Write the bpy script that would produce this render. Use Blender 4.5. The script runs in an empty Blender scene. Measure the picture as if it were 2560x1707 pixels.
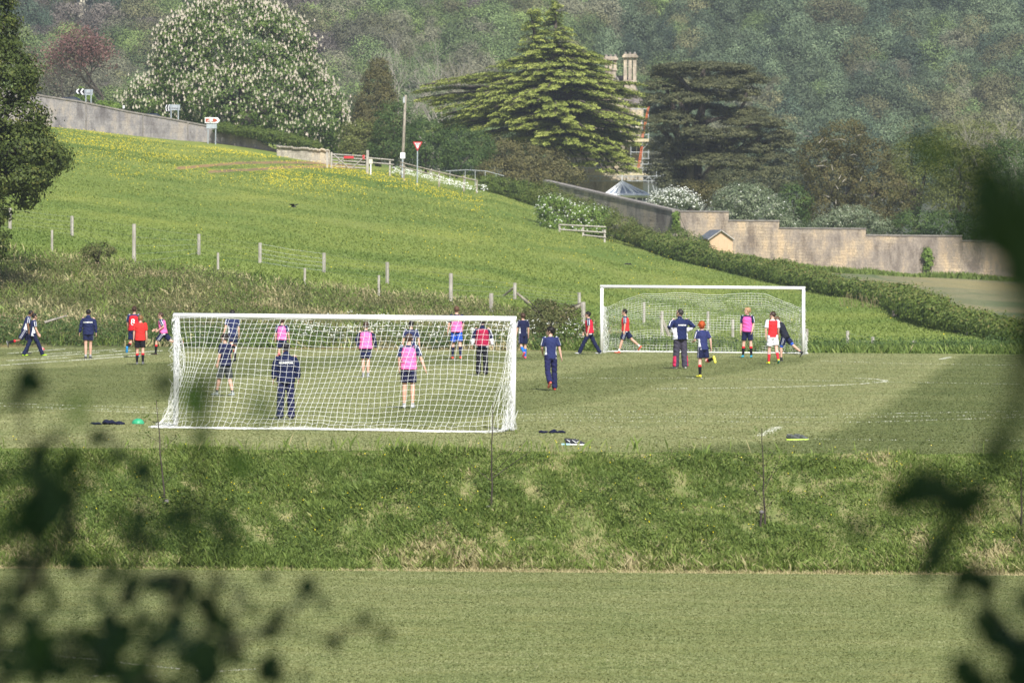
import bpy, math, random
import numpy as np
from mathutils import Vector, Matrix
random.seed(11); rng = np.random.default_rng(7)
rad = math.radians
S = bpy.context.scene; COL = S.collection
# ---------------- camera, sky, sun, exposure ----------------
F = 200/36*2560; CH = 3.9; YH = 615.0; ROLL = rad(0.4)
cam = bpy.data.cameras.new('camera'); camo = bpy.data.objects.new('camera', cam); COL.objects.link(camo)
camo.location = (0, 0, CH); camo.rotation_euler = (rad(90), -ROLL, 0)
cam.lens = 200; cam.sensor_width = 36; cam.shift_y = -(853.5-YH)/2560
cam.clip_start = 0.2; cam.clip_end = 6000
cam.dof.use_dof = True; cam.dof.focus_distance = 150; cam.dof.aperture_fstop = 5.6
S.camera = camo
SUN = Vector((0.24, -0.97, 0.98)).normalized()      # direction towards the sun
el = math.asin(SUN.z); az = math.atan2(SUN.x, SUN.y)
w = bpy.data.worlds.new('World'); S.world = w; w.use_nodes = True
nt = w.node_tree; sky = nt.nodes.new('ShaderNodeTexSky'); sky.sky_type = 'NISHITA'; sky.sun_disc = False
sky.sun_elevation = el; sky.sun_rotation = az; sky.air_density = 1.2; sky.dust_density = 1.5
nt.links.new(sky.outputs[0], nt.nodes['Background'].inputs[0]); nt.nodes['Background'].inputs[1].default_value = 0.085
sl = bpy.data.lights.new('sun', 'SUN'); so = bpy.data.objects.new('sun', sl); COL.objects.link(so)
sl.energy = 5.0; sl.angle = rad(0.5); sl.color = (1, .97, .91)
so.rotation_euler = SUN.to_track_quat('Z', 'Y').to_euler(); so.location = (0, 0, 60)
S.view_settings.view_transform = 'Standard'; S.view_settings.look = 'None'; S.view_settings.gamma = 1
S.view_settings.exposure = 0.55
S.cycles.max_bounces = 5; S.cycles.diffuse_bounces = 3; S.cycles.transmission_bounces = 3; S.cycles.volume_bounces = 0
S.cycles.use_denoising = True; S.cycles.volume_step_rate = 10; S.cycles.caustics_reflective = False

# ---------------- helpers ----------------
def unroll(px, py):
    dx, dy = px-1280.0, py-YH
    c, s = math.cos(ROLL), math.sin(ROLL)
    return 1280+dx*c+dy*s, YH-dx*s+dy*c
def P(px, py, D):
    u, v = unroll(px, py)
    return Vector(((u-1280)/F*D, D, CH+(YH-v)/F*D))
ORG = {}
def tag(o, label=None, cat=None, group=None, kind=None):
    if label: o['label'] = label
    if cat: o['category'] = cat
    if group: o['group'] = group
    if kind: o['kind'] = kind
    return o
def empty(name, loc, label=None, cat=None, group=None):
    o = bpy.data.objects.new(name, None); COL.objects.link(o); o.location = loc; o.empty_display_size = .2
    ORG[o.name] = Vector(loc); return tag(o, label, cat, group)
def link(name, me, parent=None, org=(0, 0, 0)):
    o = bpy.data.objects.new(name, me); COL.objects.link(o)
    if parent is not None: o.parent = parent; ORG[o.name] = ORG[parent.name]
    else: o.location = org; ORG[o.name] = Vector(org)
    return o
def np_mesh(name, V, Q, mats, parent=None, org=None, tint=None, smooth=False, col=None):
    """V world verts (N,3), Q (M,k) faces; tint float per face; col rgb per vertex"""
    V = np.asarray(V, dtype=np.float64)
    o0 = np.array(ORG[parent.name]) if parent is not None else np.array(org if org is not None else (0, 0, 0))
    V = V-o0
    Q = np.asarray(Q, dtype=np.int32); M, k = Q.shape
    me = bpy.data.meshes.new(name)
    me.vertices.add(len(V)); me.vertices.foreach_set('co', V.astype(np.float32).ravel())
    me.loops.add(M*k); me.loops.foreach_set('vertex_index', Q.ravel())
    me.polygons.add(M); me.polygons.foreach_set('loop_start', np.arange(0, M*k, k, dtype=np.int32))
    if smooth: me.polygons.foreach_set('use_smooth', np.ones(M, dtype=bool))
    me.update(calc_edges=True)
    if tint is not None:
        a = me.attributes.new('tint', 'FLOAT', 'FACE'); a.data.foreach_set('value', np.asarray(tint, np.float32))
    if col is not None:
        a = me.attributes.new('Col', 'FLOAT_COLOR', 'POINT')
        c4 = np.ones((len(V), 4), np.float32); c4[:, :3] = col; a.data.foreach_set('color', c4.ravel())
    for m in (mats if isinstance(mats, (list, tuple)) else [mats]): me.materials.append(m)
    return link(name, me, parent, tuple(o0))
class MB:
    def __init__(s): s.v = []; s.f = []; s.m = []; s.cm = 0
    def add(s, vs, fs):
        b = len(s.v); s.v += [tuple(x) for x in vs]; s.f += [tuple(i+b for i in f) for f in fs]; s.m += [s.cm]*len(fs); return s
    def box(s, c, sx, sy, sz, rz=0, rot=None):
        R = rot if rot is not None else Matrix.Rotation(rz, 3, 'Z')
        vs = [Vector(c)+R@Vector((x*sx/2, y*sy/2, z*sz/2)) for x in (-1, 1) for y in (-1, 1) for z in (-1, 1)]
        return s.add(vs, [(0, 1, 3, 2), (4, 6, 7, 5), (0, 4, 5, 1), (2, 3, 7, 6), (0, 2, 6, 4), (1, 5, 7, 3)])
    def tube(s, pts, rs, n=6, ref=None, caps=True):
        """pts list, rs list of r or (a,b)"""
        pts = [Vector(p) for p in pts]
        if not isinstance(rs, (list, tuple)): rs = [rs]*len(pts)
        vs = []; fs = []
        for i, p in enumerate(pts):
            t = (pts[min(i+1, len(pts)-1)]-pts[max(i-1, 0)])
            t = t.normalized() if t.length > 1e-9 else Vector((0, 0, 1))
            r0 = Vector(ref) if ref is not None else (Vector((1, 0, 0)) if abs(t.x) < .9 else Vector((0, 0, 1)))
            sd = (r0-t*r0.dot(t)).normalized(); fw = t.cross(sd)
            a, b = rs[i] if isinstance(rs[i], (tuple, list)) else (rs[i], rs[i])
            for k in range(n):
                th = 2*math.pi*k/n; vs.append(p+sd*(a*math.cos(th))+fw*(b*math.sin(th)))
            if i:
                for k in range(n):
                    k2 = (k+1) % n; A = (i-1)*n; B = i*n; fs.append((A+k, A+k2, B+k2, B+k))
        if caps:
            fs.append(tuple(range(n-1, -1, -1))); L = (len(pts)-1)*n; fs.append(tuple(range(L, L+n)))
        return s.add(vs, fs)
    def ell(s, c, rx, ry, rz, nu=10, nv=7, R=None):
        vs = []; fs = []; c = Vector(c)
        for j in range(1, nv):
            ph = math.pi*j/nv
            for i in range(nu):
                th = 2*math.pi*i/nu; d = Vector((rx*math.sin(ph)*math.cos(th), ry*math.sin(ph)*math.sin(th), rz*math.cos(ph)))
                vs.append(c+(R@d if R is not None else d))
        t = Vector((0, 0, rz)); vs.append(c+(R@t if R is not None else t)); vs.append(c-(R@t if R is not None else t))
        T = len(vs)-2; B = T+1
        for j in range(nv-2):
            for i in range(nu):
                i2 = (i+1) % nu; fs.append((j*nu+i, (j+1)*nu+i, (j+1)*nu+i2, j*nu+i2))
        for i in range(nu):
            i2 = (i+1) % nu; fs.append((T, i, i2)); L = (nv-2)*nu; fs.append((B, L+i2, L+i))
        return s.add(vs, fs)
    def prism(s, pts, ext):
        """closed polygon (list of 3d) extruded by vector ext"""
        n = len(pts); e = Vector(ext); vs = [Vector(p) for p in pts]+[Vector(p)+e for p in pts]
        fs = [tuple(range(n)), tuple(range(2*n-1, n-1, -1))]+[(i, i+n, (i+1) % n+n, (i+1) % n) for i in range(n)]
        return s.add(vs, fs)
    def mesh(s, name, org=(0, 0, 0), smooth=False):
        me = bpy.data.meshes.new(name); o = Vector(org)
        me.from_pydata([tuple(Vector(v)-o) for v in s.v], [], s.f)
        if smooth: me.polygons.foreach_set('use_smooth', [True]*len(me.polygons))
        if any(s.m): me.polygons.foreach_set('material_index', s.m)
        me.update(); return me
    def build(s, name, mat, parent=None, org=None, smooth=False):
        o0 = ORG[parent.name] if parent is not None else Vector(org if org is not None else (0, 0, 0))
        me = s.mesh(name, o0, smooth)
        for m in (mat if isinstance(mat, (list, tuple)) else [mat]): me.materials.append(m)
        return link(name, me, parent, tuple(o0))

# ---------------- materials ----------------
def newmat(name):
    m = bpy.data.materials.new(name); m.use_nodes = True; n = m.node_tree; n.nodes.clear()
    out = n.nodes.new('ShaderNodeOutputMaterial'); return m, n, out
def nd(n, t, **k):
    x = n.nodes.new(t)
    for a, b in k.items(): setattr(x, a, b)
    return x
def ramp(n, fac, stops):
    r = nd(n, 'ShaderNodeValToRGB'); e = r.color_ramp.elements
    while len(e) < len(stops): e.new(.5)
    for i, (p, c) in enumerate(stops): e[i].position = p; e[i].color = (*c, 1)
    n.links.new(fac, r.inputs[0]); return r.outputs[0]
def noise(n, vec, scale, detail=4, rough=.6, dist=0):
    x = nd(n, 'ShaderNodeTexNoise'); x.inputs['Scale'].default_value = scale; x.inputs['Detail'].default_value = detail
    x.inputs['Roughness'].default_value = rough; x.inputs['Distortion'].default_value = dist
    n.links.new(vec, x.inputs['Vector']); return x.outputs['Fac']
def coords(n, sc=(1, 1, 1), kind='Object'):
    t = nd(n, 'ShaderNodeTexCoord'); m = nd(n, 'ShaderNodeMapping'); m.inputs['Scale'].default_value = sc
    n.links.new(t.outputs[kind], m.inputs['Vector']); return m.outputs[0]
def mixc(n, fac, a, b, blend='MIX'):
    x = nd(n, 'ShaderNodeMix', data_type='RGBA', blend_type=blend)
    for sock, val in ((x.inputs[0], fac), (x.inputs[6], a), (x.inputs[7], b)):
        if isinstance(val, bpy.types.NodeSocket): n.links.new(val, sock)
        elif isinstance(val, (int, float)): sock.default_value = val
        else: sock.default_value = (*val, 1)
    return x.outputs[2]
def bump(n, h, strength=.4, dist=.02):
    b = nd(n, 'ShaderNodeBump'); b.inputs['Strength'].default_value = strength; b.inputs['Distance'].default_value = dist
    n.links.new(h, b.inputs['Height']); return b.outputs[0]
def bsdf(n, out, color, rough=.8, normal=None, metal=0, spec=.3):
    b = nd(n, 'ShaderNodeBsdfPrincipled'); b.inputs['Roughness'].default_value = rough; b.inputs['Metallic'].default_value = metal
    b.inputs['Specular IOR Level'].default_value = spec
    if isinstance(color, bpy.types.NodeSocket): n.links.new(color, b.inputs['Base Color'])
    else: b.inputs['Base Color'].default_value = (*color, 1)
    if normal is not None: n.links.new(normal, b.inputs['Normal'])
    n.links.new(b.outputs[0], out.inputs[0]); return b
def mat_noise(name, c1, c2, scale=5, rough=.8, metal=0, bmp=.3, sc=(1, 1, 1), lo=.35, hi=.65, spec=.3, bdist=.01):
    m, n, out = newmat(name); v = coords(n, sc); f = noise(n, v, scale, 5, .65)
    c = ramp(n, f, [(lo, c1), (hi, c2)]); bsdf(n, out, c, rough, bump(n, f, bmp, bdist) if bmp else None, metal, spec); return m
def mat_leaf(name, c1, c2, c3=None, trans=.3, rough=.6):
    """tint attribute 0..1 runs from c1 to c2 (to c3)"""
    m, n, out = newmat(name); a = nd(n, 'ShaderNodeAttribute', attribute_name='tint')
    st = [(0, c1), (1, c2)] if c3 is None else [(0, c1), (.7, c2), (1, c3)]
    c = ramp(n, a.outputs['Fac'], st)
    d = nd(n, 'ShaderNodeBsdfPrincipled'); d.inputs['Roughness'].default_value = rough; d.inputs['Specular IOR Level'].default_value = .25
    n.links.new(c, d.inputs['Base Color'])
    t = nd(n, 'ShaderNodeBsdfTranslucent'); hs = nd(n, 'ShaderNodeHueSaturation'); hs.inputs['Value'].default_value = 1.1; hs.inputs['Saturation'].default_value = 1.1
    n.links.new(c, hs.inputs['Color']); n.links.new(hs.outputs[0], t.inputs[0])
    x = nd(n, 'ShaderNodeMixShader'); x.inputs[0].default_value = trans
    n.links.new(d.outputs[0], x.inputs[1]); n.links.new(t.outputs[0], x.inputs[2]); n.links.new(x.outputs[0], out.inputs[0]); return m
def mat_col(name, rough=.8, bmp=.3, spec=.2, sheen=0):
    """colour from vertex attribute Col, woven fine grain"""
    m, n, out = newmat(name); a = nd(n, 'ShaderNodeAttribute', attribute_name='Col')
    v = coords(n); f = noise(n, v, 14, 3, .6); g = noise(n, v, 3.5, 2, .5)
    c = mixc(n, 1.0, a.outputs['Color'], ramp(n, f, [(.3, (.86, .86, .86)), (.7, (1, 1, 1))]), 'MULTIPLY')
    bsdf(n, out, c, rough, bump(n, g, bmp, .03), 0, spec); return m
# ---------------- leaf clouds ----------------
def unit(a): return a/np.maximum(np.linalg.norm(a, axis=-1, keepdims=True), 1e-9)
def rdirs(n): return unit(rng.normal(size=(n, 3)))
def diamonds(C, N, w, h, up=None):
    """C centres, N normals, w/h half sizes -> verts, quads"""
    n = len(C); r = rng.normal(size=(n, 3)) if up is None else up+rng.normal(size=(n, 3))*.25
    U = unit(np.cross(N, r)); W = unit(np.cross(U, N))
    w = np.broadcast_to(w, (n,))[:, None]; h = np.broadcast_to(h, (n,))[:, None]
    V = np.stack([C-W*h, C+U*w, C+W*h, C-U*w], 1).reshape(-1, 3)
    return V, np.arange(4*n).reshape(n, 4)
def cloud(lobes, leaf=.12, clump=.5, per=14, shell=(.8, 1.04), upb=.4, flat=.7, tvar=.6, low=-.9, cull=.78, fill=1.0, aspect=.6):
    Cs = []; Ns = []; Ts = []
    for li, (x, y, z, rx, ry, rz) in enumerate(lobes):
        p = 1.6; area = 4*math.pi*(((rx*ry)**p+(rx*rz)**p+(ry*rz)**p)/3)**(1/p)
        nc = max(3, int(fill*area/(clump*clump*1.6)))
        d = rdirs(nc); d = d[d[:, 2] > low]; nc = len(d)
        c = np.array([x, y, z])+d*np.array([rx, ry, rz])*rng.uniform(*shell, (nc, 1))
        keep = np.ones(nc, bool)
        for lj, (a, b, e, ra, rb, re) in enumerate(lobes):
            if lj == li: continue
            q = (((c-np.array([a, b, e]))/np.array([ra, rb, re]))**2).sum(1); keep &= q > cull**2
        c = c[keep]; d = unit(d[keep]/np.array([rx, ry, rz])); nc = len(c)
        if not nc: continue
        ct = rng.uniform(0, 1, nc)
        off = rng.normal(size=(nc, per, 3))*clump*np.array([.55, .55, .55*flat])
        pos = (c[:, None]+off).reshape(-1, 3)
        nrm = unit(np.repeat(d, per, 0)*.9+unit(off.reshape(-1, 3))*.6+rng.normal(size=(nc*per, 3))*.45+np.array([0, 0, upb]))
        Cs.append(pos); Ns.append(nrm); Ts.append(np.clip(np.repeat(ct, per)*tvar+rng.uniform(0, 1, nc*per)*(1-tvar), 0, 1))
    C = np.concatenate(Cs); N = np.concatenate(Ns); T = np.concatenate(Ts)
    s = leaf*rng.uniform(.7, 1.3, len(C)); V, Q = diamonds(C, N, s*aspect, s)
    return V, Q, T, C, N
def LB(px, py, rx, ry, D, ds=1.0, dd=0):
    c = P(px, py, D+dd); k = D/F; return (c.x, c.y, c.z, rx*k, max(rx, ry)*k*ds, ry*k)
def limbs(mb, base, r0, targets, n=7, wob=.12, sub=0, seed=0):
    """a trunk with limbs towards target points"""
    R = random.Random(seed); base = Vector(base)
    for t, r in targets:
        t = Vector(t); pts = []; rs = []
        for i in range(6):
            s = i/5; p = base.lerp(t, s); L = (t-base).length
            p += Vector((R.uniform(-1, 1), R.uniform(-1, 1), R.uniform(-.3, .3)))*wob*L*.2*(s > 0)
            p.z += math.sin(s*math.pi)*L*.05; pts.append(p); rs.append(r0*(1-s)+r*s)
        mb.tube(pts, rs, n)
        if sub:
            for j in range(sub):
                i = R.randint(2, 4); q = pts[i]; e = q+Vector((R.uniform(-1, 1), R.uniform(-1, 1), R.uniform(.2, 1))).normalized()*(t-base).length*R.uniform(.2, .4)
                mb.tube([q, q.lerp(e, .5)+Vector((0, 0, .05)), e], [rs[i]*.6, rs[i]*.4, r*.5], 5)
# ---------------- terrain ----------------
DR = np.array([212, 245, 290, 350, 430, 510, 600, 700, 850, 1150, 1500, 2200.])
TB = {0: [868, 642, 565, 480, 385, 308, 292, 285, 330, -230, -470, -560],
      500: [868, 690, 640, 540, 440, 352, 340, 335, 350, -240, -480, -570],
      1000: [868, 748, 690, 590, 500, 425, 418, 410, 390, -240, -480, -570],
      1200: [869, 768, 712, 620, 530, 455, 448, 430, 400, -240, -480, -570],
      1400: [872, 812, 757, 662, 572, 505, 490, 470, 430, -250, -490, -580],
      1600: [876, 838, 792, 705, 615, 570, 550, 520, 440, -250, -490, -580],
      1800: [880, 860, 815, 728, 640, 625, 600, 560, 450, -250, -490, -580],
      2100: [884, 868, 806, 716, 683, 668, 640, 590, 460, -250, -490, -580],
      2300: [886, 868, 795, 737, 692, 676, 650, 600, 470, -250, -490, -580],
      2560: [888, 846, 800, 748, 702, 684, 660, 610, 470, -250, -490, -580]}
TU = np.array(sorted(TB)); TZ = np.zeros((len(TU), len(DR)))
for i, px in enumerate(TU):
    for j, D in enumerate(DR):
        TZ[i, j] = P(px, TB[px][j], D).z if j else 0.0
def gz(x, y):
    x = np.asarray(x, float); y = np.asarray(y, float); x, y = np.broadcast_arrays(x, y)
    u = np.clip(1280+F*x/np.maximum(y, 1), TU[0], TU[-1]); iu = np.clip(np.searchsorted(TU, u)-1, 0, len(TU)-2)
    fu = (u-TU[iu])/(TU[iu+1]-TU[iu]); fu = fu*fu*(3-2*fu)*.5+fu*.5
    yy = np.clip(y, DR[0], DR[-1]); jd = np.clip(np.searchsorted(DR, yy)-1, 0, len(DR)-2); fd = (yy-DR[jd])/(DR[jd+1]-DR[jd])
    z = (TZ[iu, jd]*(1-fd)+TZ[iu, jd+1]*fd)*(1-fu)+(TZ[iu+1, jd]*(1-fd)+TZ[iu+1, jd+1]*fd)*fu
    z = z+.10*np.sin(x*.21+y*.05)*np.sin(y*.11)*np.clip((y-215)/60, 0, 1)
    z = np.where(y < 212, 0., z)
    bank = -2.0+2.0*np.clip((y-103.2)/4.2, 0, 1); z = np.where(y < 107.4, bank, z)
    near = -2+4.4*np.clip((62-y)/56, 0, 1)**1.3; return np.where(y < 62, near, z)
def G(x, y): return float(gz(x, y))
def ground_at(px, py, d0=60, d1=1400):
    u, v = unroll(px, py); D = np.arange(d0, d1, .5); x = (u-1280)/F*D; z = gz(x, D); ray = CH+(YH-v)/F*D
    hit = np.nonzero(ray <= z)[0]; D = D[hit[0]] if len(hit) else d1
    x = (u-1280)/F*D; return Vector((x, float(D), G(x, D)))
def depth_to(px, py): return ground_at(px, py).y
def pxd(px, D): # ground point at screen column px and distance D
    x = (px-1280)/F*D; return Vector((x, D, G(x, D)))
# ---- ground materials ----
def mat_lawn(name, light, dark, use_mask):
    m, n, out = newmat(name); v = coords(n); vs = coords(n, (.40, 1.0, 1))
    f1 = noise(n, v, .25, 4, .6); f2 = noise(n, vs, 2.2, 5, .7); f3 = noise(n, coords(n, (.8, 1, 1)), 34, 5, .8); f4 = noise(n, coords(n, (1, .25, 1)), .9, 3, .6)
    base = light
    if use_mask:
        a = nd(n, 'ShaderNodeAttribute', attribute_name='Col')
        base = mixc(n, a.outputs['Fac'], light, dark)
    c = mixc(n, ramp(n, f1, [(.35, (0, 0, 0)), (.7, (.55, .55, .55))]), base, (light[0]*.86, light[1]*.95, light[2]*.72) if not use_mask else (.125, .148, .052))
    c = mixc(n, .85, c, ramp(n, f2, [(.3, (.62, .72, .6)), (.5, (1, 1, 1)), (.68, (1.3, 1.16, 1.12))]), 'MULTIPLY')
    c = mixc(n, .8, c, ramp(n, f3, [(.3, (.62, .70, .58)), (.5, (1, 1, 1)), (.70, (1.38, 1.30, 1.25))]), 'MULTIPLY')
    c = mixc(n, .7, c, ramp(n, f4, [(.35, (.84, .92, .8)), (.65, (1.1, 1.05, 1.05))]), 'MULTIPLY')
    h = nd(n, 'ShaderNodeMath', operation='ADD'); n.links.new(f2, h.inputs[0]); n.links.new(f3, h.inputs[1])
    bsdf(n, out, c, .9, bump(n, h.outputs[0], .5, .03), 0, .15); return m
M = {}
LIGHT = (.225, .226, .098); DARK = (.098, .112, .034)
M['pitch'] = mat_lawn('mown_turf', LIGHT, DARK, True)
M['lower'] = mat_lawn('lower_turf', (.168, .182, .070), DARK, False)
def mat_meadow():
    m, n, out = newmat('meadow_grass'); a = nd(n, 'ShaderNodeAttribute', attribute_name='Col'); v = coords(n, (1, .35, 1))
    f1 = noise(n, v, .09, 5, .62, .8); f2 = noise(n, v, 1.1, 5, .7); f3 = noise(n, v, 6, 3, .7)
    c = mixc(n, 1, a.outputs['Color'], ramp(n, f1, [(.36, (.52, .72, .62)), (.5, (1, 1, 1)), (.64, (1.22, 1.14, 1))]), 'MULTIPLY')
    c = mixc(n, 1, c, ramp(n, f2, [(.3, (.80, .86, .78)), (.5, (1, 1, 1)), (.7, (1.12, 1.1, 1.05))]), 'MULTIPLY')
    c = mixc(n, .8, c, ramp(n, f3, [(.3, (.8, .84, .8)), (.7, (1.15, 1.14, 1.1))]), 'MULTIPLY')
    h = nd(n, 'ShaderNodeMath', operation='ADD'); n.links.new(f2, h.inputs[0]); n.links.new(f3, h.inputs[1])
    bsdf(n, out, c, .95, bump(n, h.outputs[0], .8, .25), 0, .1); return m
M['meadow'] = mat_meadow()
M['bankg'] = mat_noise('bank_turf', (.12, .145, .045), (.24, .215, .10), 2.6, .95, 0, .5, lo=.4, hi=.68)
M['woodfloor'] = mat_noise('wood_floor', (.035, .05, .025), (.08, .08, .05), .08, .95, 0, 0)
# ---- ground sheets ----
def grid(xs, ys, zf, name, mat, kind='structure', colf=None, label=None):
    X, Y = np.meshgrid(xs, ys); Z = zf(X, Y); n = len(xs); m = len(ys)
    V = np.stack([X, Y, Z], -1).reshape(-1, 3); i = np.arange(n*m).reshape(m, n)
    Q = np.stack([i[:-1, :-1], i[:-1, 1:], i[1:, 1:], i[1:, :-1]], -1).reshape(-1, 4)
    o = np_mesh(name, V, Q, mat, smooth=True, col=None if colf is None else colf(V[:, 0], V[:, 1]))
    return tag(o, label, None, None, kind)
def screen(x, y, z):
    u = F*x/y; v = -(z-CH)*F/y; c, s = math.cos(ROLL), math.sin(ROLL)
    return 1280+u*c-v*s, YH+u*s+v*c
def inpoly(px, py, poly):
    ins = np.zeros(px.shape, bool); j = len(poly)-1
    for i in range(len(poly)):
        xi, yi = poly[i]; xj, yj = poly[j]
        c = ((yi > py) != (yj > py)) & (px < (xj-xi)*(py-yi)/((yj-yi) if yj != yi else 1e-9)+xi); ins ^= c; j = i
    return ins
def ground_poly(poly):      # photographed outline -> world outline on the flat pitch
    r = []
    for px, py in poly:
        u, v = unroll(px, py); D = F*CH/(v-YH); r.append(((u-1280)/F*D, D))
    return r
MOW = [ground_poly(p) for p in (
    [(2410, 888), (2292, 961), (2190, 1031), (2039, 1096), (1700, 1122), (1500, 1146), (2800, 1155), (3600, 1100), (3300, 880)],
    [(1290, 955), (1500, 922), (1750, 899), (2080, 890), (1950, 915), (1700, 952), (1480, 1003), (1290, 1035), (1000, 1060), (900, 1040), (1100, 985)],
    [(-600, 960), (0, 925), (430, 905), (900, 886), (1290, 885), (1500, 884), (1290, 905), (800, 925), (560, 950), (430, 1000), (200, 1015), (0, 1040), (-600, 1080)],
    [(-300, 875), (300, 870), (800, 868), (500, 880), (250, 885), (0, 893), (-300, 905)])]
def mowcol(x, y):
    jx = x+.06*np.sin(y*.7)+.04*np.sin(y*2.3); d = np.zeros(len(x))
    for p, w_ in zip(MOW, (1, .62, .72, .6)):
        q = sum(inpoly(jx+a, y+b, p) for a, b in ((-.22, 0), (.22, 0), (0, -1.2), (0, 1.2), (0, 0)))/5.; d = np.maximum(d, q*w_)
    # narrower mower passes running along the pitch
    t = (x-.1065*(y-118))/1.9; d = np.clip(d*.92+.10*(np.sin(t*math.pi) > 0)-.03, 0, 1)
    return np.stack([d, d, d], -1)
xs = np.concatenate([np.linspace(-90, -22, 30)[:-1], np.arange(-22, 30, .12), np.linspace(30, 100, 30)])
grid(xs, np.append(np.arange(107.4, 211.9, .5), 212), lambda X, Y: 0*X, 'upper_pitch', M['pitch'], colf=mowcol)
grid(np.linspace(-100, 110, 40), np.linspace(62, 103.2, 30), lambda X, Y: 0*X-2, 'lower_pitch', M['lower'])
grid(np.linspace(-60, 60, 30), np.linspace(-25, 62, 40), gz, 'near_slope', M['bankg'])
def bumpbank(X, Y):
    s = np.clip((Y-103.2)/4.2, 0, 1); e = np.minimum(s, 1-s)*4
    return -2+2*s+np.clip(e, 0, 1)*(.12*np.sin(X*1.3+Y)+.10*np.sin(X*2.9-Y*2)+.06*np.sin(X*6.1+Y*5))
grid(np.concatenate([np.linspace(-100, -14, 20)[:-1], np.arange(-14, 14, .25), np.linspace(14, 100, 20)]), np.linspace(103.2, 107.4, 18), bumpbank, 'grass_bank', M['bankg'])
def landcol(x, y):
    z = gz(x, y); px, py = screen(x, y, z); n = len(x); c = np.empty((n, 3)); c[:] = (.170, .215, .048)
    far = np.clip((y-250)/200, 0, 1)[:, None]; c = c*(1-far)+np.array((.215, .250, .060))*far
    dry = np.clip((246-y)/14, 0, 1)*np.clip((1500-px)/150, 0, 1); c = c*(1-dry[:, None])+np.array((.185, .160, .075))*dry[:, None]
    # bare pale field right of the hedge
    hx = np.array([1500, 1600, 1700, 1800, 1900, 2000, 2100, 2200, 2330, 2400, 2480, 2560, 2700]); hy = np.array([575, 598, 624, 645, 668, 690, 706, 724, 775, 800, 818, 835, 860])
    f = (px > 1880) & (py < np.interp(px, hx, hy)) & (y < 436); c[f] = (.225, .205, .115)
    f = (y > 429) & (y < 455) & (px > 1700); c[f] = (.09, .13, .04)
    # wheel tracks across the top of the meadow
    for tx, ty in (((440, 600, 700, 800, 880), (421, 408, 406, 408, 414)), ((520, 640, 720, 820, 900), (430, 424, 418, 417, 420))):
        d = np.abs(py-np.interp(px, tx, ty)); f = (px > tx[0]) & (px < tx[-1]) & (d < 3.2) & (y < 512); c[f] = (.25, .17, .095)
    return c
us = np.concatenate([np.linspace(-3200, -60, 40)[:-1], np.arange(-60, 2640, 9), np.linspace(2640, 6000, 40)])
def wedge(ds, name, mat, colf=None):
    U, D = np.meshgrid((us-1280)/F, ds); X = U*D; Z = gz(X, D); n = len(us); m = len(ds)
    V = np.stack([X, D, Z], -1).reshape(-1, 3); i = np.arange(n*m).reshape(m, n)
    Q = np.stack([i[:-1, :-1], i[:-1, 1:], i[1:, 1:], i[1:, :-1]], -1).reshape(-1, 4)
    return tag(np_mesh(name, V, Q, mat, smooth=True, col=None if colf is None else colf(V[:, 0], V[:, 1])), kind='structure')
wedge(np.concatenate([np.arange(212, 250, 1.2), np.arange(250, 520, 1.5), [522, 540, 560, 600, 640]]), 'meadow', M['meadow'], landcol)
wedge(np.linspace(640, 2200, 80), 'hill', M['woodfloor'])
# ---------------- structures: walls, house, scaffold, signs, gates, fences ----------------
def mat_stone(name, c1, c2, mortar, scale, w=.45, h=.16, stain=(.5, .5, .5), bscale=.25):
    m, n, out = newmat(name); t = nd(n, 'ShaderNodeTexCoord'); s = nd(n, 'ShaderNodeSeparateXYZ'); n.links.new(t.outputs['Object'], s.inputs[0])
    L = nd(n, 'ShaderNodeMath', operation='ADD'); n.links.new(s.outputs[0], L.inputs[0]); yy = nd(n, 'ShaderNodeMath', operation='MULTIPLY'); yy.inputs[1].default_value = .45
    n.links.new(s.outputs[1], yy.inputs[0]); n.links.new(yy.outputs[0], L.inputs[1])
    cb = nd(n, 'ShaderNodeCombineXYZ'); n.links.new(L.outputs[0], cb.inputs[0]); n.links.new(s.outputs[2], cb.inputs[1])
    nz = nd(n, 'ShaderNodeTexNoise'); nz.inputs['Scale'].default_value = 1.3; nz.inputs['Detail'].default_value = 3; n.links.new(cb.outputs[0], nz.inputs['Vector'])
    vm = nd(n, 'ShaderNodeVectorMath', operation='MULTIPLY_ADD'); n.links.new(nz.outputs['Color'], vm.inputs[0]); vm.inputs[1].default_value = (.9, .34, 0); n.links.new(cb.outputs[0], vm.inputs[2]); cb = vm
    br = nd(n, 'ShaderNodeTexBrick'); n.links.new(cb.outputs[0], br.inputs['Vector']); br.inputs['Scale'].default_value = 1
    br.inputs['Brick Width'].default_value = w; br.inputs['Row Height'].default_value = h; br.inputs['Mortar Size'].default_value = .014; br.inputs['Mortar Smooth'].default_value = .6; br.squash = .7; br.squash_frequency = 3; br.offset = .37
    br.inputs['Color1'].default_value = (*c1, 1); br.inputs['Color2'].default_value = (*c2, 1); br.inputs['Mortar'].default_value = (*mortar, 1)
    v = coords(n); f = noise(n, v, bscale, 5, .7); g = noise(n, coords(n, (1, 1, .35)), .9, 5, .7); k = noise(n, v, 7, 3, .6)
    c = mixc(n, ramp(n, f, [(.36, (0, 0, 0)), (.55, (.9, .9, .9))]), br.outputs['Color'], stain)
    c = mixc(n, .9, c, ramp(n, g, [(.36, (.52, .50, .50)), (.5, (1, 1, 1)), (.62, (1.4, 1.3, 1.12))]), 'MULTIPLY')
    c = mixc(n, .8, c, ramp(n, k, [(.3, (.72, .72, .72)), (.7, (1.15, 1.15, 1.15))]), 'MULTIPLY')
    bsdf(n, out, c, .9, bump(n, k, .5, .05), 0, .15); return m
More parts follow.
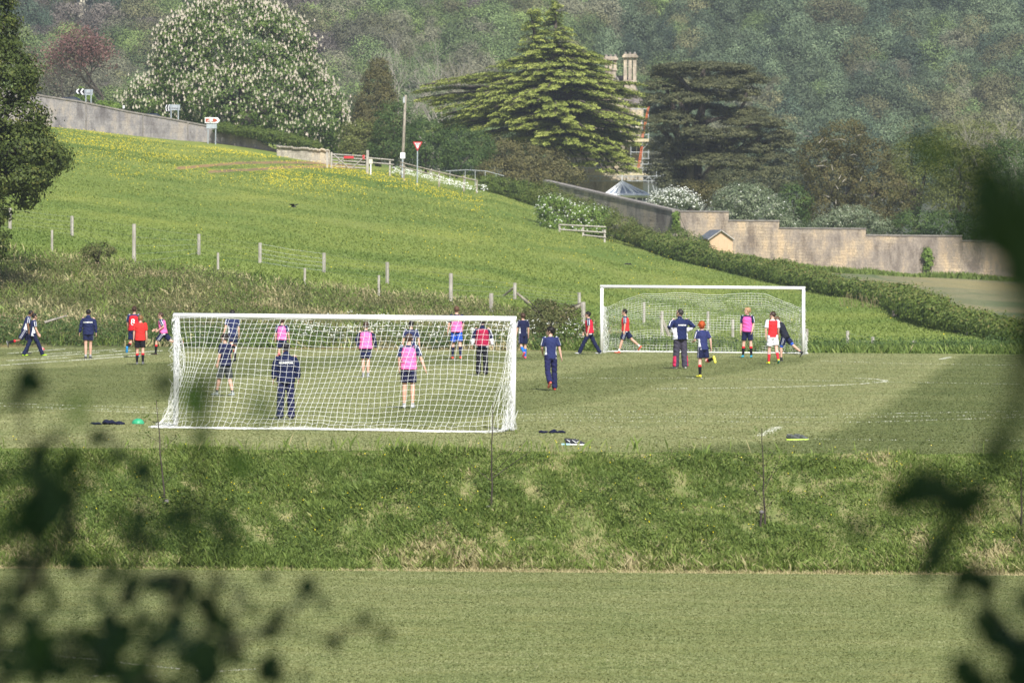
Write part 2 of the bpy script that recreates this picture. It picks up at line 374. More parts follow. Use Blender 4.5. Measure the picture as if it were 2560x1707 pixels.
M['garden'] = mat_stone('garden_wall_stone', (.50, .40, .28), (.36, .29, .21), (.13, .105, .08), 1, .62, .23, (.275, .235, .20))
M['oblique'] = mat_stone('rubble_wall_stone', (.34, .30, .25), (.22, .195, .17), (.07, .06, .055), 1, .42, .2, (.27, .245, .22))
M['road_wall'] = mat_stone('road_wall_stone', (.25, .235, .235), (.19, .178, .185), (.11, .10, .10), 1, 1.1, .34, (.275, .255, .25), .18)
M['lime'] = mat_stone('white_rubble', (.46, .42, .35), (.33, .29, .24), (.12, .11, .09), 1, .34, .2, (.36, .33, .27))
M['coping'] = mat_noise('coping_stone', (.15, .135, .125), (.26, .235, .21), 2, .9)
M['house'] = mat_stone('house_stone', (.52, .45, .34), (.45, .39, .30), (.36, .31, .24), 1, .6, .25, (.42, .36, .29), .4)
M['rooft'] = mat_stone('stone_tiles', (.30, .25, .22), (.23, .19, .175), (.07, .06, .06), 1, .4, .28, (.17, .15, .14))
M['steel'] = mat_noise('galvanised_steel', (.34, .36, .38), (.48, .50, .52), 6, .5, .3, .1)
M['board'] = mat_noise('scaffold_board', (.45, .38, .25), (.60, .52, .36), 4, .8)
M['orange'] = mat_noise('orange_paint', (.62, .13, .04), (.72, .18, .06), 5, .5)
M['white'] = mat_noise('white_paint', (.72, .73, .74), (.82, .82, .82), 5, .45, 0, .05)
M['glass'] = mat_noise('dark_glass', (.03, .04, .05), (.09, .11, .13), 1.2, .12, 0, 0, spec=.6)
M['oldwood'] = mat_noise('weathered_wood', (.17, .145, .115), (.36, .32, .26), 7, .9, 0, .5, (1, 1, .3))
M['palewood'] = mat_noise('pale_wood', (.28, .255, .22), (.44, .41, .36), 6, .85, 0, .4, (1, 1, .4))
M['cedarwood'] = mat_noise('new_shed_wood', (.50, .34, .21), (.60, .43, .28), 3, .7, 0, .3, (6, 6, .6))
M['slate'] = mat_noise('grey_felt', (.09, .10, .12), (.14, .155, .18), 3, .8)
M['black'] = mat_noise('black_paint', (.012, .012, .014), (.03, .03, .035), 5, .5)
M['red'] = mat_noise('red_paint', (.45, .02, .03), (.55, .04, .05), 5, .5)
M['brown'] = mat_noise('brown_sign', (.32, .06, .03), (.38, .08, .04), 5, .5)
M['greymetal'] = mat_noise('grey_sign_back', (.30, .335, .36), (.38, .42, .45), 3, .5)
M['bark'] = mat_noise('bark', (.030, .025, .020), (.085, .070, .055), 6, .95, 0, .8, (1, 1, .3), bdist=.04)
M['palebark'] = mat_noise('pale_bark', (.20, .18, .15), (.34, .31, .27), 5, .95, 0, .5, (1, 1, .3))
M['navycar'] = mat_noise('navy_car_paint', (.01, .02, .06), (.02, .03, .08), 2, .25, .3, 0)
M['cream'] = mat_noise('cream_paint', (.6, .55, .42), (.68, .63, .5), 3, .7)
def text_mesh(txt, size, ext=.004, bold=0):
    c = bpy.data.curves.new('lettering', 'FONT'); c.body = txt; c.size = size; c.extrude = ext; c.align_x = 'CENTER'; c.align_y = 'CENTER'; c.offset = bold; c.resolution_u = 3
    o = bpy.data.objects.new('lettering', c); COL.objects.link(o); dg = bpy.context.evaluated_depsgraph_get(); dg.update()
    me = bpy.data.meshes.new_from_object(o.evaluated_get(dg)); bpy.data.objects.remove(o); bpy.data.curves.remove(c)
    V = np.array([v.co[:] for v in me.vertices]); Fc = [tuple(p.vertices) for p in me.polygons]; bpy.data.meshes.remove(me); return V, Fc
def put_text(txt, size, loc, mat, parent, name='lettering', bold=0, yaw=0):
    V, Fc = text_mesh(txt, size, .006, bold); mb = MB(); R = Matrix.Rotation(yaw, 3, 'Z')
    mb.add([Vector(loc)+R@Vector((v[0], -v[2], v[1])) for v in V], Fc); return mb.build(name, mat, parent)

# garden wall facing the pitch: stepped, each bay butted to the next
gw = empty('stone_wall', pxd(2050, 430), 'tall honey coloured garden wall with stepped top standing above the bare field', 'wall')
seg = [(1690, 1822, 530), (1822, 1948, 553), (1948, 2165, 572), (2165, 2406, 590), (2406, 2760, 604)]
mb = MB(); cp = MB()
for a, b, t in seg:
    A = P(a, t, 430); B = P(b, t+(b-a)*.004, 430); zt = (A.z+B.z)/2; n = max(1, int((B.x-A.x)/3)); cx = (A.x+B.x)/2; L = B.x-A.x
    zb = min(G(A.x, 430), G(B.x, 430))-.5
    mb.box((cx, 430.25, (zt+zb)/2), L, .5, zt-zb); cp.box((cx, 430.25, zt+.05), L+.04, .62, .1)
mb.build('wall_face', M['garden'], gw); cp.build('coping', M['coping'], gw)
tag(gw)
# oblique wall running back to the house
A = P(1365, 455, 450); B = P(1690, 530, 430); ow = empty('stone_wall', (A+B)/2-Vector((0, 0, 2.8)), 'darker rubble wall climbing towards the scaffolded house behind the hawthorn', 'wall')
def slab_wall(A, B, h, th, name, mat, parent, cop=None, steps=1, wob=0):
    d = (B-A); nrm = Vector((-d.y, d.x, 0)).normalized(); mb = MB(); cpm = MB(); k = steps
    for i in range(k):
        p = A.lerp(B, i/k); q = A.lerp(B, (i+1)/k)
        base = [p-Vector((0, 0, h)), q-Vector((0, 0, h)), q+Vector((0, 0, random.uniform(-wob, wob))), p+Vector((0, 0, random.uniform(-wob, wob)))]
        mb.prism([x-nrm*th/2 for x in base], nrm*th)
        if cop: cpm.prism([x-nrm*(th/2+.07) for x in (p+Vector((0, 0, .003)), q+Vector((0, 0, .003)), q+Vector((0, 0, .16)), p+Vector((0, 0, .16)))], nrm*(th+.14))
    mb.build(name, mat, parent)
    if cop: cpm.build('coping', cop, parent)
slab_wall(A, B, 3.6, .5, 'wall_face', M['oblique'], ow, M['coping'])
# roadside retaining wall, top left
rw = empty('stone_wall', pxd(400, 508), 'long grey retaining wall holding the road above the buttercup meadow', 'wall')
tops = [(-260, 175), (115, 243), (200, 256), (320, 281), (430, 300), (545, 322), (640, 354), (692, 379)]
bases = [(-260, 285), (115, 307), (200, 319), (320, 334), (430, 350), (545, 366), (640, 381), (692, 388)]
pts = []
for (a, t), (b, q) in zip(tops, bases):
    D = 508.0; pts.append((P(a, t, D), P(b, q+10, D)))
mb = MB(); cp = MB(); pl = []
for (t0, b0), (t1, b1) in zip(pts[:-1], pts[1:]):
    mb.prism([b0, b1, t1, t0], (0, .6, 0)); cp.prism([t0+Vector((0, -.08, .003)), t1+Vector((0, -.08, .003)), t1+Vector((0, -.08, .14)), t0+Vector((0, -.08, .14))], (0, .76, 0))
mb.build('wall_face', M['road_wall'], rw); cp.build('coping', M['coping'], rw)
for px in (216, 358, 470):
    t = P(px, np.interp(px, [a for a, _ in tops], [b for _, b in tops]), 508); b = P(px, np.interp(px, [a for a, _ in bases], [b for _, b in bases])+4, 508)
    pm = MB(); pm.box((t.x, 507.97, (t.z+b.z)/2), .1, .1, t.z-b.z); pm.build('drain_pipe', M['coping'], rw)
# white rubble wall between the retaining wall and the gate
lw = empty('stone_wall', pxd(755, 500), 'short broken wall of whitish rubble beside the field gate', 'wall'); mb = MB()
for i in range(13):
    a = 692+i*10.2; t = 367+i*.8+random.uniform(-1.5, 1.5)*(i > 1); b = 389+i*1.7; A = P(a, t, 500); B = P(a+10.2, t+random.uniform(-1, 2), 500); C0 = P(a, b+6, 500); D0 = P(a+10.2, b+8, 500)
    mb.prism([C0, D0, B, A], (0, .5, 0))
mb.build('rubble_face', M['lime'], lw)
for i in range(26):
    a = 694+i*5; p = P(a, 367+i*.4+random.uniform(-2, 1), 499.9); m2 = MB(); 
    if i == 0: st = MB()
    st.ell(p, .16, .14, .11, 6, 4)
st.build('cap_stones', M['lime'], lw); lw.children[-1].name = 'cap_stone'

# ---- field gate and rails ----
def gate():
    D = 488; g = empty('field_gate', pxd(868, D), 'five bar wooden gate with a red notice on its rails', 'gate')
    for px, t, b in ((818, 380, 416), (829, 381, 417), (919, 376, 424)):
        q = P(px, t, D); z = G(q.x, D)-.3; m = MB(); m.box((q.x, D, (q.z+z)/2), .22 if px > 900 else .16, .2, q.z-z); m.build('gate_post', M['palewood'], g)
    for k in range(5):
        A = P(830, 386+k*7.6, D); B = P(914, 391+k*7.6, D); m = MB(); m.tube([A, B], .055, 4); m.build('rail', M['palewood'], g)
    for a, b, c, d in ((833, 386, 872, 421), (912, 392, 880, 421), (833, 417, 866, 392)):
        m = MB(); m.tube([P(a, b, D-.09), P(c, d, D-.09)], .045, 4); m.build('brace', M['palewood'], g)
    s = MB(); A = P(872, 393.5, D-.14); s.box(A, .85, .03, .2); s = s.build('notice', M['red'], g)
    f = MB(); A = P(909, 393, D-.1); f.box(A, .2, .03, .35); f.build('latch', M['red'], g)
gate()
def rail_fence(name, posts, rails, label, mat, D=None, group=None):
    g = empty(name, ground_at(posts[0][0], posts[0][2]) if D is None else pxd(posts[0][0], D), label, 'fence', group)
    for px, t, b in posts:
        DD = D or ground_at(px, b).y; q = P(px, t, DD); z = min(G(q.x, DD), q.z)-.2; m = MB(); m.box((q.x, DD, (q.z+z)/2), .14, .12, q.z-z); m.build('post', mat, g)
    for a, b, c, d in rails:
        DD = D or ground_at(posts[0][0], posts[0][2]).y; m = MB(); m.tube([P(a, b, DD-.1), P(c, d, DD-.1)], (.02, .055) and [(.055, .05)]*2, 4); m.build('rail', mat, g)
    return g
rail_fence('rail_fence', [(927, 396, 420), (975, 400, 424)], [(921, 395, 985, 401), (921, 406, 985, 412)], 'short pale post and rail fence right of the field gate', M['palewood'], 488)
rail_fence('rail_fence', [(1010, 408, 425), (1098, 428, 452), (1160, 440, 466), (1192, 450, 472)], [(1000, 406, 1098, 431), (1098, 431, 1192, 452), (1000, 416, 1098, 442)], 'grey leaning rail fence above the bank of cow parsley', M['oldwood'], 478)
rail_fence('rail_fence', [(1399, 560, 582), (1458, 566, 599), (1512, 574, 602)], [(1399, 562, 1515, 568), (1399, 574, 1515, 582), (1458, 588, 1515, 594)], 'low wooden rail fence in front of the flowering hawthorn', M['palewood'], 421)
# small white topped marker post right of gate
m = MB(); q = P(927, 398, 486); z = G(q.x, 486)-.1; m.box((q.x, 486, (q.z+z)/2), .09, .07, q.z-z); o = m.build('marker_post', M['white'], None, (q.x, 486, z))
tag(o, 'small white marker post with cream notice beside the gate post', 'post'); m = MB(); m.box((q.x, 485.93, q.z-.2), .3, .03, .4); m.build('notice', M['cream'], o)
# iron railing under the trees
g = empty('iron_railing', pxd(1200, 496), 'thin dark iron railing under the trees left of the house', 'railing')
for a, b in ((1125, 426), (1163, 427), (1188, 428), (1213, 428), (1240, 434)):
    m = MB(); q = P(a, b, 496); m.tube([q, (q.x, q.y, G(q.x, 496)-.1)], .03, 5); m.build('post', M['steel'], g)
m = MB(); m.tube([P(1115, 428, 496), P(1165, 425, 496), P(1215, 428, 496), P(1260, 440, 496)], .03, 5); m.build('rail', M['steel'], g)
# telegraph pole
D = 486; b = pxd(1003, D); t = P(1014, 238, D); g = empty('telegraph_pole', b, 'tall grey leaning telegraph pole between the gate and the warning sign', 'pole')
m = MB(); m.tube([b-Vector((0, 0, .5)), t], [.15, .10], 10); m.build('pole', M['oldwood'], g, smooth=True)
m = MB(); q = b.lerp(t, .27); m.box(q+Vector((0, -.2, 0)), .42, .05, .5); m.build('notice_plate', M['white'], g)
m = MB(); m.tube([b+Vector((.05, -.16, 0)), b.lerp(t, .27)+Vector((0, -.15, 0))], .07, 6); m.build('cable_cover', M['greymetal'], g)
m = MB(); q = b.lerp(t, .94); m.box(q+Vector((-.12, -.14, 0)), .16, .12, .5); m.build('fuse_box', M['steel'], g)
# give way sign
D = 470; b = pxd(1042, D); g = empty('road_sign', b, 'red and white inverted triangle sign on a thin grey post', 'sign')
t = P(1042, 372, D); m = MB(); m.tube([(b.x, D, b.z-.3), (b.x, D, t.z)], .05, 8); m.build('post', M['greymetal'], g)
c = P(1044, 355, D); k = D/F; m = MB(); m.prism([c+Vector((-12*k, -.07, 0)), c+Vector((12*k, -.07, 0)), c+Vector((0, -.07, -23*k))], (0, .03, 0)); m.build('sign_face', M['red'], g)
m = MB(); m.prism([c+Vector((-7.5*k, -.075, -2.8*k)), c+Vector((7.5*k, -.075, -2.8*k)), c+Vector((0, -.075, -17.5*k))], (0, .004, 0)); m.build('sign_panel', M['white'], g)
put_text('GIVE', .17, c+Vector((0, -.085, -5.2*k)), M['black'], g); put_text('WAY', .15, c+Vector((0, -.085, -9.2*k)), M['black'], g)
# road direction signs (backs) with chevron boards
def backsign(px0, px1, t, bt, postb, D, label, chev):
    b = pxd((px0+px1)/2, D); g = empty('road_sign', b, label, 'sign'); A = P(px0, t, D); B = P(px1, bt, D)
    m = MB(); m.box(((A.x+B.x)/2, D, (A.z+B.z)/2), B.x-A.x, .05, A.z-B.z); m.build('sign_panel', M['greymetal'], g)
    m = MB(); m.box(((A.x+B.x)/2, D-.06, A.z-.22), B.x-A.x-.1, .04, .06); m.box(((A.x+B.x)/2, D-.06, B.z+.2), B.x-A.x-.1, .04, .06); m.build('bracket', M['steel'], g)
    for px in (px0+4, px1-4):
        q = P(px, t, D); m = MB(); m.tube([(q.x, D-.12, G(q.x, D)-.3), (q.x, D-.12, q.z)], .055, 6); m.build('post', M['greymetal'], g)
    for (c0, c1, y0, y1) in chev:
        A = P(c0, y0, D+.4); B = P(c1, y1, D+.1); m = MB(); m.prism([A, Vector((B.x, B.y, A.z)), B, Vector((A.x, A.y, B.z))], (0, .05, 0)); m.build('chevron_board', M['black'], g)
        w = B.x-A.x; h = A.z-B.z; cx = (A.x+B.x)/2; m = MB()
        for s in (1, -1):
            cz = (A.z+B.z)/2; m.prism([Vector((cx-w*.3, D-.02, cz)), Vector((cx-w*.02, D-.02, cz)), Vector((cx+w*.36, D-.02, cz+s*h*.48)), Vector((cx+w*.06, D-.02, cz+s*h*.48))], (0, .02, 0))
        m.build('chevron', M['white'], g)
backsign(211, 232, 224, 238, 258, 512, 'grey sign back with black and white chevron boards, highest on the road wall', [(188, 200, 223, 235), (199, 212, 222, 238)])
backsign(424, 450, 262, 276, 300, 512, 'grey sign back with narrow striped boards in front of the blossoming chestnut', [(413, 419, 262, 279), (419, 425, 262, 279)])
# tourist sign
D = 505; b = pxd(530, D); g = empty('road_sign', b, 'brown tourist arrow sign over a pale sign back', 'sign'); k = D/F
c = P(512, 301, D); w = 30*k; h = 14*k
m = MB(); m.prism([c+Vector((0, 0, -h/2)), c+Vector((w+6*k*.4, 0, -h/2)), c+Vector((w+8*k, 0, 0)), c+Vector((w+6*k*.4, 0, h/2)), c+Vector((0, 0, h/2))], (0, .05, 0)); m.build('sign_face', M['white'], g)
m = MB(); m.prism([c+Vector((2*k, -.01, -h*.33)), c+Vector((w*.86, -.01, -h*.33)), c+Vector((w+3*k, -.01, -h*.02)), c+Vector((w*.86, -.01, h*.3)), c+Vector((2*k, -.01, h*.3))], (0, .008, 0)); m.build('sign_panel', M['brown'], g)
m = MB(); m.tube([c+Vector((7*k, -.02, -2*k)), c+Vector((13*k, -.02, 2.2*k)), c+Vector((19*k, -.02, 2.4*k))], .05, 5); m.tube([c+Vector((12*k, -.02, -3*k)), c+Vector((20*k, -.02, -.5*k))], .08, 5); m.build('symbol', M['white'], g)
m = MB(); m.box(c+Vector((17*k, .1, -h*.5-7*k)), 26*k, .05, 13*k); m.build('sign_back', M['greymetal'], g)
for s in (8, 27):
    m = MB(); m.tube([(c.x+s*k, D+.18, b.z-.3), (c.x+s*k, D+.18, c.z)], .05, 6); m.build('post', M['greymetal'], g)
# bollard on the wall
q = P(309, 262, 512); g = empty('bollard', (q.x, 512, G(q.x, 512)), 'small black and white marker bollard above the road wall', 'bollard')
m = MB(); m.tube([(q.x, 512, G(q.x, 512)-.2), (q.x, 512, q.z)], .09, 8); m.build('post', M['black'], g); m = MB(); m.tube([(q.x, 512, q.z-.34), (q.x, 512, q.z-.08)], .1, 8); m.build('reflector_band', M['white'], g)
# two cars on the road, only their roofs above the wall
def car(px, py, label, lenpx):
    D = 516; c = P(px, py, D); k = D/F; z0 = c.z-1.42; L = 4.1
    g = empty('parked_car', (c.x, D, z0), label, 'car', 'cars passing behind the road wall')
    prof = [(-2.05, .35), (-2.05, .75), (-1.35, .9), (-.85, 1.36), (.55, 1.42), (1.25, .95), (1.95, .82), (2.05, .35)]
    m = MB(); m.prism([Vector((c.x+a, D-.8, z0+b)) for a, b in prof], (0, 1.6, 0)); m.build('body', M['navycar'], g)
    for s in (-.82, .81): m = MB(); m.prism([Vector((c.x+a, D+s, z0+b)) for a, b in ((-1.2, .93), (-.8, 1.3), (.5, 1.35), (1.05, .97))], (0, .01, 0)); m.build('side_window', M['glass'], g)
    for a in (-1.3, 1.3):
        for s in (-.8, .62):
            m = MB(); m.tube([(c.x+a, D+s, z0+.32), (c.x+a, D+s+.18, z0+.32)], .32, 14); m.build('wheel', M['black'], g)
car(176, 243, 'dark blue car roof showing above the wall left of the chevron sign', 20); car(378, 284, 'dark blue car roof showing above the wall below the chestnut', 20)

# ---- house ----
D = 548; kk = D/F; H0 = P(1612, 470, D); zb = G(H0.x-8, D)-1
hs = empty('stone_house', (P(1520, 470, D).x, D, zb), 'tall stone house wrapped in scaffolding behind the cedar', 'house')
X = lambda px: P(px, 400, D).x
Z = lambda px, py, d=0: P(px, py, D+d).z
m = MB(); m.box(((X(1425)+X(1608))/2, D+4.5, (Z(1520, 262)+zb)/2), X(1608)-X(1425), 9, Z(1520, 262)-zb); m.build('wall', M['house'], hs)
ez = Z(1520, 262)+.003; rz = Z(1520, 190, 4.5); xl, xr = X(1415), X(1612); m = MB()
m.add([(xl, D-.3, ez), (xr, D-.3, ez), (xr, D+9.3, ez), (xl, D+9.3, ez), (xl+3, D+4.5, rz), (X(1577), D+4.5, rz)], [(0, 1, 5, 4), (1, 2, 5), (2, 3, 4, 5), (3, 0, 4), (3, 2, 1, 0)]); rf = m.build('roof', M['rooft'], hs)
m = MB(); gx0, gx1, gxm = X(1470), X(1600), X(1530); m.prism([(gx0, D-.35, ez-.3), (gx1-1.6, D-.35, ez-.3), (gxm+.4, D-.35, Z(1530, 196))], (0, 4.4, 0)); m.build('gable', M['house'], hs)
m = MB()
for a, b in (((gx0-.2, ez-.35), (gxm+.4, Z(1530, 194))), ((gxm+.4, Z(1530, 194)), (gx1-1.4, ez-.35))): m.tube([(a[0], D-.36, a[1]), (b[0], D-.36, b[1])], .13, 4)
m.build('gable_coping', M['coping'], hs)
def stack(px0, px1, t, b, d, n):
    m = MB(); x0, x1 = X(px0), X(px1); zt, zb2 = Z(px0, t, d), Z(px0, b, d); cx = (x0+x1)/2; w = x1-x0; mid = zt-(zt-zb2)*.5
    m.box((cx, D+d, (mid+zb2)/2), w*.8, 1.1, mid-zb2); m.box((cx, D+d, mid), w*1.0, 1.3, .18)
    for i in range(n): m.box((x0+w*(i+.5)/n, D+d, (zt+mid)/2), w/n*.72, .85, zt-mid-.2)
    m.box((cx, D+d, zt-.12), w*1.12, 1.35, .2); m.box((cx, D+d, zt+.05), w*.95, 1.1, .14); o = m.build('chimney', M['house'], hs)
    for i in range(n): p = MB(); p.tube([(x0+w*(i+.5)/n, D+d, zt+.123), (x0+w*(i+.5)/n, D+d, zt+.32)], [.14, .11], 8); p.build('chimney_pot', M['coping'], o)
stack(1557, 1592, 139, 268, 2.2, 3); stack(1510, 1543, 145, 205, 3.5, 3)
for a, b, c, d in ((1577, 1606, 363, 386), (1437, 1452, 400, 420), (1490, 1510, 395, 425), (1540, 1560, 300, 330), (1577, 1602, 290, 318)):
    m = MB(); x0, x1, z0, z1 = X(a), X(b), Z(a, d), Z(a, c); m.box(((x0+x1)/2, D-.01, (z0+z1)/2), x1-x0, .06, z1-z0); f = m.build('window', M['glass'], hs)
    m = MB()
    for xx in (x0, (x0+x1)/2, x1): m.box((xx, D-.05, (z0+z1)/2), .09, .06, z1-z0)
    for zz in (z0, z1): m.box(((x0+x1)/2, D-.06, zz), x1-x0+.1, .06, .1)
    m.build('frame', M['cream'], f)
# scaffold
D2 = D-1.6; sc = empty('scaffolding', (P(1610, 470, D2).x, D2, zb), 'grey tube scaffolding with cream boards around the stone house', 'scaffolding')
def T(pts, r=.05, name='tube', mat='steel', d=0, n=5):
    m = MB(); m.tube([P(a, b, D2+d) for a, b in pts], r, n); return m.build(name, M[mat], sc)
for px, t, b in ((1621, 255, 482), (1606, 290, 432), (1577, 360, 445), (1641, 415, 500), (1658, 415, 500), (1468, 405, 450), (1500, 405, 450)): T([(px, t), (px, b)], name='standard')
for a, b, y in ((1577, 1622, 263), (1577, 1622, 273), (1590, 1624, 326), (1600, 1624, 337), (1577, 1624, 381), (1540, 1632, 411), (1440, 1520, 411), (1440, 1520, 420), (1560, 1632, 420), (1604, 1624, 397), (1604, 1624, 426), (1577, 1624, 357)): T([(a, y), (b, y)], name='ledger')
for a, b, t, bt in ((1568, 1622, 347, 355), (1440, 1626, 432, 439)):
    A = P(a, t, D2); B = P(b, bt, D2); m = MB(); m.box(((A.x+B.x)/2, D2+.4, (A.z+B.z)/2), B.x-A.x, 1.1, A.z-B.z); m.build('boarding', M['board'], sc)
m = MB(); m.tube([P(1445, 441, D2-.3), P(1658, 441, D2-.3)], .04, 5); m.tube([P(1445, 453, D2-.3), P(1658, 453, D2-.3)], .04, 5)
for i in range(22):
    a = 1449+i*9.6; m.tube([P(a, 452.5 if i % 2 else 441.5, D2-.3), P(a+9.6, 441.5 if i % 2 else 452.5, D2-.3)], .03, 5)
m.build('truss', M['steel'], sc)
for a in ([(1629, 454), (1643, 502)], [(1622, 357), (1608, 372)]): T(a, name='brace')
lad = empty('ladder', P(1600, 420, D2-.2), 'bright orange ladder leaning inside the scaffolding', 'ladder')
for o in (0, 4):
    m = MB(); m.tube([P(1624+o*.8-4, 265, D2-.15), P(1608+o-4, 345, D2-.15)], .032, 4); m.tube([P(1603+o, 366, D2-.15), P(1594+o, 420, D2-.15)], .032, 4); m.build('stile', M['orange'], lad)
for i in range(16):
    m = MB(); y = 268+i*5; x = np.interp(y, [265, 345], [1620, 1604]); m.tube([P(x, y, D2-.14), P(x+4, y, D2-.14)], .025, 4); m.build('rung', M['orange'], lad)
for i in range(11):
    m = MB(); y = 368+i*5; x = np.interp(y, [366, 420], [1603, 1594]); m.tube([P(x, y, D2-.14), P(x+4, y, D2-.14)], .025, 4); m.build('rung', M['orange'], lad)
# conservatory
D3 = 520; k3 = D3/F; c0 = P(1568, 489, D3); cv = empty('conservatory', (c0.x, D3, G(c0.x, D3)), 'white framed conservatory with a glass cone roof below the scaffolding', 'conservatory')
ap = P(1555, 456, D3+1); R3 = 62*k3; ring = [Vector((c0.x+R3*math.cos(a), D3+1+R3*.75*math.sin(a), c0.z)) for a in [2*math.pi*(i+.5)/8 for i in range(8)]]
m = MB(); m.add(ring+[ap], [(i, (i+1) % 8, 8) for i in range(8)]); m.build('roof_glass', mat_noise('conservatory_glass', (.16, .19, .24), (.32, .36, .42), 1.2, .15, 0, 0, spec=.6), cv)
m = MB()
for r in ring: m.tube([r+Vector((0, 0, .02)), ap+Vector((0, 0, .03))], .13, 4)
for i in range(8): m.tube([ring[i], ring[(i+1) % 8]], .20, 4); mid = (ring[i]+ring[(i+1) % 8])/2; m.tube([mid+Vector((0, 0, .02)), ap+Vector((0, 0, .03))], .08, 4)
m.tube([ap, ap+Vector((0, 0, .7))], [.07, .02], 6); m.build('roof_frame', M['white'], cv)
m = MB(); gm = MB(); zb3 = G(c0.x, D3)-.3
for i in range(8):
    a, b = ring[i]*1, ring[(i+1) % 8]*1; cc = Vector((c0.x, D3+1, 0)); a = a.lerp(Vector((cc.x, cc.y, a.z)), .05); b = b.lerp(Vector((cc.x, cc.y, b.z)), .05)
    m.tube([a, (a.x, a.y, zb3)], .09, 4); q = a.lerp(b, .5); m.tube([q, (q.x, q.y, zb3)], .06, 4)
    for dz in (.12, .55): m.tube([a-Vector((0, 0, dz)), b-Vector((0, 0, dz))], .07, 4)
    gm.add([a, b, (b.x, b.y, zb3), (a.x, a.y, zb3)], [(0, 1, 2, 3)])
m.build('wall_frame', M['white'], cv); gm.build('wall_glass', M['glass'], cv)
# shed
D4 = 424; k4 = D4/F; b = P(1806, 634, D4); sh = empty('garden_shed', (b.x, D4, G(b.x, D4)), 'new orange wooden shed with grey pitched roof against the garden wall', 'shed')
x0, x1 = P(1774, 600, D4).x, P(1832, 600, D4).x; ze = P(1800, 596, D4).z; zr = P(1802, 576, D4).z; z0 = G(b.x, D4)-.2; xm = (x0+x1)/2
m = MB(); m.prism([(x0, D4, z0), (x1, D4, z0), (x1, D4, ze), (xm, D4, zr-.08), (x0, D4, ze)], (-.75, 1.9, 0)); m.build('wall', M['cedarwood'], sh)
m = MB()
for s in (0, 1):
    e = (x0-.12, ze-.1) if s == 0 else (x1+.12, ze-.1)
    m.prism([(xm, D4-.12, zr), (e[0], D4-.12, e[1]), (e[0], D4-.12, e[1]+.05), (xm, D4-.12, zr+.05)], (-.75, 2.1, 0))
m.build('roof', M['slate'], sh)
m = MB()
for s in (-1, 1):
    e = x0-.12 if s < 0 else x1+.12; m.tube([(xm, D4-.15, zr-.02), (e, D4-.15, ze-.12)], .05, 4)
m.build('bargeboard', M['palewood'], sh); m = MB(); m.box(((xm+x1)/2-.25, D4-.02, (z0+ze)/2), .75, .03, ze-z0-.1); dd = m.build('door', M['cedarwood'], sh); m = MB(); m.box((xm+.1, D4-.05, z0+.75), .1, .04, .05); m.build('handle', M['black'], dd)
# tiny cottage on the wooded hill
D5 = ground_at(213, 44).y; b = P(213, 34, D5); ch = empty('cottage', (b.x, D5, b.z-3), 'small pale cottage end among the trees at the top left', 'cottage'); k5 = D5/F
m = MB(); m.prism([P(197, 60, D5), P(222, 60, D5), P(222, -2, D5), P(209, -18, D5), P(197, 10, D5)], (0, 6, 0)); m.build('wall', M['cream'], ch)
m = MB(); m.prism([P(222, -2, D5-.2), P(238, 10, D5+3), P(238, 30, D5+3), P(222, 30, D5-.1)], (0, 5, 0)); m.build('side_wall', M['greymetal'], ch)
m = MB(); m.prism([P(193, 9, D5-.3), P(209, -21, D5-.3), P(224, -4, D5-.3), P(224, -1, D5-.3), P(209, -17, D5-.3), P(193, 12, D5-.3)], (0, 6.6, 0)); m.build('roof', M['slate'], ch)
for a, t in ((215, 4), (220, 4)):
    m = MB(); q = P(a, t+3, D5-.05); m.box(q, .25, .05, .6); m.build('window', M['glass'], ch)
for a in (218, 226):
    m = MB(); q = P(a, 32, D5-.35); m.box(q, .35, .05, .8); m.build('door', M['black'], ch)

# ---- post and wire fences ----
def wire_fence(posts, label, wires, gid, thick=.085, mat='palewood', mesh=True):
    A = ground_at(*posts[0][::2]); g = empty('wire_fence', A, label, 'fence'); tp = []
    for px, t, b in posts:
        q = ground_at(px, b); T = P(px, t, q.y); m = MB(); lx = random.uniform(-.06, .06)
        m.tube([(q.x, q.y, q.z-.3), (T.x, q.y, T.z)], thick, 7); m.build('post', M[mat], g); tp.append((Vector((q.x, q.y, q.z)), T))
    m = MB()
    for (b0, t0), (b1, t1) in zip(tp[:-1], tp[1:]):
        for f in wires:
            p = b0.lerp(t0, f)+Vector((0, -.07, 0)); r = b1.lerp(t1, f)+Vector((0, -.07, 0)); h = p.lerp(r, .5)-Vector((0, 0, .04)); m.tube([p, h, r], .0045, 3, caps=False)
        if mesh:
            n = 0
            for i in range(1, n):
                s = i/n; p = b0.lerp(b1, s); r = t0.lerp(t1, s); m.tube([p.lerp(r, wires[0]), p.lerp(r, .7)], .005, 3, caps=False)
    if m.v: m.build('wire', M['steel'], g)
    return g
wire_fence([(-60, 512, 565), (25, 520, 573), (180, 540, 590), (335, 560, 668), (497, 585, 638), (650, 607, 660), (810, 632, 682), (968, 655, 710), (1127, 683, 768), (1287, 707, 750), (1448, 731, 766)],
           'long post and wire fence crossing the whole meadow foot from the left tree', (.1, .3, .5, .7, .95), 0)
wire_fence([(130, 575, 634), (545, 632, 690), (762, 670, 718), (947, 688, 748)], 'row of thin leaning stakes along the brambly bank', (), 1, .055, mesh=False)
wire_fence([(1228, 733, 790), (1458, 755, 850)], 'stake and thick lichened gatepost by the fallen rails', (.4, .9), 2, .09, mesh=False)
wire_fence([(1610, 755, 808), (1655, 778, 842), (1770, 778, 826), (1832, 798, 845)], 'wooden stakes and wire seen through the far goal net', (.4, .9), 3, .07, mesh=False)
wire_fence([(2017, 822, 860), (2119, 827, 874), (2182, 842, 868), (2284, 850, 876), (2349, 860, 874), (2440, 866, 880)], 'low wire fence of short stakes right of the far goal', (.25, .55, .9), 4, .07)
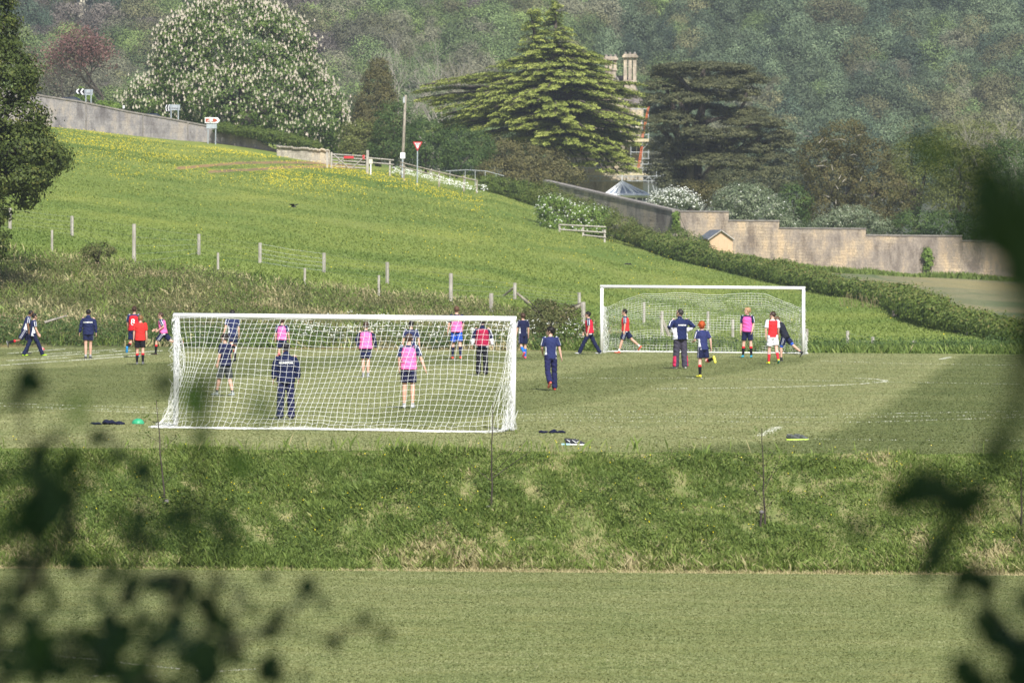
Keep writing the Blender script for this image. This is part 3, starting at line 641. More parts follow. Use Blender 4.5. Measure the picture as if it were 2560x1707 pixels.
wire_fence([(2356, 788, 822), (2419, 810, 838), (2472, 806, 845), (2511, 815, 848)], 'dark stakes standing along the ragged end of the hedge', (.5, .9), 5, .06, mesh=False)
# straining post struts, fallen rails
def stick(name, pts, r, mat, label, cat, group=None):
    m = MB(); m.tube(pts, r, 6); o = m.build(name, M[mat], None, pts[0]); tag(o, label, cat, group); return o
d = depth_to(1287, 750); stick('fence_strut', [P(1250, 747, d+1), P(1283, 720, d)], .06, 'oldwood', 'diagonal strut leaning left of the rusty straining post', 'strut')
stick('fence_strut', [P(1325, 760, d), P(1292, 733, d)], .06, 'oldwood', 'pale diagonal strut leaning right of the rusty straining post', 'strut')
d = depth_to(1400, 800); stick('fallen_rail', [P(1375, 802, d), P(1412, 785, d-.3), P(1455, 762, d-.6)], .09, 'oldwood', 'thick broken rail slanting up to the lichened gatepost', 'rail')
stick('fallen_rail', [P(1380, 790, d), P(1420, 770, d), P(1462, 757, d)], .06, 'bark', 'thin dark rail above the thick broken rail', 'rail')
stick('dead_branch', [P(112, 806, 216), P(140, 797, 216), P(168, 789, 216)], [.05, .04, .02], 'palebark', 'pale dead branch lying on the bank above the first players', 'branch')
d = depth_to(1655, 842); stick('fence_strut', [P(1675, 845, d), P(1652, 790, d)], .07, 'oldwood', 'slanting strut seen through the middle of the far net', 'strut')
# stump
q = ground_at(2240, 792); k = q.y/F; m = MB(); st = [q+Vector((0, 0, -.2)), q+Vector((0, 0, 10*k)), q+Vector((1*k, 0, 25*k)), q+Vector((2*k, 0, 36*k)), q+Vector((5*k, 0, 47*k))]
m.tube(st, [13*k, 10.5*k, 9*k, 7.5*k, 2*k], 12); m.tube([q+Vector((-4*k, -.1, 20*k)), q+Vector((-6*k, -.1, 38*k))], [4*k, 1*k], 6); m.tube([q+Vector((9*k, 0, 0)), q+Vector((14*k, 0, 12*k))], [5*k, 3*k], 7)
o = m.build('tree_stump', mat_noise('stump_wood', (.12, .09, .07), (.50, .42, .36), 4, .95, 0, .8, (2, 2, .4), bdist=.05), None, q, smooth=True); tag(o, 'pale broken tree stump at the end of the hedge', 'stump')
# ---------------- vegetation ----------------
M['L_chest'] = mat_leaf('chestnut_leaf', (.040, .075, .016), (.115, .180, .036), (.20, .26, .07))
M['L_left'] = mat_leaf('maple_leaf', (.030, .048, .010), (.085, .115, .022), (.19, .19, .05))
M['L_cedar'] = mat_leaf('cedar_needle', (.090, .135, .026), (.30, .345, .076), (.42, .45, .12), .15)
M['L_dkced'] = mat_leaf('dark_cedar_needle', (.035, .042, .022), (.105, .110, .046), (.17, .165, .075), .12)
M['L_yew'] = mat_leaf('yew_leaf', (0.056, 0.056, 0.020), (0.119, 0.109, 0.036), (0.168, 0.140, 0.049), .12)
M['L_byew'] = mat_leaf('bronze_leaf', (.050, .052, .016), (.105, .096, .030), (.17, .13, .05), .15)
M['L_bush'] = mat_leaf('bush_leaf', (.030, .060, .014), (.075, .125, .028), (.14, .19, .05))
M['L_olive'] = mat_leaf('olive_leaf', (0.070, 0.085, 0.022), (0.171, 0.194, 0.050), (0.264, 0.264, 0.078))
M['L_grey'] = mat_leaf('grey_green_leaf', (0.081, 0.115, 0.061), (0.203, 0.243, 0.135), (0.567, 0.567, 0.459))
M['L_hedge'] = mat_leaf('hedge_leaf', (0.050, 0.081, 0.016), (0.132, 0.186, 0.034), (0.225, 0.240, 0.062))
M['L_hedgetop'] = mat_leaf('hedge_shoot', (.075, .110, .024), (.150, .180, .042), (.18, .15, .05))
M['L_haw'] = mat_leaf('hawthorn_leaf', (0.078, 0.143, 0.023), (0.189, 0.280, 0.052), (0.260, 0.338, 0.078))
M['L_red'] = mat_leaf('copper_bud', (0.110, 0.061, 0.055), (0.209, 0.105, 0.094), (0.264, 0.165, 0.143))
M['blossom'] = mat_leaf('cream_blossom', (0.520, 0.500, 0.380), (0.660, 0.600, 0.500), (0.720, 0.580, 0.560), .2)
M['whitebl'] = mat_leaf('white_blossom', (0.620, 0.640, 0.580), (0.800, 0.800, 0.740), None, .2)
M['grass'] = mat_leaf('rough_grass', (.090, .145, .030), (.225, .295, .070), (.46, .40, .22), .3)
M['mgrass'] = mat_leaf('meadow_blade', (.130, .190, .040), (.205, .258, .060), (.27, .285, .095), .3)
M['scrub'] = mat_leaf('bramble_leaf', (.050, .064, .020), (.125, .135, .042), (.27, .20, .125), .25)
M['dry'] = mat_leaf('dead_grass', (0.220, 0.187, 0.094), (0.374, 0.319, 0.187), (0.484, 0.429, 0.286), .25)
M['butter'] = mat_leaf('buttercup_petal', (0.660, 0.500, 0.015), (0.820, 0.660, 0.020), None, .2, .4)
M['paint'] = mat_leaf('painted_grass', (0.420, 0.430, 0.330), (0.660, 0.660, 0.580), None, .2)

def tree(name, label, cat, lobes, lm, base, leaf, clump, per, trunk_r=.35, bark='bark', group=None, extra=None, flowers=None, limbn=5, top=True, **kw):
    base = Vector(base); g = empty(name, base, label, cat, group)
    V, Q, T, C, N = cloud(lobes, leaf, clump, per, **kw)
    np_mesh('crown', V, Q, M[lm], g, tint=T)
    mb = MB(); tg = [(Vector(l[:3]), trunk_r*.22) for l in sorted(lobes, key=lambda l: -l[3]*l[5])[:limbn]]
    cen = sum((t for t, _ in tg), Vector())/len(tg); fork = base.lerp(Vector((cen.x, cen.y, cen.z)), .45)
    mb.tube([base-Vector((0, 0, .5)), base.lerp(fork, .15), fork], [trunk_r*1.25, trunk_r, trunk_r*.8], 9)
    if limbn > 2 or len(lobes) < 8: limbs(mb, fork, trunk_r*.7, tg, sub=2, seed=len(lobes))
    else:
        mb = MB()
        for l in lobes[::3]: mb.tube([(l[0], l[1], l[2]-l[5]*1.3), (l[0]+.05, l[1], l[2])], [.05, .03], 5)
    mb.build('trunk', M[bark], g, smooth=True)
    if flowers:
        mt, frac, w, h, spire = flowers; idx = np.nonzero((rng.uniform(size=len(C)) < frac) & (N[:, 2] > -.2))[0]; c = C[idx]+N[idx]*.22
        if spire:
            n2 = np.stack([rng.normal(size=len(c)), rng.normal(size=len(c)), np.zeros(len(c))], 1); n2 = unit(n2); up = np.tile([0, 0, 1.], (len(c), 1))
            V1 = []
            for nn in (n2, np.stack([-n2[:, 1], n2[:, 0], n2[:, 2]], 1)):
                Uv = unit(np.cross(nn, up)); V1.append(np.stack([c-up*h*.5, c+Uv*w-up*h*.2, c+up*h, c-Uv*w-up*h*.2], 1).reshape(-1, 3))
            V2 = np.concatenate(V1); Q2 = np.arange(len(V2)).reshape(-1, 4)
        else: V2, Q2 = diamonds(c, unit(N[idx]+rng.normal(size=c.shape)*.4), w, h)
        o = np_mesh('blossom', V2, Q2, M[mt], g, tint=rng.uniform(0, 1, len(Q2))); o['kind'] = 'stuff'
    return g
def gb(px, D): return pxd(px, D)
# horse chestnut in flower
D = 532
tree('chestnut_tree', 'huge round chestnut tree covered in cream blossom spikes', 'tree',
     [LB(590, 112, 140, 122, D, .8), LB(478, 165, 95, 105, D, .8), LB(700, 190, 95, 115, D, .8), LB(600, 250, 170, 100, D, .7, -2), LB(775, 270, 72, 90, D, .8), LB(825, 300, 40, 78, D), LB(372, 248, 62, 52, D), LB(455, 285, 75, 38, D, .8), LB(560, 305, 90, 45, D, .6), LB(690, 318, 110, 55, D, .6, -2), LB(810, 352, 45, 38, D, 1), LB(530, 60, 80, 60, D), LB(655, 70, 75, 60, D), LB(455, 105, 62, 62, D), LB(725, 110, 58, 68, D), LB(430, 165, 48, 50, D), LB(748, 185, 45, 60, D)],
     'L_chest', gb(600, D), .125, .62, 34, .7, flowers=('blossom', .125, .085, .22, True), fill=1.25, upb=.3, cull=.8)
# large maple, near left edge
D = 230
tree('maple_tree', 'big dark leafy maple overhanging the bank at the left edge', 'tree',
     [LB(-70, 60, 112, 120, D), LB(-40, 205, 130, 100, D), LB(20, 290, 88, 75, D), LB(50, 370, 90, 62, D), LB(95, 400, 68, 40, D), LB(30, 440, 100, 50, D), LB(72, 490, 26, 36, D), LB(-50, 520, 70, 60, D), LB(-18, 600, 38, 48, D), LB(-190, 250, 150, 260, D, .8), LB(-30, -60, 60, 60, D), LB(90, 300, 28, 30, D), LB(40, 180, 52, 50, D), LB(5, 90, 44, 55, D), LB(105, 388, 62, 44, D, 1, 6), LB(132, 400, 40, 34, D, 1.4, 4), LB(60, 360, 80, 60, D, 1, 9)],  # rear lobes at the end sit hidden, added to extend the crown's ground shadow
     'L_left', gb(-190, 236), .075, .36, 32, .42, fill=1.2, upb=.35, cull=.8, flat=.55)
# cedar with layered pale green plates
def cedar():
    D = 538; g = empty('cedar_tree', gb(1395, D), 'broad layered pale green cedar tree with two pointed tops', 'tree'); k = D/F
    yl = [10, 60, 100, 130, 165, 204, 235, 253, 286, 306, 330, 356, 400, 440]
    xl = [1322, 1290, 1222, 1160, 1190, 1150, 1110, 1070, 1025, 1040, 1095, 1200, 1400, 1540]
    xr = [1390, 1420, 1478, 1500, 1530, 1545, 1606, 1600, 1624, 1632, 1612, 1592, 1580, 1590]
    Cs = []; Ns = []; Ts = []; br = MB()
    def plate(c, dirv, L, W, t0):
        """a drooping fan of needles: c centre, dirv outward horizontal unit"""
        n = int(400*L*W)+60; a = rng.uniform(-1, 1, n); b = rng.uniform(-1, 1, n); ok = (a*a+b*b) < 1; a = a[ok]; b = b[ok]
        side = np.array([-dirv[1], dirv[0], 0]); p = c+np.outer(a*L, dirv)+np.outer(b*W*(1-.35*a), side)
        p[:, 2] += -.12*L*(a+.3)**2*np.where(a > 0, 1.4, .3)-.20*np.abs(b)**2+rng.normal(size=len(a))*.035+.05*np.sin(a*7+b*5)
        nn = np.tile(np.array([0, 0, 1.]), (len(a), 1))+rng.normal(size=(len(a), 3))*.35+np.outer(np.clip(a, 0, 1)*.6, dirv)
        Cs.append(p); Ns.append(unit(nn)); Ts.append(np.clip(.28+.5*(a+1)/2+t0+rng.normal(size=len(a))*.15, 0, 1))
    def branch(x0, z0, y0, ang, L, droop):
        dv = np.array([math.cos(ang), math.sin(ang), 0.]); s0 = np.array([x0, y0, z0]); pts = []
        for i in range(5):
            s = i/4; pts.append(tuple(s0+dv*L*s+np.array([0, 0, .22*L*math.sin(s*2.2)*.5-droop*L*s*s])))
        br.tube(pts, [max(.03, .03*L)*(1-.8*i/4)+.015 for i in range(5)], 5, caps=False)
        m = max(2, int(L/1.0)); t0 = rng.uniform(-.18, .18)
        for i in range(m):
            s = (.30 if L > 3 else .2)+(.72)*(i+.6)/m; p = s0+dv*L*min(s, .97)+np.array([0, 0, .22*L*math.sin(s*2.2)*.5-droop*L*s*s])
            wd = (.75+.25*L**.5)*(1-.35*s)
            for q in range(2 if L > 3 else 1):
                sd = rng.uniform(-1, 1)*wd*.8; c = p+np.array([-dv[1], dv[0], 0])*sd+np.array([0, 0, rng.uniform(-.07, .07)])
                plate(c, unit((dv+np.array([-dv[1], dv[0], 0])*sd*.4)[None])[0], rng.uniform(.7, 1.15)*min(1, .5+L*.15), rng.uniform(.35, .6)*min(1, .6+L*.1), t0)
    for tops, xc, y0, y1, nb, w in (((1325, 25), 1335, 25, 150, 34, 0), ((1385, 6), 1388, 6, 150, 42, 0), (None, 1392, 120, 372, 200, 1)):
        for i in range(nb):
            f = (i+rng.uniform(0, 1))/nb; py = y0+(y1-y0)*f; py = (y0+round((py-y0)/17)*17+rng.uniform(-2.5, 2.5)) if w else py
            if not w:
                lim = 6+(py-y0)*.52; lim = min(lim, 62); Lp = lim*rng.uniform(.7, 1.05)
                ang = rng.uniform(0, 2*math.pi); c = P(xc+(py-y0)*.03, py, D); branch(c.x, c.z, D, ang, Lp*k/max(.55, abs(math.cos(ang))*.3+.7), .12)
            else:
                ang = rng.uniform(0, 2*math.pi); side = math.cos(ang); R = (np.interp(py, yl, xr)-xc) if side > 0 else (xc-np.interp(py, yl, xl))
                Lp = R*rng.uniform(.82, 1.02)*k; Ld = 7.2*np.clip((py-40)/220, .25, 1)
                L = 1/math.sqrt((math.cos(ang)/Lp)**2+(math.sin(ang)/max(Ld, .5))**2)
                c = P(xc, py-2, D); branch(c.x, c.z, D, ang, L, .10)
    # long low arms: left and the drooping right ones
    for py, ang, lp, dr in ((250, 3.15, 300, .02), (262, 3.4, 340, .03), (280, 3.0, 360, .02), (295, 3.3, 355, .04), (310, 3.6, 330, .07), (235, 3.5, 250, .03), (300, 2.8, 330, .04), (322, 3.45, 290, .06), (255, -.1, 222, 0), (275, -.3, 232, .02), (300, -.5, 235, .05), (320, -.2, 225, .10), (335, -.6, 215, .2), (345, -.3, 210, .28), (350, -.8, 225, .36), (355, -.45, 200, .42), (352, -.35, 190, .5), (340, -1.2, 150, .1), (350, -1.5, 160, .12), (345, -1.9, 160, .1), (330, -2.2, 180, .1), (372, -.5, 150, .2), (375, -.8, 190, .22), (378, -1.1, 200, .2), (380, -.65, 170, .3), (370, -.9, 120, .25), (385, -1.0, 160, .28), (380, -1.4, 130, .2), (375, -.25, 140, .25), (385, -.4, 110, .2), (372, -.45, 205, .45), (378, -.7, 200, .5), (380, -.3, 175, .5), (385, -.9, 190, .45), (376, -.6, 160, .6), (390, -.8, 130, .5), (392, -1.1, 120, .5), (388, -.5, 95, .6), (370, -.2, 190, .4), (395, -1.3, 100, .5), (380, -.55, 225, .38), (384, -.38, 212, .42)):
        c = P(1392, py-25, D); branch(c.x, c.z, D, ang, lp*k, dr)
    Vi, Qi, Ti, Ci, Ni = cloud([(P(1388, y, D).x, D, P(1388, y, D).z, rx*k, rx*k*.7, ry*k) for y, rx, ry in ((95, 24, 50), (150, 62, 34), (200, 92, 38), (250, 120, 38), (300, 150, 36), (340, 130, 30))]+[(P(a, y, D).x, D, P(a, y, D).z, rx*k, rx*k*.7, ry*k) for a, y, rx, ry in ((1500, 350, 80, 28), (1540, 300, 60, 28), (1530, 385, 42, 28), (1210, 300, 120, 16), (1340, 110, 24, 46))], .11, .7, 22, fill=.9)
    Cs.append(Ci); Ns.append(Ni); Ts.append(Ti*.4)  # inner clumps added to darken the crown core, shade also in their darker tint
    C = np.concatenate(Cs); N = np.concatenate(Ns); T = np.concatenate(Ts)
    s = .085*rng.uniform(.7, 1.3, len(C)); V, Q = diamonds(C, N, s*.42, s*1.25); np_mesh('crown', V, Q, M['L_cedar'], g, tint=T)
    b = gb(1395, D); br.tube([b-Vector((0, 0, .5)), P(1393, 250, D), P(1388, 10, D)], [.85, .5, .05], 9); br.tube([P(1392, 230, D), P(1345, 130, D), P(1325, 28, D)], [.4, .25, .04], 7)
    br.build('trunk', M['bark'], g, smooth=True); print('cedar', len(C))
cedar()
# dark flat topped cedar right of the house
D = 512
def PL(px, py, rx, ry, dd=0): c = P(px, py, D+dd); k = D/F; return (c.x, c.y, c.z, rx*k, rx*k*.8, ry*k)
g = tree('cedar_tree', 'dark flat topped cedar with sinuous limbs right of the house', 'tree',
     [PL(1760, 170, 125, 14), PL(1700, 186, 75, 18, 2), PL(1850, 192, 62, 14), PL(1890, 203, 36, 12), PL(1800, 205, 70, 15, -2), PL(1660, 215, 48, 26), PL(1720, 225, 45, 14), PL(1865, 232, 36, 16), PL(1830, 248, 40, 10, -2), PL(1640, 255, 36, 26), PL(1700, 255, 40, 12), PL(1790, 235, 40, 10), PL(1740, 300, 40, 12), PL(1720, 248, 60, 18, -4), PL(1690, 300, 45, 24, -4), PL(1742, 332, 50, 18, -4), PL(1790, 215, 60, 14, -4), PL(1675, 280, 48, 15, 2), PL(1760, 268, 55, 10, 2), PL(1650, 318, 40, 32), PL(1850, 282, 72, 14), PL(1880, 306, 78, 18, -1), PL(1915, 335, 68, 22), PL(1950, 362, 45, 20), PL(1830, 335, 50, 16, -3), PL(1760, 350, 62, 20, -2), PL(1720, 375, 72, 26), PL(1660, 365, 42, 28), PL(1850, 372, 82, 26), PL(1935, 395, 46, 22), PL(1790, 405, 100, 24, -2), PL(1660, 420, 48, 38), PL(1890, 425, 62, 24), PL(1690, 455, 50, 30), PL(1965, 420, 28, 22)],
     'L_dkced', gb(1722, D), .075, .42, 42, .62, fill=1.8, flat=.28, upb=.9, low=-.45, cull=.7, limbn=12)
mb = MB(); 
for pts, r in (([(1722, 480), (1728, 380), (1738, 315), (1712, 280), (1690, 240)], .38), ([(1738, 318), (1765, 305), (1800, 296), (1838, 288)], .24), ([(1738, 318), (1755, 260), (1745, 210), (1760, 175)], .26), ([(1712, 290), (1735, 235), (1700, 195)], .2), ([(1850, 275), (1862, 255), (1866, 232)], .16)):
    mb.tube([P(a, b, D-1.5) for a, b in pts], [r*(1-.14*i) for i in range(len(pts))], 7)
mb.build('limb', M['bark'], g, smooth=True)
# conical yew
D = 545
tree('yew_tree', 'narrow conical brownish yew tree behind the telegraph pole', 'tree', [LB(946, 175, 22, 32, D), LB(944, 210, 38, 40, D), LB(942, 260, 54, 50, D), LB(938, 315, 66, 55, D), LB(950, 365, 62, 45, D)], 'L_yew', gb(944, D), .075, .4, 38, .3, fill=1.3, upb=.2)
# bronze yew behind the garden wall
D = 470
tree('yew_tree', 'bulky bronze green yew with bare twigs behind the garden wall', 'tree', [LB(2110, 345, 62, 48, D), LB(2050, 400, 58, 60, D), LB(2170, 400, 62, 55, D), LB(2080, 460, 78, 60, D), LB(2190, 480, 85, 60, D), LB(2060, 520, 70, 50, D), LB(2150, 540, 90, 45, D), LB(2240, 520, 40, 55, D)], 'L_byew', gb(2110, D), .08, .45, 34, .35, fill=1.1, upb=.15)
mb = MB(); R = random.Random(4)
for i in range(34):
    a, b = R.uniform(2010, 2260), R.uniform(330, 545); q = P(a, b, D-3.4+abs(a-2120)*.02); e = q+Vector((R.uniform(-1, 1)*1.1, R.uniform(-.6, .2), R.uniform(-.3, 1.1))); mb.tube([q+Vector((0, 1, 0)), q.lerp(e, .5)+Vector((.05, -.3, .1)), e], [.05, .035, .012], 4)
o = mb.build('dead_twig', M['palebark'], bpy.data.objects['yew_tree.001'])
# bushes under and around
def bush(label, lobes, lm, D, leaf=.085, clump=.45, per=34, flowers=None, name='bush', group=None, **kw):
    px = None; l0 = lobes[0]; base = Vector((l0[0], l0[1], G(l0[0], l0[1]))); return tree(name, label, 'bush', lobes, lm, base, leaf, clump, per, .12, group=group, flowers=flowers, limbn=3, **kw)
bush('dark green bush at the foot of the conical yew', [LB(905, 345, 42, 45, 522), LB(900, 385, 45, 30, 522), LB(870, 350, 25, 40, 522)], 'L_olive', 522)
bush('leafy green bush right behind the telegraph pole', [LB(985, 315, 55, 60, 520), LB(975, 370, 55, 45, 520), LB(1010, 345, 40, 45, 520)], 'L_bush', 520)
bush('leafy dark bush behind the triangle sign', [LB(1065, 345, 48, 50, 515), LB(1085, 385, 60, 45, 515), LB(1040, 385, 40, 38, 515)], 'L_bush', 515)
bush('deep green bush under the low left cedar arms', [LB(1140, 365, 52, 52, 515), LB(1165, 405, 60, 42, 515), LB(1195, 370, 45, 40, 517)], 'L_bush', 515)
bush('olive brown bush below the cedar trunk', [LB(1250, 430, 60, 35, 505), LB(1310, 420, 55, 38, 505), LB(1370, 440, 50, 30, 505), LB(1330, 450, 90, 22, 505), LB(1420, 440, 45, 26, 505)], 'L_yew', 505)
bush('shadowed bush beneath the cedar beside the house wall', [LB(1240, 385, 60, 42, 524), LB(1300, 395, 60, 40, 526), LB(1370, 410, 50, 35, 526)], 'L_yew', 524)
bush('low bush on the near side of the iron railing', [LB(1225, 460, 34, 22, 486), LB(1262, 470, 38, 24, 484), LB(1305, 478, 38, 26, 482), LB(1340, 490, 40, 24, 480)], 'L_hedge', 484, .07, .3)
bush('bramble bush topped with brown shoots beside the rubble wall', [LB(1395, 503, 50, 24, 434), LB(1450, 520, 52, 26, 432), LB(1500, 540, 48, 26, 430), LB(1550, 562, 44, 22, 427), LB(1600, 585, 40, 20, 425), LB(1650, 600, 36, 16, 424), LB(1360, 480, 40, 24, 434)], 'L_hedgetop', 465, .06, .3, 30)
bush('hawthorn bush with white blossom behind the low rail fence', [LB(1385, 520, 42, 32, 427, .8), LB(1425, 540, 62, 36, 427, .8), LB(1480, 548, 45, 34, 427, .8), LB(1400, 560, 48, 28, 427), LB(1460, 575, 50, 18, 427)], 'L_haw', 427, .07, .34, 34, flowers=('whitebl', .075, .06, .06, False), name='hawthorn_bush')
bush('white flowering shrub behind the wall corner below the scaffold', [LB(1690, 500, 48, 24, 452), LB(1655, 505, 30, 22, 452), LB(1730, 512, 22, 16, 452)], 'L_grey', 452, .07, .3, 26, flowers=('whitebl', .30, .06, .07, False))
bush('brown twiggy shrub left of the pale green shrub behind the wall', [LB(1740, 480, 45, 25, 462), LB(1785, 490, 35, 32, 462), LB(1715, 470, 30, 18, 462)], 'L_byew', 462, .07, .3, 22)
bush('pale green rounded shrub with white flecks rising over the first wall step', [LB(1860, 500, 75, 42, 450), LB(1900, 530, 75, 42, 450), LB(1830, 540, 60, 34, 450), LB(1960, 560, 40, 25, 450)], 'L_grey', 450, .08, .4, 32, flowers=('whitebl', .010, .06, .07, False))
bush('dark gap filling bush between pale shrub and bronze yew', [LB(1985, 510, 42, 50, 462), LB(1975, 550, 45, 40, 462)], 'L_bush', 462)
bush('grey green dome shaped shrub behind the third wall step', [LB(2130, 545, 62, 30, 448), LB(2080, 562, 60, 22, 448), LB(2190, 565, 50, 24, 448)], 'L_grey', 448, .07, .36, 32)
bush('green bush behind the lowest wall step', [LB(2290, 560, 60, 38, 448), LB(2360, 565, 70, 40, 448), LB(2420, 575, 50, 34, 448)], 'L_bush', 448)
bush('small dark bush left of the wooden shed in front of the wall', [LB(1690, 590, 30, 24, 424), LB(1725, 605, 34, 24, 420), LB(1755, 622, 26, 18, 416)], 'L_hedge', 420, .06, .3)
bush('grey brown scrub under the dark cedar', [LB(1830, 450, 60, 28, 480), LB(1900, 460, 55, 30, 480), LB(1960, 450, 40, 34, 480)], 'L_dkced', 480, .07, .35, 26)
# right hand trees behind the wall
for lab, ls, lm, D in (('olive green tree right of the bronze yew', [(2280, 400, 55, 60), (2310, 460, 70, 60), (2270, 480, 50, 50), (2330, 380, 45, 40)], 'L_olive', 480),
                       ('bushy mid green tree behind the out of focus leaves', [(2400, 420, 75, 70), (2430, 490, 80, 60), (2380, 500, 60, 55)], 'L_olive', 476),
                       ('dark leafy tree at the right edge above the wall', [(2520, 430, 80, 90), (2560, 500, 90, 80), (2500, 530, 70, 60), (2640, 440, 100, 100)], 'L_bush', 478),
                       ('sparse greenish tree standing behind the right hand trees', [(2440, 350, 70, 50), (2370, 345, 50, 40), (2500, 350, 60, 45)], 'L_olive', 560)):
    tree('broadleaf_tree', lab, 'tree', [LB(a, b, c, d, D) for a, b, c, d in ls], lm, gb(ls[0][0], D), .09, .5, 28, .3, fill=.95)
# ---- bare trees with fine branches ----
def bare(mb, p, d, L, r, lev, R, out=None, spread=.5):
    pts = [p]; q = p; dd = d
    for i in range(3):
        dd = (dd+Vector((R.uniform(-1, 1), R.uniform(-1, 1), R.uniform(-.4, .6)))*.16).normalized(); q = q+dd*L/3; pts.append(q)
    mb.tube(pts, [r, r*.85, r*.7, r*.55], 5 if lev > 1 else 3, caps=False)
    if out is not None and lev <= 1: out.append(q)
    if lev == 0: return
    for i in range(R.choice((3, 4))):
        s = pts[R.choice((2, 3, 3))]; nd_ = (dd+Vector((R.uniform(-1, 1), R.uniform(-1, 1), R.uniform(-.5, .8)))*spread*1.5).normalized(); bare(mb, s, nd_, L*R.uniform(.6, .85), r*.55, lev-1, R, out, spread)
def bare_tree(px, base, top, D, label, mat='palebark', seed=0, leafm=None, spread=.5, name='bare_tree', r=.16, leaf=.09, n=9):
    b = gb(px, D); g = empty(name, b, label, 'tree'); R = random.Random(seed); mb = MB(); out = []
    H = P(px, top, D).z-b.z; bare(mb, b-Vector((0, 0, .3)), Vector((0, 0, 1)), H*.36, r, 5, R, out, spread); mb.build('trunk', M[mat], g)
    if leafm:
        o = np.array([v[:] for v in out]); C = (o[:, None]+rng.normal(size=(len(o), n, 3))*.5).reshape(-1, 3); V, Q = diamonds(C, unit(rdirs(len(C))+np.array([0, -.3, .5])), leaf*.6, leaf); np_mesh('crown', V, Q, M[leafm], g, tint=np.clip(rng.normal(.5, .3, len(C)), 0, 1))
    return g
bare_tree(1000, 300, 105, 590, 'pale leafless tree with upright branches behind the telegraph pole', seed=3, spread=.42)
bare_tree(1075, 330, 195, 575, 'pale arching bare tree left of the pale cedar', seed=5, spread=.6)
bare_tree(1095, 330, 140, 640, 'taller faint bare tree behind the arching one', seed=9, spread=.45)
bare_tree(262, 240, 84, 600, 'sparse copper red tree behind the road wall', mat='bark', seed=12, leafm='L_red', spread=.62, name='copper_tree', r=.28, leaf=.13, n=8)
bare_tree(160, 240, 150, 590, 'smaller grey brown bare tree left of the copper tree', mat='bark', seed=14, spread=.6, r=.14)
bare_tree(2540, 420, 285, 520, 'bare pale branches at the far right edge', seed=21, spread=.5)
# verge plants on the road wall
bush('low green verge plants on top of the road wall', [LB(262, 262, 24, 9, 520), LB(285, 268, 20, 9, 520), LB(215, 245, 22, 14, 524), LB(203, 238, 12, 22, 524)], 'L_haw', 520, .06, .2)
# ivy along the wall top by the gate
ivy = [(i, np.interp(i, [545, 640, 720, 790], [319, 332, 347, 365])) for i in range(545, 795, 9)]
iv = [LB(a, b, 13, 12, 507, 1.6, 0) for a, b in ivy]
tree('ivy_hedge', 'dense ivy hedge draped along the wall top beneath the chestnut', 'hedge', iv, 'L_hedge', gb(670, 506), .06, .22, 30, .1, fill=1.2, limbn=2, upb=.6)
# ivy patches on garden wall
for lab, ls in (('bright green ivy patch hanging on the right part of the garden wall', [(2318, 634, 11, 14), (2322, 652, 9, 16), (2314, 668, 6, 9)]), ('narrow strip of bright ivy at the corner of the garden wall', [(1690, 540, 8, 12), (1691, 560, 8, 12)]), ('dark ivy strand hanging on the rubble wall near its corner', [(1622, 540, 7, 16), (1618, 562, 5, 10)])):
    D = 429.7 if 'rubble' not in lab else 442; V, Q, T, C, N = cloud([LB(a, b, c, d, D, .35) for a, b, c, d in ls], .07, .16, 14, fill=1.6); np_mesh('ivy', V, Q, M['L_haw' if 'bright' in lab else 'L_hedge'], None, P(ls[0][0], ls[0][1], D), tint=T)
    tag(bpy.context.scene.objects[-1] if 0 else COL.objects[-1], lab, 'ivy')
# ---- long hedge ----
HB = [(1524, 597), (1560, 605), (1600, 616), (1650, 636), (1700, 654), (1750, 665), (1800, 674), (1850, 687), (1900, 697), (1950, 709), (2000, 720), (2050, 732), (2100, 743), (2160, 750), (2220, 765), (2270, 795), (2330, 820), (2400, 831), (2480, 842), (2560, 856), (2640, 872)]
HH = [26, 34, 42, 46, 50, 48, 45, 46, 46, 47, 50, 48, 46, 44, 54, 68, 74, 54, 44, 42, 42]
hp = [ground_at(a, b, 210, 470) for a, b in HB]; lob = []; hts = []
for i in range(len(hp)-1):
    L = (hp[i+1]-hp[i]).length; n = max(1, int(L/.75))
    for j in range(n):
        s = j/n; c = hp[i].lerp(hp[i+1], s); hh = (HH[i]*(1-s)+HH[i+1]*s)*c.y/F*.78*(1+.14*rng.normal()); wv = rng.normal()*.08
        z = G(c.x, c.y+.6); lob.append((c.x+.3, c.y+.7, z+hh*.52, .85, .8, hh*.52+wv))
hg = tree('long_hedge', 'long clipped hedge curving down from the rail fence past the stump to the right edge', 'hedge', lob, 'L_hedge', hp[0], .085, .28, 15, .1, fill=1.0, limbn=2, upb=.35, cull=.7)
C = np.array([[l[0], l[1], l[2]+l[5]*.95] for l in lob]); C = np.repeat(C, 60, 0)+rng.normal(size=(len(C)*60, 3))*np.array([.45, .45, .09]); V, Q = diamonds(C, unit(rng.normal(size=C.shape)*.5+np.array([0, -.3, .8])), .045, .09)
o = np_mesh('new_shoots', V, Q, M['L_hedgetop'], hg, tint=rng.uniform(0, 1, len(Q))); o['kind'] = 'stuff'; o.name = 'shoot'
# dead stems near stump
q = ground_at(2200, 770); m = MB()
for i in range(70): x = rng.uniform(-2.2, 1.6); b = Vector((q.x+x, q.y+rng.uniform(-.3, .5), 0)); b.z = G(b.x, b.y); m.tube([b, b+Vector((rng.normal()*.15, 0, rng.uniform(.4, .95)))], .012, 3)
tag(m.build('dead_stems', M['dry'], None, q), 'dead pale stems standing left of the stump', 'stems', kind='stuff')

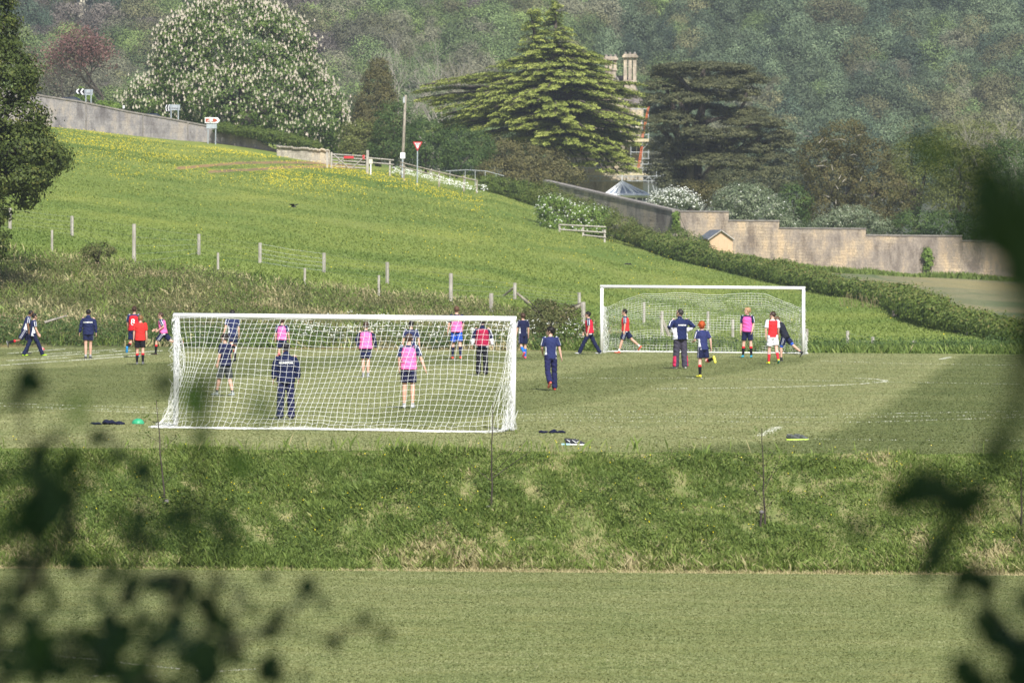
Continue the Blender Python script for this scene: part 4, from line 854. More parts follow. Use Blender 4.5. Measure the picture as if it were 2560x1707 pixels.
# ---------------- grass, scrub, flowers ----------------
def blades(X, Y, Z, h, w, lean=.35, tint=None, nrm=None):
    n = len(X); B = np.stack([X, Y, Z], 1); up = np.stack([rng.normal(size=n)*lean, rng.normal(size=n)*lean, np.ones(n)], 1); up = unit(up)*h[:, None]
    sd = unit(np.stack([np.ones(n), rng.normal(size=n)*.6, np.zeros(n)], 1))*w[:, None]
    bend = np.stack([rng.normal(size=n), rng.normal(size=n), -np.abs(rng.normal(size=n))*.5], 1)*(h*.22)[:, None]
    V = np.stack([B-sd, B+sd, B+up*.6+sd*.6+bend*.3, B+up+bend], 1).reshape(-1, 3); return V, np.arange(4*n).reshape(n, 4)
def vnoise(x, y, s, seed=0):
    """smooth value noise 0..1"""
    r = np.random.default_rng(seed).uniform(0, 1, (64, 64)); a = np.mod(x/s, 64); b = np.mod(y/s, 64); i = a.astype(int) % 64; j = b.astype(int) % 64; f = a-np.floor(a); g = b-np.floor(b); f = f*f*(3-2*f); g = g*g*(3-2*g)
    i2 = (i+1) % 64; j2 = (j+1) % 64; return (r[i, j]*(1-f)+r[i2, j]*f)*(1-g)+(r[i, j2]*(1-f)+r[i2, j2]*f)*g
def stuffmesh(name, V, Q, mat, tint, label, cat='grass'):
    o = np_mesh(name, V, Q, M[mat], None, (float(V[0, 0]), float(V[0, 1]), 0), tint=tint); return tag(o, label, cat, kind='stuff')
# foreground bank
n = 420000; X = rng.uniform(-13, 13, n); s = rng.uniform(0, 1, n)**.95; Y = 103.0+4.6*s
Z = bumpbank(X, Y) if False else np.array(bumpbank(X, Y)); dn = vnoise(X, Y, .9, 1)*.6+vnoise(X, Y, .3, 2)*.4; big = vnoise(X, Y, 2.4, 3); dryf = vnoise(X+9, Y, .55, 4)*.6+vnoise(X, Y, 1.7, 5)*.4
bald = (dryf > .64) & (rng.uniform(size=n) < .6); keep = ~bald; bot = np.clip((.32-s)/.32, 0, 1)
h = (1-.5*(s < .045))*(.045+.17*dn**1.6+.13*bot*rng.uniform(.4, 1, n))*rng.uniform(.4, 1.4, n)*(1-.72*np.clip((.04-s)/.04, 0, 1))*(1-.85*np.clip((s-.88)/.12, 0, 1)*(1-1.1*(vnoise(X, 0*X+3, .9, 17) > .55))); fn = vnoise(X, Y*1.5, .16, 6); t = .16+.30*dn+.26*bot+.65*(big-.5)+.35*(fn-.5)+rng.normal(size=n)*.17+np.clip((dryf-.54)*3.0, 0, .38)*(fn > .35)+(s < .045)*.4
V, Q = blades(X[keep], Y[keep], Z[keep], h[keep], (.0035+.006*rng.uniform(size=n))[keep], .6); stuffmesh('rough_grass', V, Q, 'grass', np.clip(t[keep], 0, 1), 'long tufted grass on the bank between the two pitches')
# low leafy weeds on that bank
n = 1500; X = rng.uniform(-13, 13, n); s = rng.uniform(.12, 1, n); m_ = vnoise(X, s*4.6, 1.2, 8) > .5; X = X[m_]; s = s[m_]; Y = 103.2+4.2*s; Z = bumpbank(X, Y)+.07
C = np.repeat(np.stack([X, Y, Z], 1), 26, 0)+rng.normal(size=(len(X)*26, 3))*np.array([.12, .12, .05]); V, Q = diamonds(C, unit(rng.normal(size=C.shape)*.5+[0, -.4, .8]), .016, .028)
stuffmesh('weeds', V, Q, 'L_hedge', rng.uniform(0, .9, len(Q)), 'dark leafy weeds among the bank grass', 'weeds')
n = 230; X = rng.uniform(-12, 12, n); s = rng.uniform(.1, 1, n); Y = 103.2+4.2*s; Z = bumpbank(X, Y)+.25; V, Q = diamonds(np.stack([X, Y, Z], 1), unit(rng.normal(size=(n, 3))*.3+[0, -.6, .7]), .012, .012); stuffmesh('bank_buttercups', V, Q, 'butter', rng.uniform(size=n), 'yellow buttercups dotted on the near bank', 'flowers')
n = 420; X = rng.normal(-1.5, 4, n); Y = 107.4+rng.uniform(-.3, .2, n); V, Q = blades(X, Y, 0*X-.02, rng.uniform(.12, .42, n), rng.uniform(.001, .0022, n), .15); stuffmesh('tall_stems', V, Q, 'grass', np.clip(rng.normal(.6, .2, n), 0, 1), 'thin tall seed stems along the top edge of the bank')
# short turf texture of both pitches: fine upright blades
def turf(x0, x1, y0, y1, n, z, h, name, label, colf=None):
    X = rng.uniform(x0, x1, n); Y = np.exp(rng.uniform(math.log(y0), math.log(y1), n)); X = X*Y/y1
    t = np.clip(.35+.5*(vnoise(X, Y, 1.6, 11)-.5)+rng.normal(size=n)*.28, 0, 1)
    t = np.clip(.42+.35*(vnoise(X, Y*2.6, 1.1, 11)-.5)+.25*(vnoise(X, Y*3, .28, 12)-.5)+rng.normal(size=n)*.07, 0, 1); V, Q = blades(X, Y, z+0*X, h*rng.uniform(.5, 1.5, n), .010+.010*rng.uniform(size=n), 1.1); return V, Q, t
M['turfb'] = mat_leaf('turf_blade', (.076, .098, .028), (.192, .212, .086), (.275, .280, .14), .15)
n = 380000; Y = np.sqrt(rng.uniform(74**2, 103.1**2, n)); X = rng.uniform(-.115, .115, n)*Y
t = np.clip(.64+.22*(vnoise(X, Y*1.6, 1.6, 11)-.5)+.26*(vnoise(X*.5, Y*2, .35, 12)-.5)+.2*(vnoise(X*.2, Y, 1.1, 13)-.5)+rng.normal(size=n)*.10, 0, 1)
V, Q = blades(X, Y, np.full(n, -2.0), .013*rng.uniform(.5, 1.6, n), .008+.010*rng.uniform(size=n), 1.0); stuffmesh('short_grass', V, Q, 'turfb', t, 'short mown grass blades of the lower pitch')
n = 520000; Y = 107.5+104*rng.uniform(0, 1, n); X = rng.uniform(-.112, .112, n)*Y; mk_ = mowcol(X, Y)[:, 0]
t = np.clip(.80-.62*mk_+.20*(vnoise(X, Y*.8, 2.4, 14)-.5)+.24*(vnoise(X*.35, Y, .8, 15)-.5)+rng.normal(size=n)*.10, 0, 1)
V, Q = blades(X, Y, np.zeros(n), .016*rng.uniform(.5, 1.6, n), .010+.012*rng.uniform(size=n), 1.0); stuffmesh('short_grass', V, Q, 'turfb', t, 'short mown grass blades of the upper pitch in light and dark mowing bands')
# white line marks: painted grass blades
def line(name, pts, label, w=.05, dens=55, h=.022, z=0.0):
    Vs = []; ts = []
    for (a, b), (c, d) in zip(pts[:-1], pts[1:]):
        u0, v0 = unroll(a, b); u1, v1 = unroll(c, d); D0 = F*(CH-z)/(v0-YH); D1 = F*(CH-z)/(v1-YH); A = np.array([(u0-1280)/F*D0, D0]); B = np.array([(u1-1280)/F*D1, D1]); L = np.linalg.norm(B-A); n = int(L*dens)+3
        s = rng.uniform(0, 1, n); p = A+(B-A)*s[:, None]+rng.normal(size=(n, 2))*w*.5; ok = vnoise(p[:, 0], p[:, 1], .5, 21) > .22; p = p[ok]
        V, Q = blades(p[:, 0], p[:, 1], np.full(len(p), z), h*rng.uniform(.6, 1.4, len(p)), rng.uniform(.006, .014, len(p)), .6); Vs.append(V); ts.append(rng.uniform(size=len(p)))
    V = np.concatenate(Vs); Q = np.arange(len(V)).reshape(-1, 4); o = np_mesh(name, V, Q, M['paint'], None, (float(V[0, 0]), float(V[0, 1]), z), tint=np.concatenate(ts)); tag(o, label, 'line', kind='structure')
for i, pts in enumerate(([(1290, 1036), (2100, 1036), (2620, 1027)], [(1290, 1044), (2150, 1043), (2620, 1036)], [(1290, 1051), (2150, 1056), (2620, 1041)], [(1290, 1028), (1900, 1030)], [(1290, 1068), (1960, 1067)])):
    line('line_marking', pts, None, .06, (30, 30, 26, 16, 12)[i], .02)
line('line_marking', [(1897, 1090), (1948, 1067)], None, .11, 80, .018)
for pts in ([(-80, 1006), (430, 1021)], [(-80, 1013), (430, 1028)], [(120, 1022), (430, 1034)]): line('line_marking', pts, None, .05, 40, .02)
for pts, dd in (([(-60, 918), (215, 899), (310, 892)], 90), ([(-60, 906), (90, 898), (175, 894)], 60), ([(100, 893), (240, 882), (330, 876)], 60), ([(20, 884), (160, 873)], 60), ([(228, 892), (310, 885), (405, 877)], 110), ([(236, 897), (330, 890), (395, 884)], 60), ([(110, 886), (290, 874)], 40)): line('line_marking', pts, None, .08, dd, .028)
for pts, dd in (([(1640, 972), (1850, 970), (2050, 965), (2150, 960), (2208, 955), (2214, 952), (2190, 948), (2130, 945)], 80), ([(2205, 955), (2400, 958), (2620, 962)], 34), ([(1690, 944), (1950, 950), (2190, 954)], 30), ([(2040, 902), (2300, 910), (2600, 914)], 30), ([(2352, 898), (2376, 893)], 220), ([(1380, 944), (1500, 946), (1700, 946)], 26), ([(640, 928), (700, 925)], 100), ([(1700, 1093), (2200, 1100), (2560, 1102)], 14)): line('line_marking', pts, None, .07, dd, .022)
for pts in ([(-40, 1620), (130, 1638), (250, 1650), (390, 1665), (520, 1680), (640, 1672)], [(-40, 1699), (130, 1692), (400, 1689)]): line('line_marking', pts, None, .04, 70, .016, -2.0)
# daisies and pale flecks on the pitch
n = 160; D_ = np.exp(rng.uniform(math.log(109), math.log(210), n)); X = rng.uniform(-.1, .1, n)*D_; V, Q = blades(X, D_, 0*X, np.full(n, .016), np.full(n, .012), .5); stuffmesh('daisies', V, Q, 'paint', rng.uniform(size=n), 'tiny pale daisies scattered over the upper pitch', 'flowers')
# meadow grass tufts
def meadow_pts(n, y0, y1, u0=-150, u1=2700): D_ = y0+(y1-y0)*rng.uniform(0, 1, n)**1.05; u = rng.uniform(u0, u1, n); X = (u-1280)/F*D_; Z = gz(X, D_); px, py = screen(X, D_, Z); return X, D_, Z, px, py
HX = [a for a, _ in HB]; HY = [b for _, b in HB]
HX2 = [-200, 0, 820, 1000, 1200, 1350, 1524]+HX[1:]; HY2 = [285, 300, 412, 430, 475, 505, 594]+HY[1:]
X, Y, Z, px, py = meadow_pts(460000, 222, 512); ok = (py > np.interp(px, HX2, HY2)+1) & (Y > 236+8*vnoise(X, Y, 5, 30)-22*(px > 1500)); tr = np.zeros(len(X), bool)
for tx, ty in (((440, 600, 700, 800, 880), (421, 408, 406, 408, 414)), ((520, 640, 720, 820, 900), (430, 424, 418, 417, 420))): tr |= (px > tx[0]) & (px < tx[-1]) & (np.abs(py-np.interp(px, tx, ty)) < 4)
ok &= ~tr; X, Y, Z, px, py = [a[ok] for a in (X, Y, Z, px, py)]; n = len(X)
p1 = vnoise(X, Y, 9, 31)*.5+vnoise(X, Y*.4, 3.5, 32)*.5; h = (.05+.12*p1)*rng.uniform(.5, 1.4, n); t = .95-.70*p1-.40*np.clip((vnoise(X*.45, Y, 13, 33)-.45)*3, 0, 1)+rng.normal(size=n)*.07
V, Q = blades(X, Y, Z-.02, h, .03+.03*rng.uniform(size=n), .6); stuffmesh('meadow_tufts', V, Q, 'mgrass', np.clip(t, 0, 1), 'tall lush meadow grass on the hillside')
# buttercups in drifts
X, Y, Z, px, py = meadow_pts(420000, 250, 509)
def band(xs_, ys_, wd): return np.exp(-((py-np.interp(px, xs_, ys_))/np.interp(px, xs_, wd))**2)*((px > xs_[0]-30) & (px < xs_[-1]+30))
dens = .9*band([120, 300, 500, 700, 830], [335, 350, 372, 392, 412], [30, 24, 20, 14, 10])+.5*band([150, 500, 800], [385, 395, 410], [32, 30, 12])+1.0*band([700, 820, 950, 1050, 1180], [440, 438, 458, 478, 515], [26, 26, 20, 16, 14])+.35*band([300, 600, 900], [440, 445, 480], [16, 20, 30])+.020*band([900, 1300, 1700], [560, 600, 690], [90, 80, 50])+.004
dens *= np.clip((vnoise(X, Y, 4, 41)*.55+vnoise(X, Y, 1.5, 42)*.45-.40)*5, 0.02, 1); ok = (rng.uniform(size=len(X)) < dens*.42) & (py > np.interp(px, HX2, HY2)+3)
for tx, ty in (((440, 600, 700, 800, 880), (421, 408, 406, 408, 414)), ((520, 640, 720, 820, 900), (430, 424, 418, 417, 420))): ok &= ~((px > tx[0]) & (px < tx[-1]) & (np.abs(py-np.interp(px, tx, ty)) < 3.5))
X, Y, Z = X[ok], Y[ok], Z[ok]; n = len(X); print('buttercups', n); V, Q = diamonds(np.stack([X, Y, Z+.22+rng.uniform(0, .14, n)], 1), unit(rng.normal(size=(n, 3))*.35+[.1, -.6, .7]), .030, .030); stuffmesh('buttercups', V, Q, 'butter', rng.uniform(size=n), 'drifts of yellow buttercups across the meadow', 'flowers')
# brambly bank behind the pitch: scrub clumps and dry grass
def scrubby(n, y0, y1, u0, u1, r, name, label, mat, thr=.4, leaf=.045, per=26, hz=.16, seed=50):
    X, Y, Z, px, py = meadow_pts(n, y0, y1, u0, u1); m_ = (vnoise(X, Y, 2.3, seed)*.6+vnoise(X, Y, .8, seed+1)*.4 > thr); X, Y, Z = X[m_], Y[m_], Z[m_]; n = len(X)
    rr = r*rng.uniform(.6, 1.5, n); ct = vnoise(X, Y, 1.4, seed+2)*.6+rng.uniform(0, .4, n)
    C = np.repeat(np.stack([X, Y, Z+rr*.5], 1), per, 0)+rng.normal(size=(n*per, 3))*np.repeat(rr, per)[:, None]*np.array([.7, .7, .45])
    V, Q = diamonds(C, unit(rng.normal(size=C.shape)*.6+[0, -.4, .7]), leaf*.6, leaf); return stuffmesh(name, V, Q, mat, np.clip(np.repeat(ct, per)+rng.normal(size=n*per)*.14, 0, 1), label, 'scrub')
scrubby(5200, 213, 244, -120, 1480, .34, 'brambles', 'low brambles and weeds covering the bank behind the left players', 'scrub')
scrubby(1500, 212.6, 219, -100, 1480, .34, 'nettles', 'lush nettles along the foot of the bank', 'L_bush', .35, .05, seed=60)
scrubby(1300, 213, 221, 1500, 2620, .28, 'weeds', 'green weeds along the pitch edge right of the far goal', 'L_bush', .42, .05, seed=70)
n = 60000; X, Y, Z, px, py = meadow_pts(n, 212.5, 252, -120, 1560); pr = np.clip(vnoise(X, Y, 2.6, 52)*1.5-.25, .12, 1); ok = rng.uniform(size=n) < pr; X, Y, Z = X[ok], Y[ok], Z[ok]; n = len(X)
V, Q = blades(X, Y, Z, rng.uniform(.15, .55, n), rng.uniform(.012, .03, n), .5); stuffmesh('bank_grass', V, Q, 'grass', np.clip(vnoise(X, Y, 1.9, 53)*1.3+.06+rng.normal(size=n)*.12, 0, 1), 'mixed green and dead grass on the far bank')
n = 26000; X, Y, Z, px, py = meadow_pts(n, 212.3, 222, 1480, 2620); V, Q = blades(X, Y, Z, rng.uniform(.15, .45, n), rng.uniform(.015, .03, n), .4); stuffmesh('bank_grass', V, Q, 'grass', np.clip(rng.normal(.35, .2, n), 0, 1), 'long grass fringe behind and right of the far goal')
# cow parsley heads
for (u0, u1, y0, y1, n, lab) in ((980, 1215, 466, 486, 230, 'cow parsley in flower below the leaning rail fence'), (760, 1210, 212.6, 221, 190, 'white cow parsley along the bank behind the near goal'), (1230, 1480, 213, 222, 120, 'few white flower heads by the fallen rails')):
    X = (rng.uniform(u0, u1, n)-1280)/F*y1
    if y0 > 400: f = (X*F/y1+1280-980)/235; Y = 486-16*f+rng.normal(size=n)*1.2
    else: Y = rng.uniform(y0, y1, n)
    m_ = vnoise(X, Y, 1.1, 81) > (.42 if y0 < 400 else .25); X, Y = X[m_], Y[m_]; n = len(X); Z = gz(X, Y)+rng.uniform(.4, .95, n); per = 6 if y0 < 400 else 5; s = .05 if y0 < 400 else .09
    C = np.repeat(np.stack([X, Y, Z], 1), per, 0)+rng.normal(size=(n*per, 3))*np.array([s*1.6, s*1.6, s*.4]); V, Q = diamonds(C, unit(rng.normal(size=C.shape)*.3+[0, -.5, .9]), s*.5, s*.5)
    stuffmesh('cow_parsley', V, Q, 'whitebl', rng.uniform(size=len(Q)), lab, 'flowers')
bush('small dark scrubby bush on the bank between the tall post and the tree shadow', [LB(250, 625, 38, 18, 243, 1), LB(225, 632, 30, 12, 243, 1)], 'scrub', 243, .04, .16, 14)
bush('leafy green bush at the foot of the lichened gatepost', [LB(1445, 825, 26, 26, 219, 1), LB(1415, 835, 26, 20, 218, 1)], 'L_hedge', 219, .045, .15, 18)
bush('tangled brown bramble mound right of the strainer post', [LB(1365, 765, 30, 16, 225, 1), LB(1410, 785, 42, 22, 223, 1), LB(1340, 790, 40, 26, 221, 1), LB(1375, 815, 50, 26, 219, 1)], 'scrub', 223, .045, .16, 16)
# weeds at wall foot
X = rng.uniform(P(1860, 0, 429).x, P(2620, 0, 429).x, 9000); Y = 429.2-rng.uniform(0, 2.2, 9000); V, Q = blades(X, Y, gz(X, Y), rng.uniform(.15, .55, 9000)*(.4+vnoise(X, Y, 1.5, 90)), rng.uniform(.04, .09, 9000), .4); stuffmesh('wall_weeds', V, Q, 'mgrass', rng.uniform(0, .5, 9000), 'dark green weeds along the foot of the garden wall', 'weeds')
# ---------------- goals ----------------
M['net'] = mat_noise('net_cord', (.66, .67, .66), (.76, .76, .74), 20, .7, 0, 0)
M['goalpaint'] = mat_noise('goal_paint', (.74, .74, .74), (.84, .84, .84), 3, .4, 0, .05)
def goal(px, D, yaw, side, label, cord, flare, far):
    cx = (px-1280)/F*D; ex = Vector((math.cos(yaw), -math.sin(yaw), 0)); eb = Vector((math.sin(yaw), math.cos(yaw), 0))*side; c = Vector((cx, D, 0))
    g = empty('football_goal', c, label, 'goal'); W, H = 3.66, (2.38 if far else 2.30)
    L = lambda a, b, z: c+ex*a+eb*b+Vector((0, 0, z))
    for s in (-1, 1):
        m = MB(); m.tube([L(s*(W+.05), 0, -.1), L(s*(W+.05), 0, H+.0)], .06, 12); m.build('post', M['goalpaint'], g, smooth=True)
    m = MB(); m.tube([L(-W-.11, 0, H+.055), L(W+.11, 0, H+.055)], .06, 12); m.build('crossbar', M['goalpaint'], g, smooth=True)
    m = MB(); m.tube([L(-W-.05, .05, .03), L(-W-.05, 2.0, .03), L(W+.05, 2.0, .03), L(W+.05, .05, .03)], .02, 5)
    if not far:
        for s in (-1, 1): m.tube([L(s*(W+.05), 0, H), L(s*(W+.05)-.0, .28, H-.04)], .02, 5)
    m.build('ground_bar', M['goalpaint'], g)
    nb = MB(); cell = .125; nx = int(2*W/cell); rows = 27; R = random.Random(3+int(far))
    def back(i, j):
        a = -W+2*W*i/nx; f = j/(rows-1); u = a/W
        if far:
            top = H-.18-.55*max(0, abs(u)-.62)/.38*1.0-.08*math.sin(u*9)*.3; z = top*(1-f)**.95; b = .75+1.35*f**.8; a2 = a*(1-.02*(1-f))
        else:
            ff = min(1, f/.86); z = H*(1-ff)**1.04; b = .04+2.15*ff**.95; a2 = a
            if f > .8: b += .10*math.sin(i*.35+j); z = max(z, .02)+.04*abs(math.sin(i*.9+j*2.1))
            z -= .05*math.sin(ff*3.14)*math.cos(u*4); a2 += .07*math.sin(ff*5+u*6)*math.sin(ff*3.14)
            if u < -.8: b += 0; a2 += ((-.75-u)/.25)*(.62*math.sin(ff*3.14)**.8*ff**.5+.10*ff**9)
        n1 = math.sin(i*.37+j*.21)*.035+math.sin(i*.13-j*.41+1)*.04; return L(a2+n1*.4+R.uniform(-1, 1)*.008, b+n1*1.5, max(.015, z+n1*.5+R.uniform(-1, 1)*.008))
    grid_ = [[back(i, j) for j in range(rows)] for i in range(nx+1)]
    for i in range(nx+1):
        for j in range(rows):
            if far and j == 0 and False: continue
            if i < nx: nb.tube([grid_[i][j], grid_[i+1][j]], cord, 3, caps=False)
            if j < rows-1: nb.tube([grid_[i][j], grid_[i][j+1]], cord, 3, caps=False)
    if far:     # ties from the bar to the hanging net
        for i in range(0, nx+1, 9): nb.tube([L(-W+2*W*i/nx, 0, H), grid_[i][0]], cord*.7, 3, caps=False)
    for s, i in ((-1, 0), (1, nx)):
        cols = 15; cr = R.uniform(0, 6)
        sg = []
        for j in range(rows):
            e = grid_[i][j]; z = max(.015, (e-c).z); p = L(s*(W+.0), .04, z); row = []
            for k in range(cols+1):
                f = k/cols; w_ = (.10 if (s < 0 and not far) else .05)*math.sin(f*3.14); v = p.lerp(e, f)+ex*(w_*math.sin(k*1.9+j*.5+cr)+(.06*s*math.sin(f*3.14)))+Vector((0, 0, w_*.6*math.sin(k*1.1+j*.9)))
                if far: v += ex*R.uniform(-.03, .03)+Vector((0, 0, R.uniform(-.03, .03)))
                row.append(v)
            sg.append(row)
        for j in range(rows):
            for k in range(cols+1):
                if k < cols: nb.tube([sg[j][k], sg[j][k+1]], cord, 3, caps=False)
                if j < rows-1: nb.tube([sg[j][k], sg[j+1][k]], cord, 3, caps=False)
        if far or s < 0: # bunched spare net around the post
            for q in range(26 if far else 30):
                a = R.uniform(0, 6.28); z = R.uniform(.1, 2.2 if not far else 1.9); p = L(s*(W-.02), .12, z); pts = []
                for t in range(6): pts.append(p+ex*(R.uniform(-.10, .10)-s*(.02 if far else -.02))+eb*R.uniform(-.02, .4)+Vector((0, 0, -t*.1)))
                nb.tube(pts, cord*.9, 3, caps=False)
        if not far and s > 0:
            for q in range(40):
                p = L(W+.05, .2, R.uniform(.1, 2.3)**1.0); pts = [p+ex*R.uniform(-.05, .07)+eb*R.uniform(-.12, .2)+Vector((0, 0, -t*.12)) for t in range(7)]; nb.tube([Vector((v.x, v.y, max(.02, v.z))) for v in pts], cord, 3, caps=False)
            for q in range(25):
                p = L(W+.08, .3, .04); pts = [p+ex*R.uniform(-.12, .13)+eb*R.uniform(-.2, .6)+Vector((0, 0, R.uniform(0, .5)*(t % 2))) for t in range(5)]; nb.tube(pts, cord, 3, caps=False)
    nb.build('net', M['net'], g); return g
goal(861, 121.2, rad(13), -1, 'near white football goal seen from behind with its net hanging toward us', .0029, .0, False)
goal(1757, 208.2, rad(8), 1, 'far white football goal seen from the front with players inside its frame', .0045, 0, True)
# ball
m = MB(); c = Vector((*ground_at(103, 883).xy, .11)); m.ell(c, .11, .11, .11, 16, 10); o = m.build('football', M['white'], None, c, smooth=True); tag(o, 'white football at the feet of the boy in neon boots', 'ball')
mm = MB()
for i in range(9):
    d = Vector(rdirs(1)[0]); mm.ell(c+d*.102, .03, .03, .03, 8, 5)
mm.build('red_panel', M['red'], o)

# ---------------- people ----------------
M['skin'] = mat_col('skin', .55, .05, .3); M['cloth'] = mat_col('cloth', .85, .5, .15); M['kitshine'] = mat_col('kit_polyester', .6, .5, .3); M['hair'] = mat_col('hair', .55, .9, .3)
M['eye'] = mat_noise('eye', (.01, .008, .006), (.03, .02, .02), 20, .2, 0, 0); M['lips'] = mat_noise('lips', (.35, .12, .10), (.40, .15, .12), 20, .5, 0, 0)
NAVY = (.012, .016, .055); NAVY2 = (.022, .030, .095); WHITE = (.72, .73, .78); PINK = (.90, .17, .44); RED = (.62, .02, .03); MAROON = (.36, .015, .06); BLACK = (.010, .010, .013); BLUE = (.02, .10, .60); SKIN = (.60, .36, .27)
def remesh(mb, voxel, name, smooth=3):
    me = mb.mesh(name); o = bpy.data.objects.new(name, me); COL.objects.link(o); r = o.modifiers.new('r', 'REMESH'); r.mode = 'VOXEL'; r.voxel_size = voxel
    if smooth: s = o.modifiers.new('s', 'SMOOTH'); s.iterations = smooth; s.factor = .5
    dg = bpy.context.evaluated_depsgraph_get(); dg.update(); me2 = bpy.data.meshes.new_from_object(o.evaluated_get(dg)); bpy.data.objects.remove(o); bpy.data.meshes.remove(me)
    n = len(me2.vertices); V = np.empty(n*3); me2.vertices.foreach_get('co', V); me2.polygons.foreach_set('use_smooth', [True]*len(me2.polygons)); return me2, V.reshape(-1, 3)
def setcol(me, col):
    a = me.attributes.new('Col', 'FLOAT_COLOR', 'POINT'); c = np.ones((len(me.vertices), 4), np.float32); c[:, :3] = col; a.data.foreach_set('color', c.ravel())
def segdist(V, a, b):
    a = np.array(a); b = np.array(b); d = b-a; t = np.clip(((V-a)@d)/max(d@d, 1e-9), 0, 1); q = a+t[:, None]*d; return np.linalg.norm(V-q, axis=1), t, V-q
def person(px, py, Hpx, label, yaw=0, hy=0, lean=.04, L=(0, .05), Rr=(0, .05), splay=.03, la=None, ra=None, top='polo', bib=None, bottom='shorts', botc=NAVY, topc=NAVY2,
           sock=None, socktop=None, shoe=(.05, .05, .05), sole=(.6, .6, .6), hair=(.02, .015, .012), skin=SKIN, letters=None, build=1.0, hairs=(1, 1), fold=1.0, stripe=True, shorts_len=.72, leggings=None, twist=0, nod=0, hand_open=False, lyaw=0):
    g0 = ground_at(px, py, 100, 222); s_ = F/g0.y; k = Hpx/s_/1.75; B = build
    org = Vector((g0.x, g0.y, 0)); RZ = Matrix.Rotation(rad(yaw), 3, 'Z'); RT = Matrix.Rotation(rad(twist), 3, 'Z'); RL = Matrix.Rotation(-lean, 3, 'X')
    pel = Vector((0, 0, .94)); J = {}
    def up(x, y, z): return pel+RT@(RL@Vector((x, y, z)))
    RF = Matrix.Rotation(rad(lyaw), 3, 'Z')
    for sd, (a, kf), nm in ((-1, L, 'L'), (1, Rr, 'R')):
        hip = pel+Vector((sd*.088, 0, -.03)); th = Vector((sd*math.sin(splay), math.sin(a), -math.cos(a))).normalized(); kn = hip+th*.43
        s2 = a-kf; sh = Vector((sd*math.sin(splay)*.6, math.sin(s2), -math.cos(s2))).normalized(); an = kn+sh*.41; J[nm] = (hip, kn, an, s2)
    for sd, arm, nm in ((-1, la, 'l'), (1, ra, 'r')):
        arm = arm or ((.17, .0, 1), (.10, .18, 1)); u, f = arm; shd = up(sd*.178*B, 0, .475)
        ud = RT@(Vector((sd*u[0], u[1], -u[2])).normalized()); fd = RT@(Vector((sd*f[0], f[1], -f[2])).normalized()); el = shd+ud*.275; wr = el+fd*.24; J[nm] = (shd, el, wr, fd)
    # feet: planted foot flat, lifted foot follows the shin
    low = min(J['L'][2].z, J['R'][2].z); dz = .085-low
    Rh = Matrix.Rotation(rad(hy), 3, 'Z')@Matrix.Rotation(nod, 3, 'X'); nk = up(0, .0, .52); hc = up(0, .025, .52)+Vector((0, .01, .155)) if lean < .25 else up(0, .06, .66)
    def W(v): v = Vector(v); return org+RZ@((v+Vector((0, 0, dz)))*k)
    def Hd(x, y, z): return hc+Rh@Vector((x, y, z))
    def loft(mb, pts, rs, ref=(1, 0, 0), n=12): mb.tube([W(p) for p in pts], [((r[0]*k, r[1]*k) if isinstance(r, tuple) else r*k) for r in rs], n, RZ@(RT@Vector(ref)))
    vx = .0095
    # ---- body ----
    b = MB(); SP = [-.10, 0, .12, .25, .36, .44, .49, .54]
    loft(b, [up(0, 0, z) for z in SP], [(.13, .095), (.150*B, .105*B), (.125*B, .09*B), (.135*B, .098*B), (.155*B, .105*B), (.150*B, .09), (.085, .07), (.052, .055)])
    loft(b, [up(0, 0, .47), up(0, .012, .56), Hd(0, -.015, -.04)], [.056, .052, .056])
    loft(b, [Hd(0, .035, -.115), Hd(0, .03, -.095), Hd(0, .012, -.055), Hd(0, 0, 0), Hd(0, -.005, .05), Hd(0, -.008, .09), Hd(0, -.008, .112)], [(.022, .022), (.042, .05), (.062, .078), (.074, .094), (.074, .095), (.055, .07), (.015, .02)], ref=Rh@Vector((1, 0, 0)), n=14)
    b.ell(W(Hd(0, .098, -.018)), .013*k, .018*k, .022*k, 8, 6, RZ@Rh); b.ell(W(Hd(0, .085, -.095)), .02*k, .018*k, .018*k, 8, 6)
    for s in (-1, 1): b.ell(W(Hd(s*.078, -.008, -.01)), .012*k, .022*k, .033*k, 8, 6, RZ@Rh)
    for nm in 'LR':
        hip, kn, an, s2 = J[nm]
        loft(b, [hip+Vector((0, 0, .05)), hip.lerp(kn, .3), hip.lerp(kn, .8), kn, kn.lerp(an, .28), kn.lerp(an, .75), an], [(.08*B, .088*B), .078*B, .056*B, .052, .055, .038, .034])
        foot = 0 if (an.z-low) < .05 else s2; fd = Vector((.12 if nm == 'R' else -.12, math.cos(foot), math.sin(foot))).normalized(); fn = Vector((0, -math.sin(foot), math.cos(foot))); J[nm+'f'] = (fd, fn)
        loft(b, [an, an-fn*.04], [.034, .03])
    fl = [(.0, .072, .0), (-.022, .080, .004), (.021, .078, .004), (-.039, .065, .008), ]
